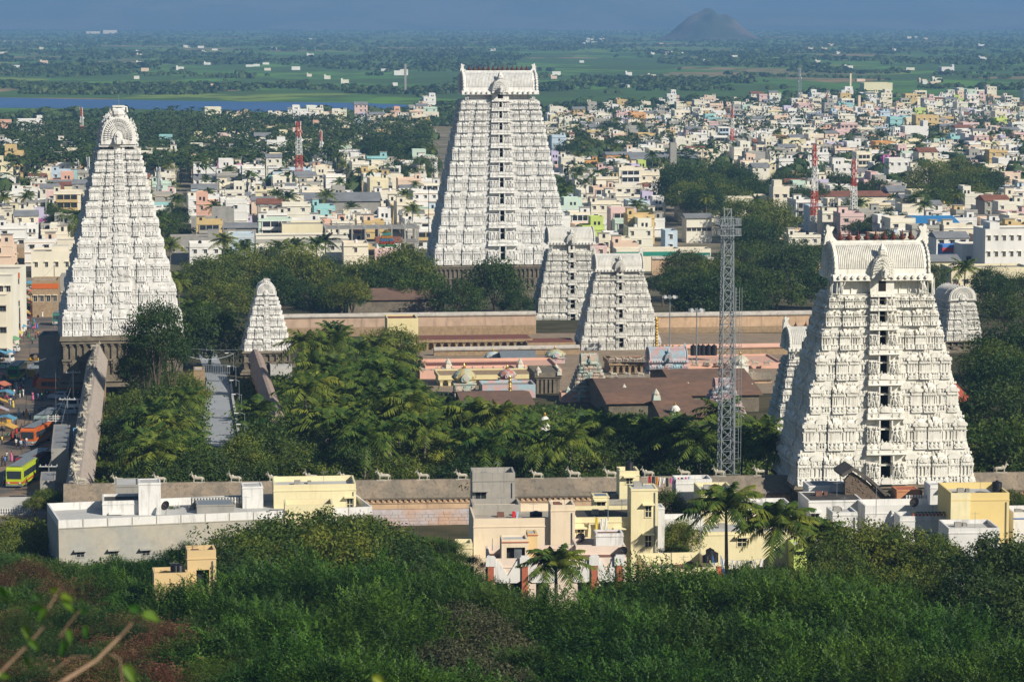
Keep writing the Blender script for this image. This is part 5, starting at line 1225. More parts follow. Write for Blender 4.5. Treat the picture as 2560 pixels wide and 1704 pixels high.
def window_mesh(name, shade_m, w=.5, h=.6):
    b = MB(); b.box(-w, w, -.03, .1, -h, h); b.mi = 1
    for s in (-1, 1): b.box(s * (w + .04) - .04, s * (w + .04) + .04, -.06, .1, -h, h)
    b.box(-w - .08, w + .08, -.08, .1, -h - .1, -h); b.box(-.02, .02, -.05, 0, -h, h)
    b.prism([(-.55, h + .08), (-.55, h + .14), (0, h + .22), (0, h + .12)], -w - .2, w + .2, 'x')
    return b.mesh(name, [M_win, shade_m])
WINM = [window_mesh('window', HM[0]), window_mesh('window', HM[1], .45, .75), window_mesh('window', M_terr, .7, .55)]
ADJ = {0: 'low', 1: 'one-storey', 2: 'two-storey', 3: 'three-storey', 4: 'four-storey'}
def add_windows(o, wins, w, d, g, parent=None):
    me = g.choice(WINM)
    for x, z, f in wins:
        if f == 'f': inst('window', me, o, (x, 0, z))
        elif f == 'r': inst('window', me, o, (w / 2, x, z), R(90))
        else: inst('window', me, o, (-w / 2, x, z), R(-90))
def house_thing(x, y, w, d, st, ci, rz, seed, label=None, desc=None):
    g = random.Random(seed); P_, wins, h = house_parts(g, w, d, st, ci)
    o = empty('house', (x, y, gz(x, y) - .1), rz, label, 'house', None if label else 'houses of the town beyond the temple')
    for k, b in P_.items():
        used = sorted(set(b.m)); re = {u: i for i, u in enumerate(used)}; b.m = [re[q] for q in b.m]; b.build(k, [ALLM[u] for u in used], o)
    add_windows(o, [q for q in wins if q[1] > h - 3.4 or g.random() < .6], w, d, g)
    if not label: note(o, desc or f'{PN[ci]} {ADJ[st]} house' + (' with pitched roof' if 'pitched_roof' in P_ else ' with rooftop stair room' if 'stair_room' in P_ else ' with balconies' if 'balcony' in P_ else ''), (x, y, gz(x, y)), h)
    return o
OCC = []                                          # footprints already taken (x, y, r)
def free(x, y, r): return all((x - a) ** 2 + (y - b) ** 2 > (r + c) ** 2 for a, b, c in OCC)
def special(label, x0, x1, yt, h, depth, wm, rm, rot=ROT, pitch=0, name='building', cat='building', wins=(0, 0), par=.6, D=None, band=None, stair=None, frame=False, under=None):
    p = AT((x0 + x1) / 2, yt, h) if D is None else P((x0 + x1) / 2, yt, D)
    if D is not None: z = gz(p.x, D); h = p.z - z; p.z = z
    w = (x1 - x0) / FPX * p.y; o = empty(name, (p.x, p.y, p.z - .2), R(rot), label, cat); h += .2 - pitch - (par if not pitch else 0); OCC.append((p.x, p.y + depth / 2, max(w, depth) * .5)); b = MB()
    if frame:                                                     # unfinished concrete frame
        n = max(2, int(w / 4)); k = max(2, int(h / 3.2))
        for s in range(k + 1): b.box(-w / 2, w / 2, 0, depth, h * s / k - .3, h * s / k) if s else None
        b.build('floor_slab', wm, o); c = MB(); c.cbox(0, 0, .45, .45, 0, h + .9); me = c.mesh('column', wm)
        for i in range(n + 1):
            for j in (0.3, depth / 2, depth - .3): inst('column', me, o, ((i / n - .5) * (w - .5), j, 0))
        return o
    b.box(-w / 2, w / 2, 0, depth, 0, h); b.build('wall', wm, o)
    if pitch:
        b = MB(); b.prism([(-.7, h - .1), (-.7, h + .15), (depth / 2, h + pitch + .1), (depth + .7, h + .15), (depth + .7, h - .1)], -w / 2 - .6, w / 2 + .6, 'x'); b.build('pitched_roof', rm, o)
    else:
        b = MB(); b.box(-w / 2 + .25, w / 2 - .25, .25, depth - .25, h, h + .05); b.build('terrace', rm, o); b = MB(); t = .25
        for q in ((-w / 2, w / 2, 0, t), (-w / 2, w / 2, depth - t, depth), (-w / 2, -w / 2 + t, t, depth - t), (w / 2 - t, w / 2, t, depth - t)): b.box(*q, h, h + par)
        b.build('parapet', wm, o)
    if band:
        b = MB(); b.box(-w / 2 - .1, w / 2 + .1, -.12, 0, h - 1.6, h - .3); b.build('painted_band', band, o)
    if stair:
        b = MB(); sx, sw, sh = stair; b.box((sx - sw / 2) * w, (sx + sw / 2) * w, .5, depth * .6, h, h + sh); b.build('stair_room', wm, o)
    nx, nz = wins
    me = WINM[nx % 3]
    for i in range(nx):
        for j in range(nz): inst('window', me, o, (((i + .5) / nx - .5) * w, 0, h * (j + .55) / nz))
    return o
W_, CR, PY, PK, PE = HM[0], HM[1], HM[2], HM[5], HM[4]
special('long grey concrete shed with low gable, between the palms left of the tallest tower', 712, 952, 487, 9, 30, M_greyc, M_tin, pitch=2.5)
special('long factory shed with dark ridged roof and cream walls, right half of town', 1578, 1748, 383, 10, 26, CR, M_tin, pitch=3, wins=(9, 1))
special('bright magenta long house in the middle of the right hand town', 1738, 1808, 368, 7, 9, HM[11], M_terr, wins=(5, 1))
special('house with bright blue sheet roof beside white block, far right', 2280, 2402, 546, 9, 26, M_greyc, mat('blue_sheet_roof', (.04, .22, .48), rough=.5, var=.1), pitch=2.4)
special('large white modern block with small paired windows at the right edge', 2462, 2600, 572, 15, 14, W_, M_terr, wins=(7, 3), stair=(-.32, .18, 2.5))
special('lower white wing in front of the white modern block', 2404, 2475, 610, 9, 10, W_, M_terr, wins=(2, 1))
special('pale blue end block with dotted magenta edged wall at right photo edge', 2516, 2600, 606, 9, 8, HM[6], M_terr, band=HM[11])
o = special('bright blue house front with red scalloped gable and round dark window', 2356, 2402, 612, 8, 6, mat('bright_blue_paint', (.08, .22, .55)), M_terr, band=mat('red_paint', (.55, .05, .04)))
b = MB(); disc(b, 0, -.25, .0, 3.0, 1.5, 14); b.build('round_window', M_win, o); b = MB(); shoe(b, 0, -.2, -.02, 1.0, 2.6, 4.6); b.build('painted_arch', HM[6], o)
special('long pale yellow boundary building below the white block', 2376, 2580, 668, 8, 12, PY, M_terr, wins=(8, 1))
special('yellow house with dark verandah right of the nearest tower crest', 2300, 2400, 640, 8, 11, PY, M_tin, wins=(4, 1), pitch=1.5)
special('unfinished concrete frame building with bare columns left of the tallest tower', 812, 1048, 566, 10, 16, M_greyc, M_greyc, frame=True)
special('long grey house row with white parapets behind the upper grove', 425, 560, 592, 8, 12, M_greyc, M_terr, wins=(7, 1), stair=(.3, .2, 2.6))
special('grey house with arched white niche behind the upper grove', 560, 640, 560, 9, 12, M_greyc, M_tin, wins=(3, 1), pitch=1.2)
special('long white and grey flat house row behind the upper grove palms', 640, 870, 590, 8, 14, HM[10], M_terr, wins=(9, 1), band=HM[9])
special('tall raw cement house block between pink houses and upper grove', 530, 585, 520, 12, 10, M_greyc, M_greyc, wins=(2, 1))
special('broad cement walled house with rows of posts, left of cement block', 478, 545, 545, 10, 11, M_greyc, M_terr, wins=(4, 1))
special('wide cream flat building with lattice parapet and rooftop clutter', 705, 812, 560, 9, 16, PY, M_terr, wins=(5, 1))
special('white four storey apartment block near the lattice masts', 667, 718, 352, 13, 11, W_, M_terr, wins=(3, 3), stair=(.2, .4, 2.6))
special('acid yellow house beside the tall red and white mast', 757, 786, 364, 9, 8, HM[12], M_terr, wins=(2, 2))
special('mint green house left of the white apartment block', 620, 656, 362, 9, 8, HM[7], M_terr, wins=(2, 1))
special('turquoise walled long house left of the round gabled tower', 165, 216, 428, 9, 10, HM[14], M_terr)
special('pink house with two dark arches left of the round gabled tower', 116, 174, 478, 9, 10, PK, M_terr, wins=(2, 2))
special('mustard house with red tile roof above the pink arched house', 150, 184, 456, 9, 8, PY, M_tile, wins=(2, 1), pitch=1.0)
special('unfinished grey three storey frame house by the left palms', 63, 116, 500, 11, 9, M_greyc, M_greyc, frame=True)
special('violet pink house with tall stair tower near the left photo edge', 84, 142, 540, 8, 9, HM[8], M_terr, stair=(-.25, .35, 3.5), band=HM[11])
special('cream and peach building with two square towers right of the round hill', 1990, 2018, 256, 11, 10, HM[4], M_terr, stair=(.3, .3, 3))
special('ochre five storey block with many ledges, far right town', 2290, 2348, 288, 15, 12, HM[3], M_terr, wins=(4, 3))
special('large pale yellow block with small windows in the right town', 1957, 2016, 348, 12, 13, PY, M_terr, wins=(4, 2))
special('tall white building with plain wall in the right town', 2262, 2322, 316, 13, 14, W_, M_terr, wins=(4, 1), stair=(.38, .2, 4))
special('cream tall stair block above the dark grove behind the mast', 1933, 1974, 466, 14, 9, HM[1], M_terr, stair=(-.2, .5, 3), wins=(2, 2))
special('long cream block with regular windows left of the cream stair block', 1750, 1935, 490, 10, 12, CR, M_terr, wins=(14, 1))
special('lilac fronted shop house at the left end of the long cream block', 1696, 1750, 482, 11, 10, PY, M_terr, band=HM[8], wins=(3, 1))
special('long cream hall with red tiled roof behind the red lattice masts', 2040, 2230, 480, 9, 14, CR, M_tile, pitch=1.6, wins=(12, 1))
special('white gabled house at the end of the red tiled hall', 2222, 2264, 466, 11, 10, W_, M_tin, pitch=2, wins=(3, 1))
special('white and yellow block right of the white gabled house', 2278, 2334, 476, 11, 11, PY, M_terr, wins=(3, 2))
special('lime trimmed two storey house at the foot of the red masts', 2060, 2100, 512, 9, 9, HM[2], M_terr, band=HM[12], wins=(3, 2))
special('white three storey house in front of the right hand trees', 2222, 2276, 396, 14, 10, W_, M_terr, wins=(3, 3))
special('pale blue three storey house with dark balconies behind the twin inner tower', 1663, 1694, 576, 10, 9, HM[6], M_terr, wins=(1, 3))
special('white house with window band left of the pale blue balconied house', 1716, 1780, 536, 10, 10, HM[10], M_tin, wins=(5, 1), pitch=1.2)
so_ = special('long low cream shop row with green fascia behind the twin inner towers', 1540, 1700, 622, 7, 8, CR, M_terr, band=mat('green_fascia', (.03, .24, .17)))
sg = special('low building with large green signboard in white Tamil lettering', 1700, 1778, 622, 7, 8, CR, M_terr, D=None)
b = MB(); ww = 73 / FPX * sg.location.y; b.box(-ww / 2, ww / 2, -.3, -.1, 3.9, 6.0); b.build('signboard', mat('sign_green', (.015, .15, .11)), sg)
fc = bpy.data.curves.new('sign_lettering', 'FONT'); fc.body = 'திருவருணை'; fc.size = 1.5; fc.extrude = .03; fc.align_x = 'CENTER'; fc.align_y = 'CENTER'
fo = bpy.data.objects.new('sign_lettering', fc); link(fo, sg); fo.location = (-1.0, -.34, 4.9); fc.materials.append(HM[0]); fo.rotation_euler = (R(90), 0, 0); bpy.context.view_layer.update(); sm = bpy.data.meshes.new_from_object(fo.evaluated_get(bpy.context.evaluated_depsgraph_get())); bpy.data.objects.remove(fo); so2 = inst('sign_lettering', sm, sg, (-1.0, -.34, 4.9)); so2.rotation_euler = (R(90), 0, 0); print('sign verts', len(sm.vertices))
special('big cream and concrete market building at the end of the street', 78, 180, 628, 8, 14, CR, M_terr, wins=(4, 1), stair=(.2, .4, 2))
special('long low brown walled building with weathered roof left of round gabled tower', 0, 120, 618, 6, 12, M_stone, M_terr)
special('wide cream walled store left of round gabled tower foot', 120, 196, 600, 8, 12, CR, M_terr)
special('cream chimney stack far out in the fields right of town', 2125, 2129, 184, 18, 1.4, PY, PY, cat='chimney', name='chimney', par=.3)
special('pale minaret like tower among the right hand houses', 2146, 2152, 239, 17, 2.2, HM[4], HM[4], cat='tower', name='slender_tower', par=.3)
special('grey concrete water tower by the factory shed', 1676, 1692, 357, 20, 4, M_greyc, M_greyc, cat='water tower', name='water_tower', par=.5)
special('large sunlit cream college building far beyond the lake', 258, 292, 76, 14, 30, CR, CR, par=.5); special('long pale cream hall far beyond the lake, left of the college', 216, 250, 79, 9, 24, CR, CR, par=.5)
special('grey temple spire and white hall on the plain left of the tallest tower', 1011, 1016, 160, 30, 4, M_greyc, M_greyc, par=.5, cat='tower', name='spire'); special('white low hall round the grey spire on the plain', 985, 1020, 177, 6, 12, W_, W_, par=.5)
special('long yellow and brick works on the plain, far right', 2160, 2232, 207, 8, 20, PY, HM[15], par=.5); special('white long building isolated on the plain at right', 2354, 2386, 168, 10, 18, W_, W_, par=.5, stair=(.42, .15, 4))
special('pale cream flat building at the near lake shore', 512, 553, 268, 8, 14, CR, CR, par=.6, wins=(4, 1)); special('peach flat house cluster near the lake right of it', 590, 626, 279, 9, 12, PE, PE, par=.6, stair=(.2, .3, 2))
special('long white wall house among left palms', 42, 104, 298, 8, 14, W_, W_, par=.5, stair=(.4, .2, 3)); special('salmon flat house at the left edge by the palms', -12, 26, 300, 7, 12, HM[15], HM[15], par=.5)
# lattice masts of the town
for px, yb, yt, w0_, lb, bd in ((205, 358, 270, 2.6, 'red and white lattice mast among palms left of the round gabled tower', RW[:4]), (748, 470, 303, 3.4, 'tall red and white lattice mast left of the tallest tower', RW[:4]), (803, 432, 328, 2.0, 'slim red and white mast just right of the taller one', RW[:4]),
        (1830, 402, 270, 2.2, 'slender red and white mast above the middle of the right town', WR[1:6]), (2035, 590, 362, 2.4, 'tallest red and white mast, left one of the near pair', RW[:4]), (2133, 590, 398, 2.4, 'red lattice mast with many white antenna panels, right one of the near pair', [M_redp, M_whitep, M_redp]),
        (2067, 292, 236, 2.4, 'short red and white mast at the far edge of the right town', RW[:3])):
    p = GP(px, yb); lattice(lb, px, yb, yt, p.y, w0_, w0_ * .45, bands=bd[::-1], head=antennas, thick=.22, bays=26)
for px, yb, yt, w0_, lb in ((1998, 258, 170, 4.0, 'thin grey lattice mast at the edge of the green plain'), (2400, 330, 268, 2.6, 'grey lattice mast with antennas in the far right town'), (2230, 390, 322, 2.2, 'grey lattice mast between white houses in the right town'), (398, 520, 420, 2.4, 'grey lattice mast just right of the round gabled tower'), (222, 470, 395, 2.0, 'grey lattice mast behind the left flank of round gabled tower'), (1445, 570, 530, 3.0, 'small grey lattice mast behind the weathered twin tower')):
    p = GP(px, yb); lattice(lb, px, yb, yt, p.y, w0_, w0_ * .4, m=M_steel, head=antennas, thick=.16, bays=20)

# ---- streets full of houses
TOWN = [[(-60, 690), (-60, 385), (60, 378), (200, 385), (420, 392), (540, 372), (700, 345), (860, 350), (900, 322), (1080, 305), (1080, 672), (420, 672), (400, 600), (200, 600), (200, 690)],
        [(1370, 672), (1370, 365), (1420, 330), (1560, 315), (1660, 305), (1800, 300), (1880, 292), (2200, 288), (2620, 305), (2620, 672)]]
SPARSE = [[(540, 372), (560, 320), (720, 285), (900, 300), (1080, 268), (1080, 305), (900, 322), (860, 350), (700, 345)], [(1370, 365), (1370, 290), (1800, 255), (2200, 248), (2620, 250), (2620, 305), (2200, 288), (1880, 292), (1560, 315)]]
GROVES = [[(1640, 510), (1780, 480), (1870, 500), (1960, 510), (1960, 600), (2080, 640), (2330, 660), (2620, 700), (2620, 760), (1640, 760)], [(1655, 500), (1655, 420), (1850, 425), (1880, 450), (2290, 450), (2290, 480), (1880, 500)], [(2300, 450), (2530, 430), (2530, 510), (2310, 520)], [(860, 400), (980, 360), (1080, 360), (1080, 430), (900, 440)], [(1440, 400), (1540, 390), (1540, 430), (1450, 430)]]
cands = []; hg = random.Random(99); ca, sa = math.cos(R(ROT)), math.sin(R(ROT))
for iu in range(-60, 75):
    for iv in range(0, 150):
        lane = (iv // 2) * 5.0 + (iu // 5) * 0; u = iu * 11.5 + (iu // 6) * 6.0; v = 890 + iv * 12.5 + lane
        u += hg.uniform(-1.2, 1.2); v += hg.uniform(-1.5, 1.5)
        x = u * ca - v * sa + 80; y = u * sa + v * ca
        if y < 880: continue
        px, py = proj(x, y, 0)
        if not (-60 < px < 2620) or py < 225: continue
        dens = .74 if any(inpoly(px, py, q) for q in TOWN) else .25 if any(inpoly(px, py, q) for q in SPARSE) else 0
        if dens == 0 or hg.random() > dens or any(inpoly(px, py, q) for q in GROVES): continue
        w, d = hg.uniform(7, 11.5), hg.uniform(8, 12.5); st = hg.choices((1, 2, 3, 4), (30, 48, 20, 2))[0]
        if not free(x, y + d / 2, max(w, d) * .45): continue
        cands.append((y, x, w, d, st, hg.choices(range(len(PAL)), PW)[0], hg.randrange(10 ** 6)))
cands.sort(); skyl = [1704.0] * 330; vis = []
for i, (y, x, w, d, st, ci, sd) in enumerate(cands):
    x0 = proj(x - w / 2, y, 0)[0]; x1 = proj(x + w / 2, y, 0)[0]; top = proj(x, y, st * 3.2 + 1.2)[1]; base = proj(x, y, 0)[1]; a = 0
    for c in range(max(0, int(x0 / 8)), min(329, int(x1 / 8)) + 1):
        q = min(skyl[c], base) - top
        if q > 0: a += q * 8; skyl[c] = min(skyl[c], top)
    if 395 < (x0 + x1) / 2 < 1070 and base > 600: a *= .3
    if 1080 < (x0 + x1) / 2 < 1400: a = 0
    vis.append((a, i))
vis.sort(reverse=True); own = set(i for a, i in vis[:262])
rest = MB()
for i, (y, x, w, d, st, ci, sd) in enumerate(cands):
    rz = R(ROT + random.Random(sd).choice((0, 0, 0, 1.5, -2, 4)))
    if i in own: house_thing(x, y, w, d, st, ci, rz, sd)
    else:
        g = random.Random(sd); P_, wins, h = house_parts(g, w, d, st, ci); M = Matrix.Translation((x, y, gz(x, y) - .1)) @ Matrix.Rotation(rz, 4, 'Z')
        for b in P_.values():
            n = len(rest.v); rest.v += [tuple(M @ Vector(p)) for p in b.v]; rest.f += [tuple(n + q for q in f) for f in b.f]; rest.m += b.m
        rest.M = M; rest.mi = I(M_win)
        for wx, wz, f in wins:
            if f == 'f' and wz > h - 3.6: rest.box(wx - .5, wx + .5, -.04, .1, wz - .6, wz + .6)
        rest.M = None
tag(rest.build('distant_houses', ALLM), kind='stuff')
print('houses', len(cands), 'own', len(own))
# specks of houses out on the plain
sg_ = random.Random(31)
for i in range(85):
    if i < 45: px, py = sg_.uniform(-20, 2570), sg_.choice((sg_.uniform(95, 200), sg_.uniform(120, 235)))
    else: cx_, cy_ = sg_.choice(((180, 118), (310, 128), (500, 122), (1000, 180), (1480, 105), (1650, 135), (2050, 122), (2300, 95), (2400, 230), (2350, 205), (640, 165))); px, py = cx_ + sg_.gauss(0, 25), cy_ + sg_.gauss(0, 4)
    if py > 232 and px < 1100: continue
    p = GP(px, py); w = sg_.uniform(4, 8.5) * (1 + p.y / 9000); h = sg_.uniform(2, 3.4) * (1 + p.y / 9000); ci = sg_.choice((0, 0, 0, 10, 1, 4)); b = MB(); b.box(-w / 2, w / 2, 0, 10, 0, h); 
    if sg_.random() < .5: b.box(-w / 2, -w / 4, 2, 8, h, h + 1.5)
    o = empty('farm_house', tuple(p), R(ROT), None, 'house', 'houses scattered on the far plain'); b.build('wall', HM[ci], o); note(o, f'tiny {PN[ci]} house far out on the plain', p, h)
# ---- trees of the town
def town_tree(px, py, H, s, dark=.4):
    p = AT(px, py, H); v = rnd.randrange(4); r = BROAD_R[v] * s; place_broad(p.x, p.y, p.z, s, 'leafy tree among the houses', rnd.random() < dark, v, lift=max(0, H - r * 1.5))
broad_px([(1655, 420), (1700, 398), (1800, 392), (1860, 425), (1870, 462), (1660, 470)], (30, 20), 51, h=(12, 16), s=(1.2, 1.7), desc='big dark tree in the town grove', dark=.5)
broad_px([(1850, 440), (1960, 425), (2080, 420), (2230, 435), (2250, 462), (1880, 470)], (32, 18), 52, h=(10, 14), s=(1.1, 1.5), desc='dark tree in the row behind the red masts', dark=.9)
broad_px([(2300, 425), (2380, 398), (2470, 400), (2520, 430), (2510, 480), (2310, 485)], (34, 20), 53, h=(11, 15), s=(1.2, 1.6), desc='big tree in the clump at right', dark=.5)
broad_px([(860, 385), (900, 345), (980, 325), (1075, 350), (1080, 400), (960, 405)], (26, 18), 54, h=(9, 13), s=(1.1, 1.5), desc='dark tree left of the tallest tower', dark=.8)
broad_px([(1380, 320), (1460, 300), (1540, 305), (1560, 350), (1450, 370), (1380, 350)], (28, 17), 55, h=(9, 12), s=(1.1, 1.4), desc='dark tree right of the tallest tower', dark=.8)
broad_px([(2120, 500), (2250, 510), (2290, 545), (2280, 590), (2120, 560)], (36, 22), 56, h=(7, 10), s=(.8, 1.1), desc='tree below the red tiled hall', dark=.5)
broad_px([(150, 505), (190, 505), (190, 560), (140, 560)], (26, 22), 57, h=(7, 9), s=(.8, 1), desc='tree in the gap left of the round gabled tower', dark=.7)
broad_px([(400, 505), (450, 500), (460, 560), (400, 570)], (26, 22), 58, h=(7, 10), s=(.8, 1.1), desc='tree just right of the round gabled tower', dark=.4)
for i in range(34):
    k = 0
    while True:
        px, py = rnd.uniform(0, 2560), rnd.uniform(285, 560); k += 1
        if any(inpoly(px, py + 30, q) for q in TOWN) or k > 50: break
    town_tree(px, py, rnd.uniform(6, 10), rnd.uniform(.7, 1.15))
for i in range(95):
    k = 0
    while True:
        px, py = rnd.uniform(0, 2560), rnd.uniform(280, 545); k += 1
        if any(inpoly(px, py + 30, q) for q in TOWN) or k > 50: break
    H = rnd.uniform(8, 12); p = AT(px, py, H); place_palm(p.x, p.y, p.z, rnd.uniform(.8, 1.1), 'coconut palm among the houses', h=H)
# palm forest and tree cover of the plain, one mass each
def low_palm(g):
    V = []; F = []; nf = 9
    for i in range(nf):
        az = 2 * math.pi * i / nf + g.uniform(-.3, .3); el = g.uniform(-.1, .8); L = g.uniform(3.6, 4.6); h = Vector((math.cos(az), math.sin(az), 0)); s = Vector((-math.sin(az), math.cos(az), 0)); c = []
        for t, w in ((0, .2), (.45, .75), (.8, .55), (1.05, .05)): q = h * L * t * math.cos(el) + Vector((0, 0, L * t * math.sin(el) - 1.9 * t ** 2.2)); c += [q - s * w, q + s * w]
        n = len(V); V += c; F += [(n + 2 * k, n + 2 * k + 1, n + 2 * k + 3, n + 2 * k + 2) for k in range(3)]
    n = len(V); V += [Vector((-.15, 0, 0)), Vector((.15, 0, 0)), Vector((.15, 0, -11)), Vector((-.15, 0, -11))]; F.append((n, n + 1, n + 2, n + 3))
    return np.array(V), np.array(F)
def low_tree(g, n=16, r=4.5):
    q = g.normal(size=(n, 3)); q /= np.linalg.norm(q, axis=1)[:, None]; q[:, 2] = abs(q[:, 2]) * .9; c = q * r * np.array([1, 1, .75]) * (.6 + .4 * g.random((n, 1)))
    t = g.normal(size=(n, 3)); t /= np.linalg.norm(t, axis=1)[:, None]; u = np.cross(q, t); u /= np.linalg.norm(u, axis=1)[:, None] + 1e-9; t = np.cross(q, u); s = r * .48 * (.6 + .6 * g.random((n, 1)))
    V = np.stack([c - t * s, c - u * s * .8, c + t * s, c + u * s * .8], 1).reshape(-1, 3); return V, np.arange(4 * n).reshape(-1, 4)
pg = random.Random(17); LP_ = [low_palm(pg) for _ in range(6)]
FOREST = [(-40, 318), (160, 300), (300, 290), (430, 275), (700, 285), (900, 296), (1070, 300), (1080, 340), (1040, 390), (900, 345), (820, 395), (620, 405), (540, 400), (430, 420), (180, 408), (-40, 408)]
near = pxfill([(-10, 385), (180, 380), (430, 390), (600, 385), (640, 400), (430, 415), (180, 402), (-10, 402)], (34, 16), 61)
for px, py in near[:60]:
    p = AT(px, py, 11); place_palm(p.x, p.y, p.z, 1.0, 'coconut palm along the near edge of the palm forest', h=11)
pts = []
for px, py in pxfill(FOREST, (9.5, 5.2), 62):
    p = AT(px, py, 10)
    if free(p.x, p.y, 7): pts.append((p.x, p.y, p.z + pg.uniform(9, 13), pg.uniform(.9, 1.2)))
for i in range(600):
    px, py = pg.choice(((1380, 2560, 250, 330), (0, 1060, 275, 330)))[0:2], 0
    px = pg.uniform(*((1380, 2560) if i % 3 else (560, 1080))); py = pg.uniform(246 if i % 3 else 290, 330); p = AT(px, py, 9); pts.append((p.x, p.y, p.z + pg.uniform(8, 11), .9))
mass('palm_forest', LP_, pts, L_far)
tp_ = []; tb_ = []
for i in range(3600):
    px = pg.uniform(-40, 2600); py = pg.uniform(268, 500) if i % 3 else pg.uniform(255, 360); q_ = (px, py + 12)
    if not any(inpoly(px, py + 12, q) for q in TOWN): continue
    n1 = mn.noise(Vector((px / 130, py / 45, 4)))
    if n1 < (-.12 if px > 1380 and py < 420 else .05): continue
    H = pg.uniform(8, 12); p = AT(px, py, H)
    if p.y > 1250: (tp_ if i % 2 else tb_).append((p.x, p.y, p.z + (H if i % 2 else H * .45), pg.uniform(.9, 1.2)))
mass('town_palms', LP_, tp_, L_far)
LT = [low_tree(np.random.default_rng(i), 16) for i in range(8)]; LT2 = [low_tree(np.random.default_rng(50 + i), 8, 5.5) for i in range(8)]
pts = []; pts2 = []; k = 0
while len(pts) + len(pts2) < 15000 and k < 120000:
    k += 1; px = pg.uniform(-60, 2620); py = 72 + 250 * pg.random() ** 1.25
    p = GP(px, py); 
    n1 = mn.fractal(Vector((p.x / 260, p.y / 420, 5)), 1, 2, 4) + .5 * mn.noise(Vector((p.x / 70, p.y / 60, 8)))
    thr = -.12 if py < 120 else .10 if py < 170 else .20 if py < 240 else -.05
    if n1 < thr: continue
    if 238 < py < 285 and px < 1045: continue
    if any(inpoly(px, py, q) for q in TOWN) and pg.random() < .93: continue
    if py > 268 and px < 1080 and inpoly(px, py, FOREST): continue
    s = pg.uniform(.6, 1.25) * (1.5 if pg.random() < .06 else 1)
    (pts if p.y < 4200 else pts2).append((p.x, p.y, p.z + (1.2 if p.y < 4200 else .5) * s, s if p.y < 4200 else s * 1.3))
LT3 = [low_tree(np.random.default_rng(90 + i), 60, 4.8) for i in range(6)]
mass('town_trees', LT3, tb_, L_far); mass('plain_trees', LT, pts, L_far); mass('distant_woodland', LT2, pts2, L_far)
print('far trees', len(pts), len(pts2))
# ---------------------------------------------------------------- the street on the left
M_road = mat('dusty_asphalt', (.12, .11, .10), var=.25, scale=.25, two=(.26, .19, .13), stain=.2)
Lr = [GP(-260, 1330), GP(-220, 1150), GP(-120, 1000), GP(0, 880), GP(40, 800), GP(85, 720), GP(110, 700)]; Rr = [GP(178, 1330), GP(205, 1150), GP(232, 1000), GP(195, 860), GP(160, 800), GP(172, 740), GP(182, 700)]
draped('street', Lr, Rr, .05, M_road)
VM = {}
def paint(name, c, rough=.3): return mat('paint_' + name, c, rough=rough, var=.08, scale=1.0, stain=.15, stain_col=tuple(v * .6 for v in c))
M_glass = mat('vehicle_glass', (.03, .04, .05), rough=.1, var=.05); M_tyre = mat('tyre', (.02, .02, .02), rough=.8); M_chrome = mat('lamp_white', (.6, .6, .58), rough=.2)
def wheel_mesh(r, w):
    b = MB(); n = 12; b.prism([(r * math.cos(6.283 * i / n), r * math.sin(6.283 * i / n)) for i in range(n)], -w / 2, w / 2, 'x'); b.mi = 1; b.prism([(r * .5 * math.cos(6.283 * i / 8), r * .5 * math.sin(6.283 * i / 8)) for i in range(8)], -w / 2 - .02, w / 2 + .02, 'x'); return b.mesh('wheel', [M_tyre, M_steel])
WH = {r: wheel_mesh(r, w) for r, w in ((.48, .28), (.32, .2), (.24, .12), (.3, .1))}
def vehicle(name, px, py, rz, label, L_, W_d, prof, body_m, glass, wheels, r, extra=None, cat=None, dz=0):
    """prof: side outline (y along the length, z); glass: boxes (x0,x1,y0,y1,z0,z1) ; local y forward"""
    p = GP(px, py); o = empty(name, (p.x, p.y, p.z + .06 + dz), R(rz), label, cat or name.replace('_', ' ')); b = MB(); b.prism(prof, -W_d / 2, W_d / 2, 'x')
    b.build('body', body_m, o)
    for g in glass: q = MB(); q.box(*g); q.build('window', M_glass, o)
    for y in wheels:
        for s in (-1, 1): inst('wheel', WH[r], o, (s * (W_d / 2 - .12), y, r))
    if extra: extra(o)
    return o
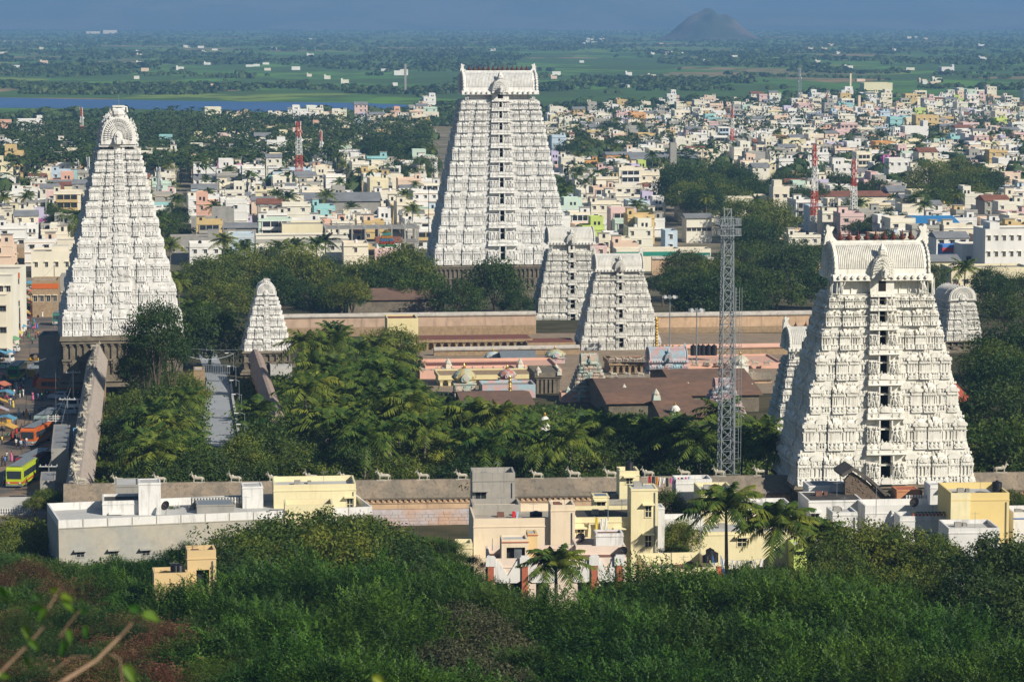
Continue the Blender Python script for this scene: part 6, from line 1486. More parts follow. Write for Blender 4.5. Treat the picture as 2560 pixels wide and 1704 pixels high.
def bus(px, py, rz, label, m, m2, sign=None, L_=10.5, front=True):
    h = 3.1; W = 2.45
    prof = [(-L_ / 2, .45), (-L_ / 2 - .05, 1.4), (-L_ / 2 + .08, h - .25), (-L_ / 2 + .35, h), (L_ / 2 - .4, h), (L_ / 2 - .1, h - .3), (L_ / 2, 1.5), (L_ / 2 - .02, .45)]
    gl = [(-W / 2 + .18, W / 2 - .18, L_ / 2 - .10, L_ / 2 + .03, 1.45, 2.6), (-W / 2 + .3, W / 2 - .3, -L_ / 2 - .06, -L_ / 2 + .2, 1.6, 2.55)]
    n = 7
    for i in range(n):
        y0 = -L_ / 2 + .6 + (L_ - 1.5) * i / n
        for s in (-1, 1): gl.append((s * (W / 2 + .02) - .02, s * (W / 2 + .02) + .02, y0 + .06, y0 + (L_ - 1.5) / n - .06, 1.55, 2.45))
    def ex(o):
        b = MB(); b.box(-W / 2 - .03, W / 2 + .03, -L_ / 2 - .04, L_ / 2 + .03, .75, 1.05); b.build('stripe', m2, o)
        b = MB(); b.box(-W / 2 - .02, W / 2 + .02, -L_ / 2 - .12, -L_ / 2, .4, .62); b.box(-W / 2 - .02, W / 2 + .02, L_ / 2, L_ / 2 + .1, .4, .62); b.build('bumper', M_steel, o)
        b = MB(); b.box(-W / 2 + .3, W / 2 - .3, -L_ / 2 + .6, L_ / 2 - .8, h + .12, h + .18)
        for i in range(8): y = -L_ / 2 + .8 + (L_ - 1.8) * i / 7; b.box(-W / 2 + .3, W / 2 - .3, y - .03, y + .03, h, h + .22)
        b.build('roof_rack', M_steel, o)
        for s in (-1, 1):
            b = MB(); b.cbox(s * .9, -L_ / 2 - .08, .25, .1, .8, 1.1); b.build('tail_lamp', M_redp, o); b = MB(); b.cbox(s * .85, L_ / 2 + .04, .3, .1, .75, 1.0); b.build('headlight', M_chrome, o)
    return vehicle('bus', px, py, rz, label, L_, W, prof, m, gl, (-L_ * .28, L_ * .3), .48, ex)
def car(px, py, rz, label, m, suv=False):
    h = 1.8 if suv else 1.45; L = 4.5 if suv else 3.7; W = 1.7; q = L / 2
    prof = [(-q, .3), (-q, .95), (-q + .15, 1.0), (-q + (.2 if suv else .35), h - .05), (-q + .6, h), (q * .15, h), (q * .45, 1.02), (q * .95, .88), (q, .6), (q, .3)]
    gl = []
    for s in (-1, 1): gl += [(s * (W / 2 + .01) - .015, s * (W / 2 + .01) + .015, -q + .5, -q * .1, 1.03, h - .12), (s * (W / 2 + .01) - .015, s * (W / 2 + .01) + .015, -q * .1 + .08, q * .22, 1.03, h - .15)]
    def ex(o):
        b = MB(); b.prism([(q * .17, h - .05), (q * .46, 1.06), (q * .48, 1.1), (q * .19, h + .0)], -W / 2 + .12, W / 2 - .12, 'x'); b.build('windscreen', M_glass, o)
        b = MB(); b.box(-W / 2 + .15, W / 2 - .15, -q + .1, -q + .25, 1.05, h - .15); b.build('rear_window', M_glass, o)
        for s in (-1, 1): b = MB(); b.cbox(s * .6, q, .3, .06, .62, .8); b.build('headlight', M_chrome, o)
    return vehicle('car', px, py, rz, label, L, W, prof, m, gl, (-q * .62, q * .62), .32, ex)
def rickshaw(px, py, rz, desc, m=None):
    p = GP(px, py); o = empty('auto_rickshaw', (p.x, p.y, p.z + .06), R(rz), None, 'auto rickshaw', 'auto rickshaws in the street'); m = m or paint('rickshaw_yellow', (.62, .34, .03)); b = MB()
    b.prism([(-1.3, .25), (-1.3, 1.0), (-.5, 1.0), (-.5, .45), (.7, .45), (1.0, .95), (1.35, .8), (1.4, .3)], -.62, .62, 'x'); b.build('body', m, o)
    b = MB(); b.prism([(-1.32, 1.0), (-1.3, 1.65), (-.9, 1.8), (.6, 1.78), (.85, 1.6), (1.05, 1.0), (.98, 1.0), (.75, 1.55), (-1.1, 1.6), (-1.2, 1.0)], -.64, .64, 'x'); b.build('canopy', m if rnd.random() < .5 else M_black, o)
    for s, y in ((-.55, -.9), (.55, -.9), (0, 1.15)): inst('wheel', WH[.24], o, (s, y, .24))
    note(o, desc, p, 1.7); return o
def bike(px, py, rz, desc, m):
    p = GP(px, py); o = empty('motorbike', (p.x, p.y, p.z + .06), R(rz), None, 'motorbike', 'motorbikes parked along the street'); b = MB(); b.tube([(0, -.65, .62), (0, -.2, .55), (0, .25, .72), (0, .5, .8)], .11, 6, .09); b.ball(0, .2, .75, .14, .25, .13); b.cbox(0, -.05, .2, .35, .25, .5); b.build('body', m, o)
    b = MB(); b.cbox(0, -.35, .24, .7, .74, .84); b.build('seat', M_black, o); b = MB(); b.tube([(-.35, .42, 1.02), (0, .5, .95), (.35, .42, 1.02)], .025, 5); b.tube([(0, .5, .95), (0, .68, .3)], .03, 5); b.build('handlebar', M_steel, o)
    for y in (-.65, .68): inst('wheel', WH[.3], o, (0, y, .3))
    note(o, desc, p, 1.0); return o
C_ = dict(green=paint('bus_green', (.03, .24, .07)), yellow=paint('stripe_yellow', (.62, .50, .04)), orange=paint('bus_orange', (.55, .13, .03)), teal=paint('bus_teal', (.05, .18, .13)), lime=paint('bus_lime', (.45, .55, .03)), maroon=paint('bus_maroon', (.20, .03, .04)), silver=paint('silver', (.42, .47, .52)), white=paint('white', (.68, .68, .66)), blue=paint('blue', (.05, .14, .40)), grey=paint('truck_grey_green', (.25, .32, .30)), red=paint('red', (.45, .04, .03)), dark=paint('dark', (.04, .04, .05)))
bus(43, 948, 0, 'green bus seen from behind with white rear panel and yellow stripe', C_['green'], C_['yellow'])
bus(162, 985, 82, 'orange and dark green bus standing crosswise in the shade of the tower base', C_['orange'], C_['teal'])
bus(93, 1108, 172, 'orange red bus facing the camera in the shaded side of the street', C_['orange'], C_['grey'])
bus(86, 1184, 170, 'dark maroon bus beside the lime green bus', C_['maroon'], C_['grey'])
bus(57, 1208, 176, 'lime green bus with dark windscreen at the lower end of the street', C_['lime'], C_['orange'])
bus(147, 812, 4, 'green and white minibus parked at the foot of the round gabled tower', C_['teal'], C_['white'], L_=6.5)
bus(120, 1075, 176, 'pale grey green lorry like bus with rooftop ladder behind orange bus', C_['grey'], C_['silver'])
car(146, 998, 80, 'silver hatchback beside the crosswise orange bus', C_['silver']); car(172, 1022, 84, 'white long roofed jeep parked against the street wall', C_['white'], True); car(168, 1036, 86, 'pale blue and white car nearest the street wall', C_['silver'])
car(96, 924, 70, 'pale blue off-road car in tower shade near the green bus', C_['silver'], True)
for i, (px, py, c, l) in enumerate(((8, 905, 'white', 'white car at the left edge left of the green bus'), (6, 922, 'silver', 'silver car at left edge, lower one beside the green bus'), (14, 888, 'blue', 'blue car at left edge of the shaded street'), (28, 880, 'white', 'white car above the green bus in the shade'))): car(px, py, 75 + i * 4, l, C_[c], i == 0)
for px, py, rz in ((111, 764, 5), (22, 846, 80), (36, 842, 75), (78, 944, 20), (10, 1062, 100), (120, 726, 0), (108, 712, 10), (88, 905, 60)): rickshaw(px, py, rz, 'yellow auto rickshaw in the street')
for i in range(16): px, py = ((2 + (i % 8) * 3.6, 1000 + 4 * (i // 8)) if i < 10 else (108 + (i - 10) * 7, 1024 + (i % 3) * 5)); bike(px, py, 90 + rnd.uniform(-15, 15), 'dark motorbike in the parked row', C_[('dark', 'red', 'dark', 'blue')[i % 4]])
for i in range(9): bike(118 + i * 5, 748 + (i % 3) * 3, 90, 'dark motorbike at the head of the street', C_['dark'])
# people
def person_mesh(pose, seed):
    """one continuous skinned body, 1.68 m tall"""
    g = random.Random(seed); me = bpy.data.meshes.new('body'); st = .22 if pose == 'walk' else .03; ar = .25 if pose == 'walk' else .06
    V = [(0, 0, .92), (0, 0, 1.12), (0, .01, 1.36), (0, .02, 1.45), (0, .03, 1.55), (0, .03, 1.66),
         (-.09, 0, .86), (-.10, st * .6, .48), (-.10, st - .05, .08), (-.10, st + .10, .03), (.09, 0, .86), (.10, -st * .5 + .05, .48), (.10, -st - .05, .08), (.10, -st + .10, .03),
         (-.18, 0, 1.36), (-.24, -ar * .5, 1.10), (-.23, -ar + .10, .86), (.18, 0, 1.36), (.24, ar * .5, 1.10), (.23, ar + .12, .90)]
    E = [(0, 1), (1, 2), (2, 3), (3, 4), (4, 5), (0, 6), (6, 7), (7, 8), (8, 9), (0, 10), (10, 11), (11, 12), (12, 13), (2, 14), (14, 15), (15, 16), (2, 17), (17, 18), (18, 19)]
    Rr_ = [.14, .13, .15, .055, .095, .075, .085, .06, .042, .04, .085, .06, .042, .04, .06, .042, .032, .06, .042, .032]
    me.from_pydata(V, E, []); o = bpy.data.objects.new('body', me); COL.objects.link(o); md = o.modifiers.new('s', 'SKIN')
    for v, r in zip(me.skin_vertices[0].data, Rr_): v.radius = (r, r)
    me.skin_vertices[0].data[0].use_root = True
    o.modifiers.new('d', 'SUBSURF').levels = 1
    dg = bpy.context.evaluated_depsgraph_get(); out = bpy.data.meshes.new_from_object(o.evaluated_get(dg)); bpy.data.objects.remove(o); out.name = 'body'; return out
M_skin = mat('skin_brown', (.16, .085, .05), var=.05); M_hair = mat('hair_black', (.012, .011, .01))
PB = [person_mesh('walk', 1), person_mesh('stand', 2)]
for m_ in PB: m_.materials.append(M_skin)
def cloth_mesh(kind):
    b = MB()
    if kind == 'shirt':
        b.lathe([(.15, .88), (.17, .95), (.165, 1.2), (.20, 1.36), (.10, 1.44)], n=10); b.M = None
        for s in (-1, 1): b.tube([(s * .17, 0, 1.38), (s * .245, 0, 1.16)], .075, 7, .065)
    elif kind == 'trousers':
        for s in (-1, 1): b.tube([(s * .085, 0, .95), (s * .10, .02 * s, .5), (s * .10, -.02, .08)], .11, 8, .075)
    elif kind == 'dhoti': b.lathe([(.16, .95), (.19, .7), (.22, .35), (.20, .18)], n=10)
    elif kind == 'sari': b.lathe([(.10, 1.44), (.19, 1.36), (.16, 1.1), (.19, .9), (.22, .6), (.25, .1), (.20, .04)], n=11); b.tube([(-.18, 0, 1.4), (0, -.18, 1.15), (.16, -.12, .85)], .09, 5, .05)
    elif kind == 'hair': b.ball(0, .02, 1.60, .095, .105, .10, 8, 5)
    return b
CLM = {}
def cloth(kind, m):
    k = (kind, m.name)
    if k not in CLM: CLM[k] = cloth_mesh(kind).mesh(kind, m, True)
    return CLM[k]
HAIR = cloth_mesh('hair').mesh('hair', M_hair, True)
CLOTHC = {'white': (.70, .69, .66), 'red': (.50, .03, .03), 'blue': (.10, .20, .45), 'orange': (.60, .25, .04), 'pink': (.55, .14, .28), 'green': (.06, .24, .12), 'dark': (.04, .04, .05), 'yellow': (.62, .48, .10), 'pale blue': (.35, .46, .58)}
def person(px, py, kind, c, c2='dark', child=False):
    p = GP(px, py); s = .62 if child else rnd.uniform(.94, 1.04); o = empty('person', (p.x, p.y, p.z + .06), rnd.uniform(0, 6.28), None, 'person', 'people in the street'); o.scale = (s,) * 3
    inst('body', PB[rnd.random() < .5], o); inst('hair', HAIR, o); m = mat('cloth_' + c.replace(' ', '_'), CLOTHC[c], var=.1); m2 = mat('cloth_' + c2.replace(' ', '_'), CLOTHC[c2], var=.1)
    if kind == 'sari': inst('sari', cloth('sari', m), o); d = f'woman in {c} sari'
    elif kind == 'dhoti': inst('shirt', cloth('shirt', m), o); inst('dhoti', cloth('dhoti', m2), o); d = f'man in {c} shirt and {c2} waistcloth'
    else: inst('shirt', cloth('shirt', m), o); inst('trousers', cloth('trousers', m2), o); d = f'person in {c} shirt and {c2} trousers'
    note(o, ('child in ' + c + ' clothes') if child else d, p, 1.6); return o
for px, py, k, c, c2, ch in ((47, 1042, 'dhoti', 'white', 'pale blue', 0), (66, 1044, 'sari', 'orange', 'dark', 0), (59, 1041, 't', 'dark', 'dark', 1), (75, 1049, 't', 'pale blue', 'dark', 0), (58, 993, 't', 'white', 'white', 0), (31, 1065, 't', 'pale blue', 'blue', 0), (40, 1062, 't', 'green', 'dark', 0), (41, 1084, 'sari', 'red', 'dark', 0), (54, 1084, 't', 'dark', 'dark', 0),
        (20, 951, 't', 'white', 'dark', 0), (59, 962, 't', 'white', 'dark', 0), (5, 1113, 't', 'yellow', 'dark', 0), (31, 1101, 'sari', 'red', 'dark', 0), (37, 1108, 'sari', 'dark', 'dark', 0), (17, 1153, 't', 'white', 'dark', 0), (29, 1153, 'sari', 'pink', 'dark', 0), (6, 1166, 't', 'dark', 'dark', 0), (13, 1166, 't', 'blue', 'dark', 0), (12, 1215, 't', 'pale blue', 'dark', 0), (21, 1215, 'sari', 'orange', 'dark', 0),
        (106, 794, 'dhoti', 'white', 'white', 0), (142, 789, 't', 'white', 'dark', 0), (93, 821, 'sari', 'blue', 'dark', 0), (40, 1120, 't', 'white', 'dark', 0), (52, 1124, 't', 'pale blue', 'dark', 0), (60, 1122, 't', 'dark', 'dark', 0), (66, 1118, 't', 'white', 'blue', 0), (26, 1015, 't', 'white', 'pale blue', 0), (33, 1020, 'sari', 'yellow', 'dark', 0), (82, 1000, 'sari', 'pink', 'dark', 0), (95, 1003, 't', 'blue', 'dark', 0), (105, 1003, 't', 'green', 'dark', 0)): person(px, py, k, c, c2, bool(ch))
for i in range(16): person(84 + rnd.uniform(0, 26), 952 + rnd.uniform(0, 24), 'sari', 'red')
for i in range(22): person(rnd.uniform(0, 60), rnd.uniform(966, 998), rnd.choice(('t', 'sari', 't', 'dhoti')), rnd.choice(('white', 'pink', 'red', 'blue', 'yellow', 'green', 'dark')), rnd.choice(('dark', 'white', 'blue')))
for i in range(16): person(rnd.uniform(118, 160), rnd.uniform(732, 748), rnd.choice(('t', 'sari')), rnd.choice(('white', 'pink', 'red', 'orange', 'yellow')))
for i in range(14): person(rnd.uniform(62, 96), rnd.uniform(780, 880), rnd.choice(('t', 'sari')), rnd.choice(('white', 'pink', 'blue', 'orange', 'green', 'dark')))
def stall(px, py, rz, c, desc, w=3.2):
    p = GP(px, py); o = empty('market_stall', (p.x, p.y, p.z + .05), R(rz), None, 'market stall', 'stalls along the left of the street'); m = mat('awning_' + str(c), c, rough=.8, var=.15, scale=1); b = MB()
    b.prism([(-1.5, 2.0), (-1.5, 2.06), (0, 2.7), (1.4, 2.5), (1.4, 2.44), (0, 2.62)], -w / 2, w / 2, 'x'); b.build('awning', m, o); pm = MB(); pm.cbox(0, 0, .08, .08, 0, 2.2); me = pm.mesh('post', M_bark)
    for sx in (-1, 1):
        for sy in (-1.35, 1.3): inst('post', me, o, (sx * (w / 2 - .1), sy, 0))
    b = MB(); b.box(-w / 2 + .2, w / 2 - .2, -1.0, .4, .7, .8); b.box(-w / 2 + .3, w / 2 - .3, -.9, .3, 0, .7); b.build('counter', M_bark, o)
    g = random.Random(int(px * 7 + py)); b = MB(); used = []
    for i in range(9):
        mm = g.choice((C_['yellow'], C_['orange'], C_['red'], C_['green'], C_['white'])); b = MB(); x, y = g.uniform(-w / 2 + .4, w / 2 - .4), g.uniform(-.8, .2); b.ball(x, y, .92, .2, .2, .14, 6, 4); b.build('goods', mm, o)
    note(o, desc, p, 2.5)
AW = [(.55, .33, .08), (.10, .28, .42), (.50, .46, .38), (.48, .16, .10), (.16, .34, .18), (.60, .48, .12), (.40, .38, .45)]; AN = ['yellow', 'blue', 'grey white', 'rust red', 'green', 'golden', 'lilac']
for i in range(34):
    t = i / 34; x = (30, 92)[i % 2] * 1.0; px = 8 + 92 * t ** .8 - (i % 3) * 13; py = 905 - 190 * t; k = rnd.randrange(7); stall(max(-4, px), py, rnd.uniform(60, 100), AW[k], f'market stall with {AN[k]} awning', rnd.uniform(2.6, 4.2))
for i in range(8): k = rnd.randrange(7); stall(rnd.uniform(0, 22), 945 + i * 22, rnd.uniform(70, 110), AW[k], f'market stall with {AN[k]} awning', 3)
def ebox(): return None
PO = []
for i, (px, yb, yt, D_) in enumerate(((8, 878, 801, 0), (27, 866, 790, 0), (51, 842, 768, 0), (78, 805, 730, 0), (94, 745, 700, 0), (136, 715, 662, 0))):
    p = GP(px, yb); o = pole(None, px, yb, yt, p.y, .13, mat('rust_red_pole', (.16, .05, .035)), name='street_pole', group='rusty poles along the street'); note(o, 'thin rust red pole on the left of the street', p, 6); PO.append(P(px, yt, p.y))
for px, yb, yt, lb in ((140, 1110, 1035, 'whitish utility pole with three crossarms above the parked buses'), (184, 1008, 925, 'sunlit utility pole beside the street wall near the orange bus'), (170, 1100, 990, 'slim grey utility pole between parked jeeps and the wall'), (123, 1236, 1160, 'dark red utility pole at the lower end of the street'), (134, 1180, 1122, 'short pale utility pole in front of the maroon bus')):
    p = GP(px, yb); o = pole(lb, px, yb, yt, p.y, .13, M_whitep if 'whit' in lb or 'sun' in lb else M_steel, name='utility_pole'); H = P(px, yt, p.y).z - p.z
    for z in (.93, .86, .78)[:3 if 'three' in lb else 1]: b = MB(); b.bar((-1.4, 0, H * z), (1.4, 0, H * z), .12); [b.cbox(q, 0, .1, .1, H * z, H * z + .3) for q in (-1.2, -.4, .4, 1.2)]; b.build('crossarm', M_whitep, o)
    PO.append(P(px, yt, p.y))
def cable(a, b_, sag, label=None):
    a, b_ = Vector(a), Vector(b_); mb = MB(); pts = [a.lerp(b_, t / 10) - Vector((0, 0, sag * 4 * (t / 10) * (1 - t / 10))) for t in range(11)]
    o = mb.tube(pts, .035, 3).build('cable', M_steel); tag(o, label, 'cable', 'overhead cables'); 
    if not label: m_ = pts[5]; note(o, 'thin overhead cable', m_)
for i in range(len(PO) - 1): cable(PO[i], PO[i + 1], .6)
cable(P(60, 905, 545), P(160, 868, 560), .8); cable(P(430, 866, 560), P(618, 872, 560), .4); cable(P(430, 872, 550), P(584, 884, 555), 1.5)
# blue gantry frame, roadside houses, low sheds
gp = GP(206, 1176); o = empty('gantry_frame', (gp.x, gp.y, gp.z), 0, 'light blue pipe frame straddling the street wall', 'frame'); b = MB(); H = P(206, 1070, gp.y).z - gp.z
for s in (-1.25, 1.25): b.bar((s, 0, 0), (s, 0, H), .13)
b.bar((-1.25, 0, H), (1.25, 0, H), .13); b.build('pipe_frame', mat('sky_blue_pipe', (.18, .42, .70)), o)
special('ivory corner house with dark windows and orange band at the left edge of the street', -34, 48, 672, 12, 12, HM[10], M_terr, rot=2, wins=(5, 3), band=C_['orange'], D=690)
special('pale cream narrow house front of the corner house', -44, 30, 690, 11, 10, HM[10], M_terr, rot=2, wins=(4, 3), D=660)
special('cream stepped house at left edge with red balcony recess', -66, 14, 740, 11, 10, CR, M_terr, rot=2, wins=(5, 3), D=625)
special('long shaded grey sheet roof beside the lower street wall', 128, 172, 1120, 4, 26, M_greyc, M_tin, rot=8, par=.1, D=432)
special('small shaded shed roof at the foot of the street wall', 100, 138, 1200, 3.4, 8, M_greyc, M_tin, rot=8, par=.1, D=405)
special('shadowed shop building at the head of the street, left of tower', 150, 205, 690, 7, 10, M_greyc, M_terr, wins=(3, 1), D=760)
special('old brown shop row at the head of the street', 80, 145, 700, 7, 10, M_stone, M_terr, wins=(4, 1), D=750, band=C_['orange'])
o = hall('white balustrade wall at the lower left edge', -30, 84, 1248, 1275, 398, 1.0, M_conc, M_conc, .2)
bb = MB(); bb.lathe([(.06, 0), (.12, .15), (.06, .35), (.1, .55), (.1, .6)], n=6); me = bb.mesh('baluster', M_whitep)
for i in range(18): inst('baluster', me, o, (-2.9 + i * .34, -.08, .9))
# ---------------------------------------------------------------- houses in the foreground
def fb(label, px, py, D, w, depth, h, rot, wm, rm, par=.7, wins=(), t=.22, name='house', cat='house', rooms=(), band=None, par_m=None, left=(), base=None, dark=()):
    """flat roofed house given by the photo pixel of its top left front corner (of the parapet); local origin there at ground level, x along the front.
    wins (u, v, w, h): window centre u along the front, v below the top; rooms (u0,u1,y0,y1,height): rooms on the roof; dark: big recessed openings"""
    p = P(px, py, D); z0 = p.z - h; o = empty(name, (p.x, p.y, z0), R(rot), label, cat, None); hb = h - par
    b = MB(); 
    if dark:                                      # front built as piers and lintels round recessed openings
        xs = sorted(dark); cur = 0; zt_ = max(d_[3] for d_ in dark)
        b.box(0, w, .9, depth, -4, hb); b.box(0, w, 0, .9, zt_, hb)
        for u0, u1, z0_, z1_ in xs: b.box(cur, u0, 0, .9, -4, zt_); b.box(u0, u1, 0, .9, -4, z0_); cur = u1
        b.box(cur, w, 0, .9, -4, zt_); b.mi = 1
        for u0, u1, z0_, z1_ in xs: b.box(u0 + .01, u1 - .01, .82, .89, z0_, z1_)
    else: b.box(0, w, 0, depth, -4, hb)
    b.build('wall', [wm, M_win], o)
    b = MB(); b.box(t, w - t, t, depth - t, hb, hb + .04); b.build('terrace', rm, o)
    pm = par_m or wm; pmesh = {}
    for nm_, q in (('parapet', (0, w, 0, t)), ('parapet', (0, w, depth - t, depth)), ('parapet', (0, t, t, depth - t)), ('parapet', (w - t, w, t, depth - t))): b = MB(); b.box(*q, hb, h); b.build(nm_, pm, o)
    b = MB(); b.box(-.06, w + .06, -.07, 0, hb - .12, hb); b.build('roof_edge_moulding', band or wm, o)
    for u, v, ww, hh in wins:
        k = MB(); k.mi = 1; k.box(-ww / 2, ww / 2, -.02, .12, -hh / 2, hh / 2); k.mi = 0
        for s in (-1, 1): k.box(s * (ww / 2 + .04) - .05, s * (ww / 2 + .04) + .05, -.06, .1, -hh / 2, hh / 2)
        k.box(-ww / 2 - .1, ww / 2 + .1, -.09, .1, -hh / 2 - .1, -hh / 2); k.box(-.03, .03, -.05, .0, -hh / 2, hh / 2); k.box(-ww / 2, ww / 2, -.05, 0, -.03, .03)
        f = k.build('window', [wm, M_win], o, loc=(u, 0, h - v)); s = MB(); s.prism([(-.62, hh / 2 + .10), (-.62, hh / 2 + .18), (0, hh / 2 + .30), (0, hh / 2 + .12)], -ww / 2 - .35, ww / 2 + .35, 'x'); s.build('sunshade', wm, f)
    if w > 2.6 and h > 6:
        k = MB(); k.tube([(w - .35, -.09, -3), (w - .35, -.09, hb - .3)], .055, 5); k.build('drain_pipe', M_steel, o); k = MB(); k.tube([(w * .62, depth * .5, hb), (w * .62, depth * .5, hb + 1.9)], .03, 4); k.tube([(w * .62 - .5, depth * .5, hb + 1.7), (w * .62 + .5, depth * .5, hb + 1.7)], .02, 4); k.build('aerial', M_steel, o)
        k = MB(); k.cbox(w * .3, depth * .6, .8, .6, hb + .04, hb + .6); k.cbox(w * .45, depth * .7, .5, .9, hb + .04, hb + .4); tag(k.build('terrace_clutter', F_tiles if w % 1 > .5 else M_greyc, o), kind='stuff')
    for y, v in left:
        s = MB(); s.box(-.95, 0, y - .9, y + .9, h - v, h - v + .12); s.box(-.98, -.93, y - .9, y + .9, h - v - .12, h - v + .12); s.build('sunshade', mat('teal_green_shade', (.12, .28, .26)), o)
    for u0, u1, y0, y1, hh in rooms:
        b = MB(); b.box(u0, u1, y0, y1, hb, hb + hh); b.build('stair_room', wm, o); b = MB(); b.box(u0 - .15, u1 + .15, y0 - .25, y1 + .15, hb + hh, hb + hh + .13); b.build('roof_slab', M_conc, o)
    return o
F_cream = mat('house_cream_peach', (.74, .62, .46), var=.07, scale=.8, stain=.4, stain_col=(.50, .36, .22), streak=True)
F_yel = mat('house_butter_yellow', (.76, .68, .42), var=.07, scale=.8, stain=.4, stain_col=(.50, .42, .22), streak=True)
F_grey = mat('house_raw_cement', (.36, .34, .30), var=.15, scale=.8, stain=.7, stain_col=(.13, .125, .12), streak=True)
F_wall = mat('house_grey_render', (.36, .36, .33), var=.12, scale=.5, stain=.5, stain_col=(.22, .22, .20), streak=False, two=(.43, .40, .33))
F_white = mat('house_white', (.70, .69, .66), var=.08, scale=.8, stain=.75, stain_col=(.30, .30, .28), streak=True)
F_och = mat('house_golden', (.62, .46, .24), var=.07, scale=.6, stain=.15, stain_col=(.4, .27, .1)); F_yelb = mat('house_mustard', (.72, .56, .24), var=.05, scale=.4, stain=.12, stain_col=(.5, .36, .12))
F_rust = mat('terracotta_paint', (.42, .13, .07), var=.1, scale=1); F_pink = mat('house_pale_peach', (.72, .60, .50), var=.07, scale=.8, stain=.35, stain_col=(.45, .33, .25))
F_tiles = mat('terrace_brick_tiles', (.20, .10, .075), var=.2, scale=1.2, stain=.3, stain_col=(.30, .2, .16)); F_dkroof = mat('dark_bitumen_roof', (.07, .065, .06), var=.25, scale=.6)
def dish(px, py, D, s=1.0, m=None, desc='dark satellite dish', rz=-35):
    p = P(px, py, D); o = empty('satellite_dish', tuple(p), R(rz), None, 'satellite dish', 'satellite dishes on the near rooftops'); b = MB(); b.lathe([(.02, 0), (.30, .03), (.62, .16), (.63, .18), (.30, .06), (.02, .03)], n=14)
    d = b.build('reflector', m or mat('dish_dark', (.05, .04, .035), rough=.5), o); d.rotation_euler = (R(62), 0, 0); d.scale = (s,) * 3; b = MB(); b.tube([(0, 0, -1.2), (0, .1, 0)], .03, 5); b.tube([(-.4, .2, -1.2), (0, .1, -.5)], .02, 4); b.tube([(0, 0, 0), (0, -.5, .35)], .015, 4); b.build('dish_stand', M_steel, o); note(o, desc, p, 0)
def laundry(px0, py0, px1, py1, D, n, cols, label, hmin=.7, hmax=1.2):
    a, b_ = P(px0, py0, D), P(px1, py1, D + .5); o = empty('washing_line', tuple(a), 0, label, 'washing line'); d = b_ - a; mb = MB(); mb.tube([(0, 0, 0), tuple(d * .5 - Vector((0, 0, .25))), tuple(d)], .015, 3); mb.build('line', M_steel, o); g = random.Random(n)
    for i in range(n):
        t = (i + .2 + g.uniform(0, .3)) / n; w = d.length / n * g.uniform(.55, .85); h = g.uniform(hmin, hmax); q = d * t - Vector((0, 0, .5 * t * (1 - t) * 2)); c = g.choice(cols); m = mat('cloth_' + c.replace(' ', '_'), CLOTHC[c], var=.1)
        V = []; F = []; ux = d.normalized()
        for r in range(4):
            for k in range(5): V.append(q + ux * (w * k / 4) + Vector((0, .06 * math.sin(k * 2 + r) , -h * r / 3)))
        for r in range(3):
            for k in range(4): e = r * 5 + k; F.append((e, e + 1, e + 6, e + 5))
        mb = MB(); mb.add(V, F); mb.build('garment', m, o)
# left group
o = fb('long grey rendered house wall with white panelled parapet, lower left', 146, 1300, 352, 39, 13, 11, 15, F_wall, M_conc, .95, wins=((2.6, 4.3, .9, .6), (6.7, 4.4, .9, .6), (10.6, 4.5, .9, .6), (14.6, 4.6, .9, .6)), par_m=F_white)
for i in range(13): b = MB(); b.box(3 * i - .05, 3 * i + .05, -.06, .02, 10.02, 11.0); b.build('parapet_joint', F_wall, o)
fb('small white rooftop house with two dark vents on the grey walled house', 256, 1252, 361, 4.8, 5.5, 3.4, 8, F_white, F_dkroof, .35, wins=((1.6, 2.0, 1.0, .5),))
fb('white rooftop stair block beside the small white rooftop house', 346, 1207, 361, 2.75, 3.6, 6.0, 8, F_white, M_conc, .12, wins=())
fb('grey concrete roofed room with red oval mark, behind small white rooftop house', 288, 1212, 370, 3.0, 5.5, 4.0, 8, M_greyc, M_conc, .15)
fb('white head room with weathered slab on the low roofs left of cream building', 606, 1216, 366, 2.6, 3.5, 5.2, 8, F_white, M_conc, .12)
fb('blue grey sheet roofed lean-to beside white balusters', 492, 1262, 362, 4.6, 4.0, 3.2, 8, M_greyc, M_steel, .05)
o = fb('low terrace edged with white balusters in front of the near wall', 478, 1246, 366, 7.0, 1.2, 3.4, 8, M_greyc, M_conc, .1)
for i in range(18): inst('baluster', me, o, (.2 + i * .38, -.1, 2.7), 0, 1.3)
fb('long cream building with grey terrace and brown door, centre left below the bulls', 684, 1212, 366, 10.4, 7, 8, 6, F_yel, M_conc, .7, wins=((9.6, 2.6, .7, 1.5),), rooms=())
fb('walled cream yard with white inner wall in front of the long cream building', 712, 1262, 359, 6.0, 4.5, 4.4, 6, F_yel, M_terr2, 1.0)
fb('dark roofed low shed behind the left end of the grey walled house', 142, 1278, 366, 6.0, 5, 3, 8, M_greyc, F_dkroof, .1)
# golden roof
fb('golden stair tower with dark doorway rising out of the thorn trees', 468, 1376, 292, 2.9, 3.0, 9, 10, F_och, F_och, .8, dark=((.9, 2.2, 5.0, 7.0),)); fb('lower golden terrace with parapet and tank beside the stair tower', 385, 1433, 290, 3.4, 3.4, 7, 10, F_och, M_greyc, 1.0, dark=())
tank(None, 438, 1430, 292, .5, .9, 'rooftop water tanks', desc='small black water tank'); tank(None, 448, 1430, 292, .5, .9, 'rooftop water tanks', desc='small black water tank')
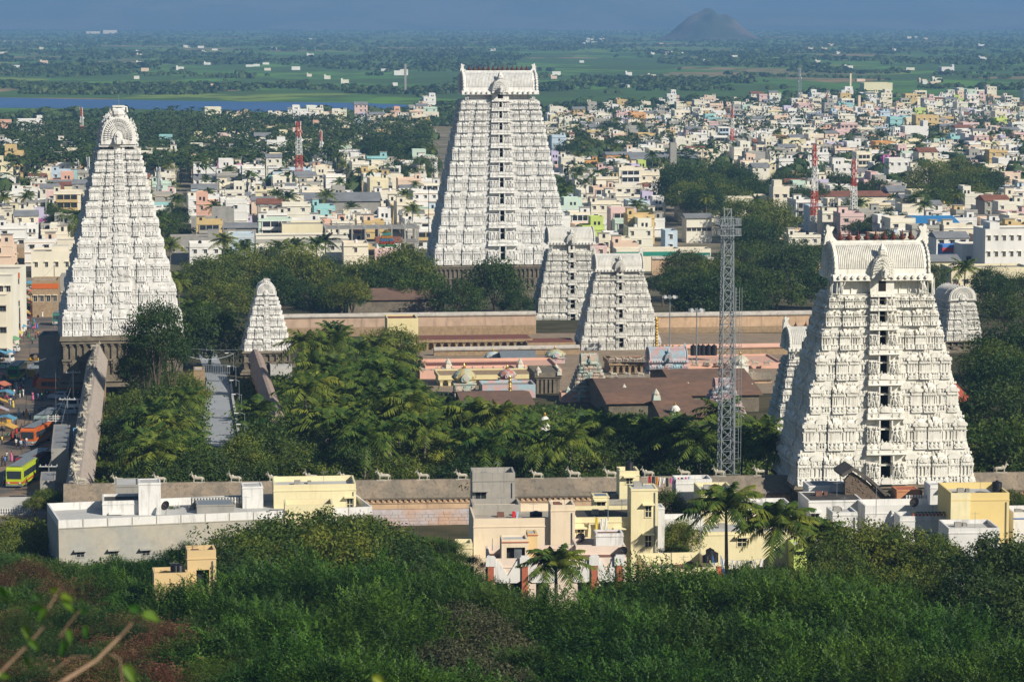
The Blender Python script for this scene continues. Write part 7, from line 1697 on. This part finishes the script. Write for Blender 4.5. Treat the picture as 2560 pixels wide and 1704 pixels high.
# centre group
fb('stained grey cement stair tower, the tallest block of the near houses', 1181, 1182, 346, 5.1, 4.4, 13, 4, F_grey, M_conc, .9, wins=((1.0, 3.6, 1.3, 2.6),))
fb('stained grey cement terrace wall below the cement stair tower', 1181, 1262, 341, 5.7, 4.6, 9, 4, F_grey, M_conc, 1.3)
fb('big cream peach house with blank front wall and flat terrace', 1184, 1296, 333, 11.7, 10, 14, 4, F_cream, M_terr, .9, rooms=(), left=((4.0, 3.2), (4.0, 8.6)))
fb('cream peach stair tower on the big blank fronted house', 1377, 1262, 333, 2.8, 3.6, 12, 4, F_cream, M_terr, .6)
fb('butter yellow house with small square window behind the satellite dish', 1437, 1293, 335, 9.5, 8, 12, 4, F_yel, F_dkroof, .5, wins=((.7, 1.8, .75, .85), (5.2, 1.9, .75, .8)))
fb('tall yellow stair tower with two shaded windows, right of the butter yellow house', 1578, 1222, 334.5, 3.1, 4.0, 15, 4, F_yel, M_conc, .1, wins=((2.0, 2.6, .7, 1.3), (2.0, 6.1, .7, 1.3)))
fb('cream head room carrying a black tank near the washing lines', 1549, 1177, 350, 2.4, 3.6, 12, 4, F_yel, M_conc, .5, wins=((1.2, 1.2, .8, .7),)); tank('black water tank on the cream head room', 1573, 1176, 351, .5, 1.2)
fb('small room with blue sheet roof on the yellow terrace', 1483, 1240, 344, 1.9, 2.4, 3.4, 4, F_yel, M_steel, .06, wins=((.95, 1.2, 1.0, 1.1),))
fb('grey walled terrace block behind the butter yellow house', 1518, 1248, 348, 4.0, 6, 8, 4, F_grey, F_dkroof, .5)
tank(None, 1340, 1297, 337, .75, .95, 'rooftop water tanks', desc='black ribbed water tank on the big cream terrace'); laundry(1275, 1273, 1297, 1273, 338, 2, ['red', 'pale blue'], 'red and blue washing on the big cream terrace')
laundry(1484, 1290, 1520, 1292, 334, 3, ['white', 'white', 'yellow'], 'long white cloths hanging over the yellow wall', 1.4, 1.9)
o = fb('ornate peach and white house with terracotta pillars behind the near palm', 1222, 1396, 318, 15.2, 8, 8.4, 3, F_pink, F_tiles, .9, dark=((.8, 2.1, .2, 5.9), (2.4, 3.8, .2, 5.9), (5.2, 6.6, .2, 5.9), (9.8, 11.2, .2, 5.9), (12.4, 13.6, .2, 5.9)))
for u in (.2, 3.95, 11.6, 14.4):
    b = MB(); b.box(u - .32, u + .32, -.35, .0, -4, 7.6); b.build('pillar', F_rust, o); b = MB(); b.box(u - .55, u + .55, -.42, .0, 7.6, 8.6); b.box(u - .42, u + .42, -.40, 0, 8.6, 8.75); b.build('pillar_head', F_white, o)
for u0, u1 in ((.55, 3.6), (4.3, 7.6), (9.0, 11.3), (12.0, 14.1)):
    b = MB(); b.prism([(u0, 6.0), (u0, 8.2), (u0 + .5, 8.2), ((u0 + u1) / 2, 6.5), (u1 - .5, 8.2), (u1, 8.2), (u1, 6.0), (u1 - .5, 5.7), (u0 + .5, 5.7)], -.16, -.02, 'y'); b.build('white_relief', F_white, o)
b = MB(); b.box(9.2, 10.2, -.2, -.05, 6.6, 7.6); b.mi = 1; [b.box(9.32 + .42 * i, 9.66 + .42 * i, -.24, -.19, 6.72 + .42 * j, 7.06 + .42 * j) for i in (0, 1) for j in (0, 1)]; b.build('lattice_vent', [F_white, M_win], o)
o = fb('terrace room with terracotta lintel and open dark doorway on the ornate house', 1254, 1348, 319, 2.95, 3.0, 4.6, 4, F_cream, M_conc, .25, dark=((.55, 2.6, .6, 3.7),), band=F_rust); b = MB(); [b.box(1.45 + .13 * i, 1.53 + .13 * i, .3, .36, .6, 3.7) for i in range(6)]; b.box(1.4, 2.3, .36, .4, .6, 3.7); b.build('corrugated_door', M_steel, o)
fb('ochre block joined to the terrace room', 1319, 1333, 322, 1.1, 2.4, 5.2, 4, F_och, M_conc, .12, band=F_rust)
fb('plain whitewashed block on the rear of the ornate house', 1490, 1333, 326, 3.1, 2.6, 4.0, 4, F_white, F_tiles, .25); fb('low peach parapet terrace right of the palm on the ornate house', 1440, 1365, 325, 5.6, 5.0, 5.4, 4, F_pink, F_tiles, .9)
o = fb('yellow house with open brick tiled terrace and blue stair rail, right of ornate house', 1626, 1421, 318, 7.4, 9.4, 8, 7, F_yel, F_tiles, 1.35, band=F_rust)
tank(None, 1765, 1405, 322, .42, .9, 'rooftop water tanks', desc='black water tank on the tiled terrace'); tank(None, 1775, 1398, 328, .5, 1.3, 'rooftop water tanks', desc='black water tank on the tiled terrace'); tank(None, 1786, 1404, 329, .45, 1.2, 'rooftop water tanks', desc='black water tank on the tiled terrace')
o = empty('outdoor_stair', tuple(P(1797, 1470, 318)), R(7), 'red steps with blue rail on the right of the yellow terrace house', 'stair'); stp = MB(); stp.box(0, .9, 0, .3, 0, .2); sm_ = stp.mesh('step', F_rust)
for i in range(12): inst('step', sm_, o, (0, i * .3, i * .2 - .6))
b = MB(); [b.bar((s, i * .6, i * .4 - .4), (s, i * .6, i * .4 + .6), .05) for s in (0, .9) for i in range(7)]; [b.bar((s, 0, .6), (s, 3.6, 3.0), .06) for s in (0, .9)]; b.build('stair_rail', C_['blue'], o)
# right group
fb('long cream wall house behind the near coconut palms', 1722, 1330, 349, 15.5, 7, 9, 5, F_yel, M_conc, .3, wins=((6.5, 1.3, 1.1, 1.0),)); fb('cream upper storey stepping up behind the leaning palm', 1890, 1298, 353, 6.0, 5, 8, 5, F_cream, M_conc, .4)
fb('whitewashed terrace parapet between yellow tower and near palms', 1652, 1298, 352, 5.2, 4, 6, 5, F_white, M_conc, .9); fb('white end wall right of the yellow stair tower', 1645, 1268, 345, .8, 3, 9, 5, F_white, M_conc, .1)
fb('cream house with shadowed side wall behind the tallest near palm', 1754, 1226, 358, 4.2, 6.5, 9, 5, F_yel, M_conc, .5, wins=((2, 1.8, .8, .9),)); fb('weathered whitish roof block below the grey mast', 1690, 1198, 366, 4.6, 3.5, 6, 5, F_white, M_conc, .5)
laundry(1800, 1396, 1905, 1396, 344, 9, ['white', 'white', 'white', 'pale blue', 'green', 'white'], 'row of mostly white washing below the cream wall'); laundry(1618, 1188, 1725, 1190, 366, 12, ['pink', 'red', 'white', 'pale blue', 'orange', 'dark', 'white'], 'colourful washing line in front of the temple wall')
fb('lime green low house wall glimpsed right of the leaning palm', 1985, 1362, 346, 1.6, 4, 5, 5, HM[12], M_conc, .3, wins=((.8, 1.0, .9, .5),))
fb('white house with dark bitumen roof below the nearest tower', 2022, 1251, 358, 6.8, 7, 8, 5, F_white, F_dkroof, .12, wins=((.8, 2.4, 1.0, 1.6),)); fb('stained whitewashed block right of the third near palm', 2082, 1280, 347, 3.0, 4, 9, 5, F_white, M_conc, .3)
fb('blue grey rooftop clutter shed with tin roof', 2022, 1214, 366, 5.0, 4, 5, 5, F_white, M_tin, .1)
p = P(2118, 1262, 363); o = empty('rubble_gable', tuple(p), R(6), 'rubble stone gable with ragged thatched edge against the nearest tower foot', 'ruined gable'); b = MB(); b.prism([(-.3, -3), (-.3, 3.2), (.6, 4.2), (2.4, 3.0), (5.6, .2), (5.6, -3)], 0, .7, 'y'); b.build('gable_wall', mat('rubble', (.20, .15, .11), var=.4, scale=2.5, bump=.8, stain=.5), o)
g = random.Random(4); b = MB()
for i in range(150):
    x, z = g.uniform(-.2, 5.4), g.uniform(-2, 4); 
    if z < (4.3 - (x - .6) * .82 if x > .6 else 4) - .3: b.ball(x, -.02, z, g.uniform(.1, .26), .1, g.uniform(.08, .18), 5, 3)
tag(b.build('rubble_stones', MATS['rubble'], o), kind='stuff'); b = MB(); b.prism([(-.9, 4.0), (.6, 4.9), (3.0, 3.3), (6.2, .3), (6.0, 0), (2.9, 2.9), (.6, 4.4), (-.7, 3.6)], -.5, 4.5, 'y'); b.build('thatch_roof', mat('old_thatch', (.13, .115, .10), var=.4, scale=3, bump=.6), o)
fb('little terracotta rooftop room below the tower doorway', 2242, 1224, 362, 2.9, 3, 4, 5, mat('orange_plaster', (.55, .26, .13)), F_rust, .1); fb('white rooftop room with barred window below the tower', 2326, 1212, 358, 2.7, 3.4, 5, 5, F_white, M_conc, .3, wins=((1.7, 1.1, .8, .5),))
o = fb('low pale blue parapet terrace edged with balusters between the white rooms', 2163, 1264, 354, 10.5, 5, 6, 5, F_white, M_conc, .9)
for i in range(8): inst('baluster', me, o, (6.3 + i * .35, 5.2, 5.6), 0, 1.3)
o = fb('mustard and cream end wall house with black tank, right side', 2378, 1232, 345, 7.0, 8, 12, 3, F_yelb, M_conc, .8); b = MB(); b.box(-.03, 2.3, -.05, 0, -2, 12.02); b.build('cream_front_panel', F_yel, o); tank('black water tank on the mustard end wall house', 2492, 1232, 349, .62, 1.5)
fb('stained terrace wall with flower pots below the white rooftop room', 2250, 1290, 348, 6.0, 3.5, 6, 4, F_white, M_conc, .5)
pot = MB(); pot.lathe([(.12, 0), (.18, .28), (.2, .3)], n=8); potm = pot.mesh('flower_pot', F_rust); sh = leaf_cloud('potted_plant', L_neem, .22, .22, 6, .12, 14, .06, 3)
for i in range(11):
    q = P(2282 + i * 9, 1289, 348.3); o = inst('flower_pot', potm, None, (q.x, q.y, q.z)); inst('plant', sh, o, (0, 0, .35)); tag(o, None, 'flower pot', 'flower pots on the stained terrace'); note(o, 'small red flower pot on the terrace edge', q)
fb('lower whitewashed house wall seen through trees at right', 2372, 1320, 338, 6.0, 6, 9, 3, F_white, M_conc, .5); fb('whitewashed wall deep among the right hand trees', 2376, 1400, 322, 5.0, 6, 9, 3, F_white, M_conc, .4)
fb('white and blue trimmed balcony house at the right photo edge', 2534, 1280, 350, 4, 5, 9, 3, F_white, M_conc, .7, band=C_['blue']); fb('pale cream wall at the lower left behind the yellow green tree', -20, 1345, 372, 7.0, 6, 6, 5, F_yel, M_conc, .5, wins=((5, 1.5, 1, .8),))
fb('small cream outhouse left of the big cream house', 1140, 1358, 330, 1.9, 3, 6, 4, F_yel, M_conc, .5); fb('white flat house roofs behind the leaning palm', 1830, 1262, 360, 7.5, 5, 8, 5, F_white, M_conc, .5)
for px, py in ((375, 1478), (1180, 1452), (1240, 1475), (1560, 1470), (1640, 1462), (1720, 1455)):
    p = AT(px, py, 5); place_thorn(p.x, p.y, p.z, .75, 'small thorn tree at the foot of the near houses', lift=5 - 2.6 * .75 - 4.2 * .75)
for a in ((1452, 1345, 330), (1558, 1379, 321), (1724, 1416, 316), (1778, 1440, 315), (2287, 1256, 352), (415, 1264, 360)): dish(*a)
for px, y0, y1, D in ((1750, 1382, 1290, 325), (1520, 1300, 1236, 334), (1231, 1375, 1345, 319), (2190, 1290, 1215, 352), (1122, 1450, 1398, 300)):
    o = pole(None, px, y0, y1, D, .05, M_steel, name='thin_pole', group='thin rooftop poles'); note(o, 'thin pole on the near rooftops', o.location, 3)
# ---------------------------------------------------------------- near coconut palms, frond by frond
FR = []
for sd in (1, 2):
    fr = palm_fronds(70 + sd, nf=32, L_=4.9, nleaf=26, lw=.075)
    ms = []
    for v, f, s in fr:
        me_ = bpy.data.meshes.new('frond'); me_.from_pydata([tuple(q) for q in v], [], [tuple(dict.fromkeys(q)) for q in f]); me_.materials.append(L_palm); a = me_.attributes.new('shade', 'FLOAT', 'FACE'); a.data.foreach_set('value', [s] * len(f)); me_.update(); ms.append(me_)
    FR.append(ms)
def near_palm(px, py, pxb, pyb, D, s, label, v):
    c = P(px, py, D); bz = P(pxb, pyb, D); gzz = gz(bz.x, D); o = empty('palm_tree', (bz.x, D, gzz), 0, label, 'palm tree', 'near coconut palms'); b = MB(); H = c.z - gzz; dx = c.x - bz.x
    pts = [(dx * t ** 1.5, .2 * math.sin(t * 3), -1 + (H + 1) * t) for t in [i / 8 for i in range(9)]]; b.tube(pts, .26, 8, .14).build('trunk', M_ptrunk, o)
    rr = v * 1.3
    for me_ in FR[v % 2]: inst('frond', me_, o, (dx, 0, H), rr, s)
    nb = MB(); [nb.ball(.28 * math.cos(k), .28 * math.sin(k), -.3, .15, n=6, m=4) for k in (0, 1.1, 2.3, 3.4, 4.6, 5.5)]; nb.build('coconuts', mat('green_coconut', (.14, .13, .03)), o, loc=(dx, 0, H))
near_palm(1815, 1258, 1817, 1440, 332, 1.2, 'tallest near coconut palm with straight trunk, before the cream wall', 0)
near_palm(1945, 1302, 1914, 1430, 330, 1.2, 'leaning near coconut palm right of the tallest near palm', 1)
near_palm(2062, 1332, 2066, 1440, 334, .98, 'shorter near coconut palm, right one of the three', 2)
near_palm(1389, 1405, 1392, 1490, 306, .92, 'coconut palm standing before the ornate peach house', 3)
# ---------------------------------------------------------------- trees of the foreground
L_feath2 = leaf_mat('leaves_feathery_olive', (.030, .065, .010), (.085, .145, .018), objrand=.12, trans=.3); L_feath3 = leaf_mat('leaves_feathery_deep', (.013, .045, .010), (.04, .10, .016), objrand=.15, trans=.3)
def thorn_px(poly, step, seed, h=(4.5, 7), s=(.95, 1.3), desc='feathery thorn tree', sq=(.8, 1.1)):
    for px, py in pxfill(poly, step, seed):
        if seed == 71: py += 62
        if seed == 71 and 1325 < px < 1410 and py > 1500: continue
        H = rnd.uniform(*h); p = AT(px, py, H); sc = rnd.uniform(*s); q_ = rnd.uniform(*sq); place_thorn(p.x, p.y, p.z, sc, desc, lift=H - 2.6 * sc - 4.2 * sc * q_, sq=q_, m=rnd.choice((L_feather, L_feather, L_feath2, L_feath3)))
thorn_px([(0, 1400), (120, 1385), (370, 1425), (480, 1472), (560, 1472), (620, 1430), (1000, 1430), (1200, 1462), (1600, 1462), (1700, 1450), (1900, 1440), (2100, 1440), (2300, 1520), (2580, 1620), (2580, 1740), (640, 1740), (560, 1600), (300, 1520), (-20, 1430)], (165, 80), 71, h=(3.0, 5.5), s=(.8, 1.2), sq=(.8, 1.2), desc='feathery green thorn tree in the foreground thicket')
for px, py, H, sc in ((150, 1425, 5, 1.1), (290, 1450, 5.5, 1.3), (420, 1500, 6, 1.4), (560, 1480, 7, 1.7), (740, 1418, 8.5, 2.1), (930, 1432, 8, 2.0), (1100, 1452, 8, 1.8), (1245, 1490, 7, 1.4), (640, 1560, 8, 1.9), (850, 1530, 8.5, 2.1), (1030, 1560, 7, 1.7), (760, 1650, 8, 1.8), (950, 1660, 8, 1.8), (1480, 1500, 8.5, 1.9), (1640, 1446, 9, 2.1), (1790, 1462, 8.5, 2.0), (1560, 1590, 8, 1.9), (1930, 1478, 9, 2.2), (2090, 1462, 8, 1.9), (1760, 1575, 8.5, 2.1), (1980, 1570, 8.5, 2.2), (2210, 1510, 9, 2.3), (2400, 1580, 8.5, 2.1), (2190, 1640, 8, 2.0), (2560, 1640, 8, 2.0), (1680, 1670, 7, 1.7), (1960, 1670, 7, 1.8), (2400, 1680, 7, 1.6)):
    p = AT(px, py, H); k_ = sc * .80; place_thorn(p.x, p.y, p.z, k_, 'broad domed thorn tree in the foreground', lift=H - 2.6 * k_ - 4.2 * k_ * 1.2, sq=1.2, m=(L_feather, L_feath3, L_feather, L_feath2)[int(px + py) % 4])
thorn_px([(0, 1385), (150, 1385), (420, 1370), (560, 1350), (560, 1390), (400, 1410), (0, 1410)], (90, 26), 72, h=(3.5, 5), s=(.7, 1.0), desc='low thorn bush by the grey walled house')
thorn_px([(1000, 1340), (1080, 1320), (1160, 1400), (1100, 1440), (1000, 1400)], (70, 36), 73, h=(5, 7), s=(.6, .9), desc='thorn bush left of the big cream house')
thorn_px([(1700, 1420), (2050, 1440), (2050, 1480), (1700, 1480)], (90, 30), 74, h=(4, 6), s=(.7, 1.0), desc='thorn bush under the near palms')
def fbroad(px, py, D, s, desc, dark=False, v=None, sq=1.0, m=None):
    p = P(px, py, D); z = gz(p.x, D); v = rnd.randrange(4) if v is None else v; r = BROAD_R[v] * s; place_broad(p.x, D, z, s, desc, dark, v, lift=p.z - z - r * .38 - r * 1.28 * sq, sq=sq, m=m)
FD = random.Random(5)
L_nearb = leaf_mat('leaves_near_broad', (.045, .085, .018), (.12, .15, .03), objrand=.2)
for px, py, D, s in ((600, 1330, 318, .95), (660, 1290, 326, 1.0), (740, 1268, 330, 1.05), (820, 1262, 332, 1.05), (900, 1278, 330, 1.0), (960, 1310, 324, .95), (1010, 1355, 316, .75), (550, 1365, 308, .8), (700, 1335, 314, .95), (800, 1325, 316, 1.0), (890, 1335, 315, .95), (620, 1390, 302, .8), (1040, 1400, 305, .6), (960, 1385, 308, .8)): fbroad(px, py, D, s, 'dark leafy tree between the thorn thicket and near wall', FD.random() < .6)
for px, py, D, s in ((40, 1285, 372, .9), (95, 1300, 366, .7), (10, 1320, 360, .7)): fbroad(px, py, D, s, 'yellow green spreading tree at the lower left', m=leaf_mat('leaves_yellowgreen', (.10, .15, .02), (.18, .20, .03), objrand=.1))
for px, py, D, s in ((120, 1215, 395, .4), (160, 1230, 392, .35), (85, 1235, 392, .35)): fbroad(px, py, D, s, 'small tree at the lower end of the street', False)
for px, py, D, s in ((2090, 1335, 318, .8), (2170, 1305, 322, .9), (2270, 1300, 322, .95), (2345, 1330, 316, .8), (2050, 1400, 306, .7), (2150, 1400, 304, .8), (2260, 1400, 302, .8), (2340, 1430, 298, .65), (1990, 1420, 304, .6)): fbroad(px, py, D, s, 'olive leafy tree below the mustard end wall', False)
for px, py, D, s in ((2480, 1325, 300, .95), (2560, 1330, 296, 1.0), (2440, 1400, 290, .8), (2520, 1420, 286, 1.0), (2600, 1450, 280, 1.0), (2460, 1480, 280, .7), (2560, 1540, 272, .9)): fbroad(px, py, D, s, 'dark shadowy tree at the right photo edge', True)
for px, py, D, s in ((1160, 1490, 262, .75), (1230, 1540, 256, .8), (1130, 1580, 248, .8), (1240, 1640, 240, .8)): fbroad(px, py, D, s, 'greyish olive tree in the middle of the thicket', False, m=leaf_mat('leaves_olive', (.055, .065, .028), (.10, .10, .045), objrand=.1))
for px, py, D, s in ((1700, 1300, 350, .45), (1690, 1350, 342, .4), (1672, 1222, 366, .45), (1712, 1225, 368, .5), (1735, 1260, 362, .4)): fbroad(px, py, D, s, 'garden tree between the yellow stair tower and near palms', False)
for px, py, D, s in ((2530, 1220, 372, .5), (2560, 1235, 368, .5), (920, 1288, 356, .4), (430, 1262, 366, .28)): fbroad(px, py, D, s, 'small tree behind the near rooftops', False)
for px, py in pxfill([(-20, 1430), (60, 1400), (120, 1460), (380, 1510), (520, 1560), (680, 1640), (760, 1740), (-20, 1740)], (46, 27), 75):
    H = rnd.uniform(2.4, 5.4); p = AT(px, py, H); k = rnd.randrange(2); o = empty('dry_bush', (p.x, p.y, p.z), rnd.uniform(0, 6.28), None, 'bush', 'brown dried bushes on the hillside'); sc = rnd.uniform(.9, 1.3)
    inst('foliage', DRY[k], o, (0, 0, H - 1.6), 0, sc, [rnd.choice((L_dry, L_dry, L_feath2, L_feath3, L_dark))]); inst('stem', DRY_T[k], o, (0, 0, H - 2.6)); note(o, 'brown dried bush at the lower left', p, H)
for px, py, H in ((235, 1470, 4.5), (650, 1630, 4), (480, 1560, 4), (120, 1450, 4.2), (2440, 1690, 3)):
    p = AT(px, py, H); o = empty('dry_bush', (p.x, p.y, p.z), 0, None, 'bush', 'brown dried bushes on the hillside'); inst('foliage', DRY[0], o, (0, 0, H - 1.9), 0, (.7, .7, 1.3)); inst('stem', DRY_T[0], o, (0, 0, H - 2.6)); note(o, 'tall brown dried bush', p, H)
# ---------------------------------------------------------------- the out of focus shrub close to the viewer
DN = 6.2
def Q(px, py, d=0): return tuple(P(px, py, DN + d))
o = empty('near_shrub', tuple(P(-300, 2600, DN)), 0, 'blurred bare twig with a few bright leaves close to the viewer, lower left', 'shrub'); org = Vector(o.location)
def tw(pts, r0, r1): 
    b = MB(); b.tube([Vector(Q(*p)) - org for p in pts], r0 * .5, 6, r1 * .8); b.build('twig', mat('twig_bark', (.30, .20, .13), var=.2, scale=20), o)
tw([(-300, 2600, 0), (-150, 2000, 0), (60, 1760, 0), (160, 1700, 0), (240, 1650, .05), (300, 1590, .1), (350, 1535, .1)], .012, .0025)
tw([(-300, 2600, 0), (-120, 1850, 0), (0, 1680, .1), (70, 1610, .1), (105, 1570, .1)], .009, .0025); tw([(105, 1570, .1), (120, 1520, .1), (150, 1470, .12)], .003, .0015); tw([(105, 1570, .1), (130, 1560, .1)], .0025, .001)
tw([(275, 1635, .05), (300, 1645, .05), (305, 1690, .05), (310, 1760, .05)], .003, .0015); tw([(130, 1680, 0), (180, 1640, 0), (225, 1640, 0)], .003, .0012); tw([(150, 1590, .1), (170, 1560, .1), (200, 1525, .1)], .003, .0012)
ML = leaf_mat('leaf_near', (.08, .20, .02), (.30, .38, .04), objrand=.5, trans=.55); g = random.Random(8)
def leaf(px, py, L, ang, tilt):
    n = 6; V = []; c = Vector(Q(px, py, .1 + g.uniform(-.1, .1))) - org; d = Vector((math.cos(ang), math.sin(tilt) * .5, math.sin(ang))).normalized(); s = d.cross(Vector((0, 1, 0))).normalized(); s = (s + Vector((0, g.uniform(-.8, .8), 0))).normalized()
    for i in range(n + 1):
        t = i / n; w = L * .24 * math.sin(math.pi * t ** .8) + .0008; q = c + d * L * t - Vector((0, 0, L * .35 * t * t)); V += [q - s * w + Vector((0, -.004, w * .3)), q, q + s * w + Vector((0, -.004, w * .3))]
    b = MB(); b.add(V, [f for i in range(n) for f in ((3 * i, 3 * i + 1, 3 * i + 4, 3 * i + 3), (3 * i + 1, 3 * i + 2, 3 * i + 5, 3 * i + 4))]); b.build('leaf', ML, o)
for px, py, L, a, t in ((150, 1490, .05, .1, 0), (148, 1480, .05, 2.6, 1), (120, 1520, .05, -2.4, 0), (105, 1520, .05, 3.0, .5), (60, 1560, .05, -1.2, 0), (70, 1600, .05, -.6, 1), (170, 1570, .045, -1.3, 0), (165, 1600, .05, -2.0, 0), (350, 1530, .06, 2.4, 0), (355, 1535, .07, -.1, 1), (0, 1465, .05, -1.0, 0), (155, 1500, .05, -.5, 0), (100, 1500, .045, 2.2, 0), (310, 1660, .07, -.9, 0), (215, 1560, .04, -1.6, 0), (-5, 1690, .05, .3, 0), (930, 1690, .06, -.4, 0), (60, 1640, .04, -.9, 0), (200, 1530, .035, .6, 0)):
    leaf(px, py, L * .6, a, t)

# ---------------------------------------------------------------- labels that single out each repeated thing
LANDMARKS = [('the tallest tower', 1257, 450), ('the round gabled tower', 300, 600), ('the nearest tower', 2214, 950), ('the small pointed tower', 665, 800), ('the grey mast', 1815, 800),
    ('the twin inner towers', 1500, 720), ('the pale drive', 555, 1030), ('the red roofed hall', 2440, 1000), ('the round white shrine tower', 2410, 780), ('the street corner', 150, 1200),
    ('the yellow gate house', 1005, 815), ('the small domes', 1220, 930), ('the pastel tower', 1478, 940), ('the tiled halls', 1640, 1000), ('the lake', 500, 262), ('the blue sheet roof', 2330, 560),
    ('the magenta house', 1775, 378), ('the long grey shed', 840, 500), ('the factory shed', 1690, 390), ('the big cream house', 1410, 1320), ('the grey walled house', 500, 1330), ('the golden rooftop', 480, 1400),
    ('the white block', 2470, 620), ('the left photo edge', 10, 700), ('the right photo edge', 2550, 400), ('the bottom photo edge', 1280, 1700), ('the yellow end wall', 2460, 1270), ('the near coconut palms', 1850, 1220)]
ORDW = ['nearest', 'second nearest', 'third nearest', 'fourth nearest', 'fifth nearest', 'sixth nearest', 'seventh nearest', 'eighth nearest', 'ninth nearest', 'tenth nearest', 'eleventh nearest', 'twelfth nearest']
def short(d):
    w = d.split()
    for i in range(3, len(w)):
        if w[i] in ('in', 'behind', 'by', 'right', 'left', 'among', 'of', 'on', 'before', 'above', 'rising', 'along', 'below', 'between', 'beside', 'at', 'with', 'inside', 'from'): return ' '.join(w[:i])
    return ' '.join(w[:5])
def lim(d, tail):
    return d + tail if len((d + tail).split()) <= 16 else short(d) + tail
def label_all():
    groups = {}
    for o, d, px, py in ITEMS:
        best = min(LANDMARKS, key=lambda L: math.hypot(L[1] - px, (L[2] - py) * 1.5)); dx, dy = px - best[1], py - best[2]
        rel = ('right of' if dx > 0 else 'left of') if abs(dx) > abs(dy) * 1.2 else ('in front of' if dy > 0 else 'behind')
        groups.setdefault((d, rel, best[0]), []).append((math.hypot(dx, dy), o, dx, dy))
    for (d, rel, L), v in groups.items():
        v.sort(key=lambda q: q[0])
        if len(v) == 1: v[0][1]['label'] = lim(d, ', ' + rel + ' ' + L); continue
        if len(v) <= 12:
            for i, q in enumerate(v): q[1]['label'] = lim(d, f', {ORDW[i]} {rel} {L}')
            continue
        v.sort(key=lambda q: q[3]); n = math.ceil(len(v) / 10); k = math.ceil(len(v) / n)
        TENS = ['top row', 'second row', 'third row', 'fourth row', 'fifth row', 'sixth row', 'seventh row', 'eighth row']
        for r in range(n):
            row = sorted(v[r * k:(r + 1) * k], key=lambda q: q[2])
            for i, q in enumerate(row): q[1]['label'] = f'{short(d)}, {SEQ[i]} in {TENS[min(r, 7)]} {rel} {L}'
SEQ = ['leftmost', 'second', 'third', 'fourth', 'fifth', 'sixth', 'seventh', 'eighth', 'ninth', 'tenth', 'eleventh', 'twelfth']
label_all()
bad = [o['label'] for o, *_ in ITEMS if len(o['label'].split()) > 16]
print('labels', len(ITEMS), 'too long', len(bad), bad[:5])
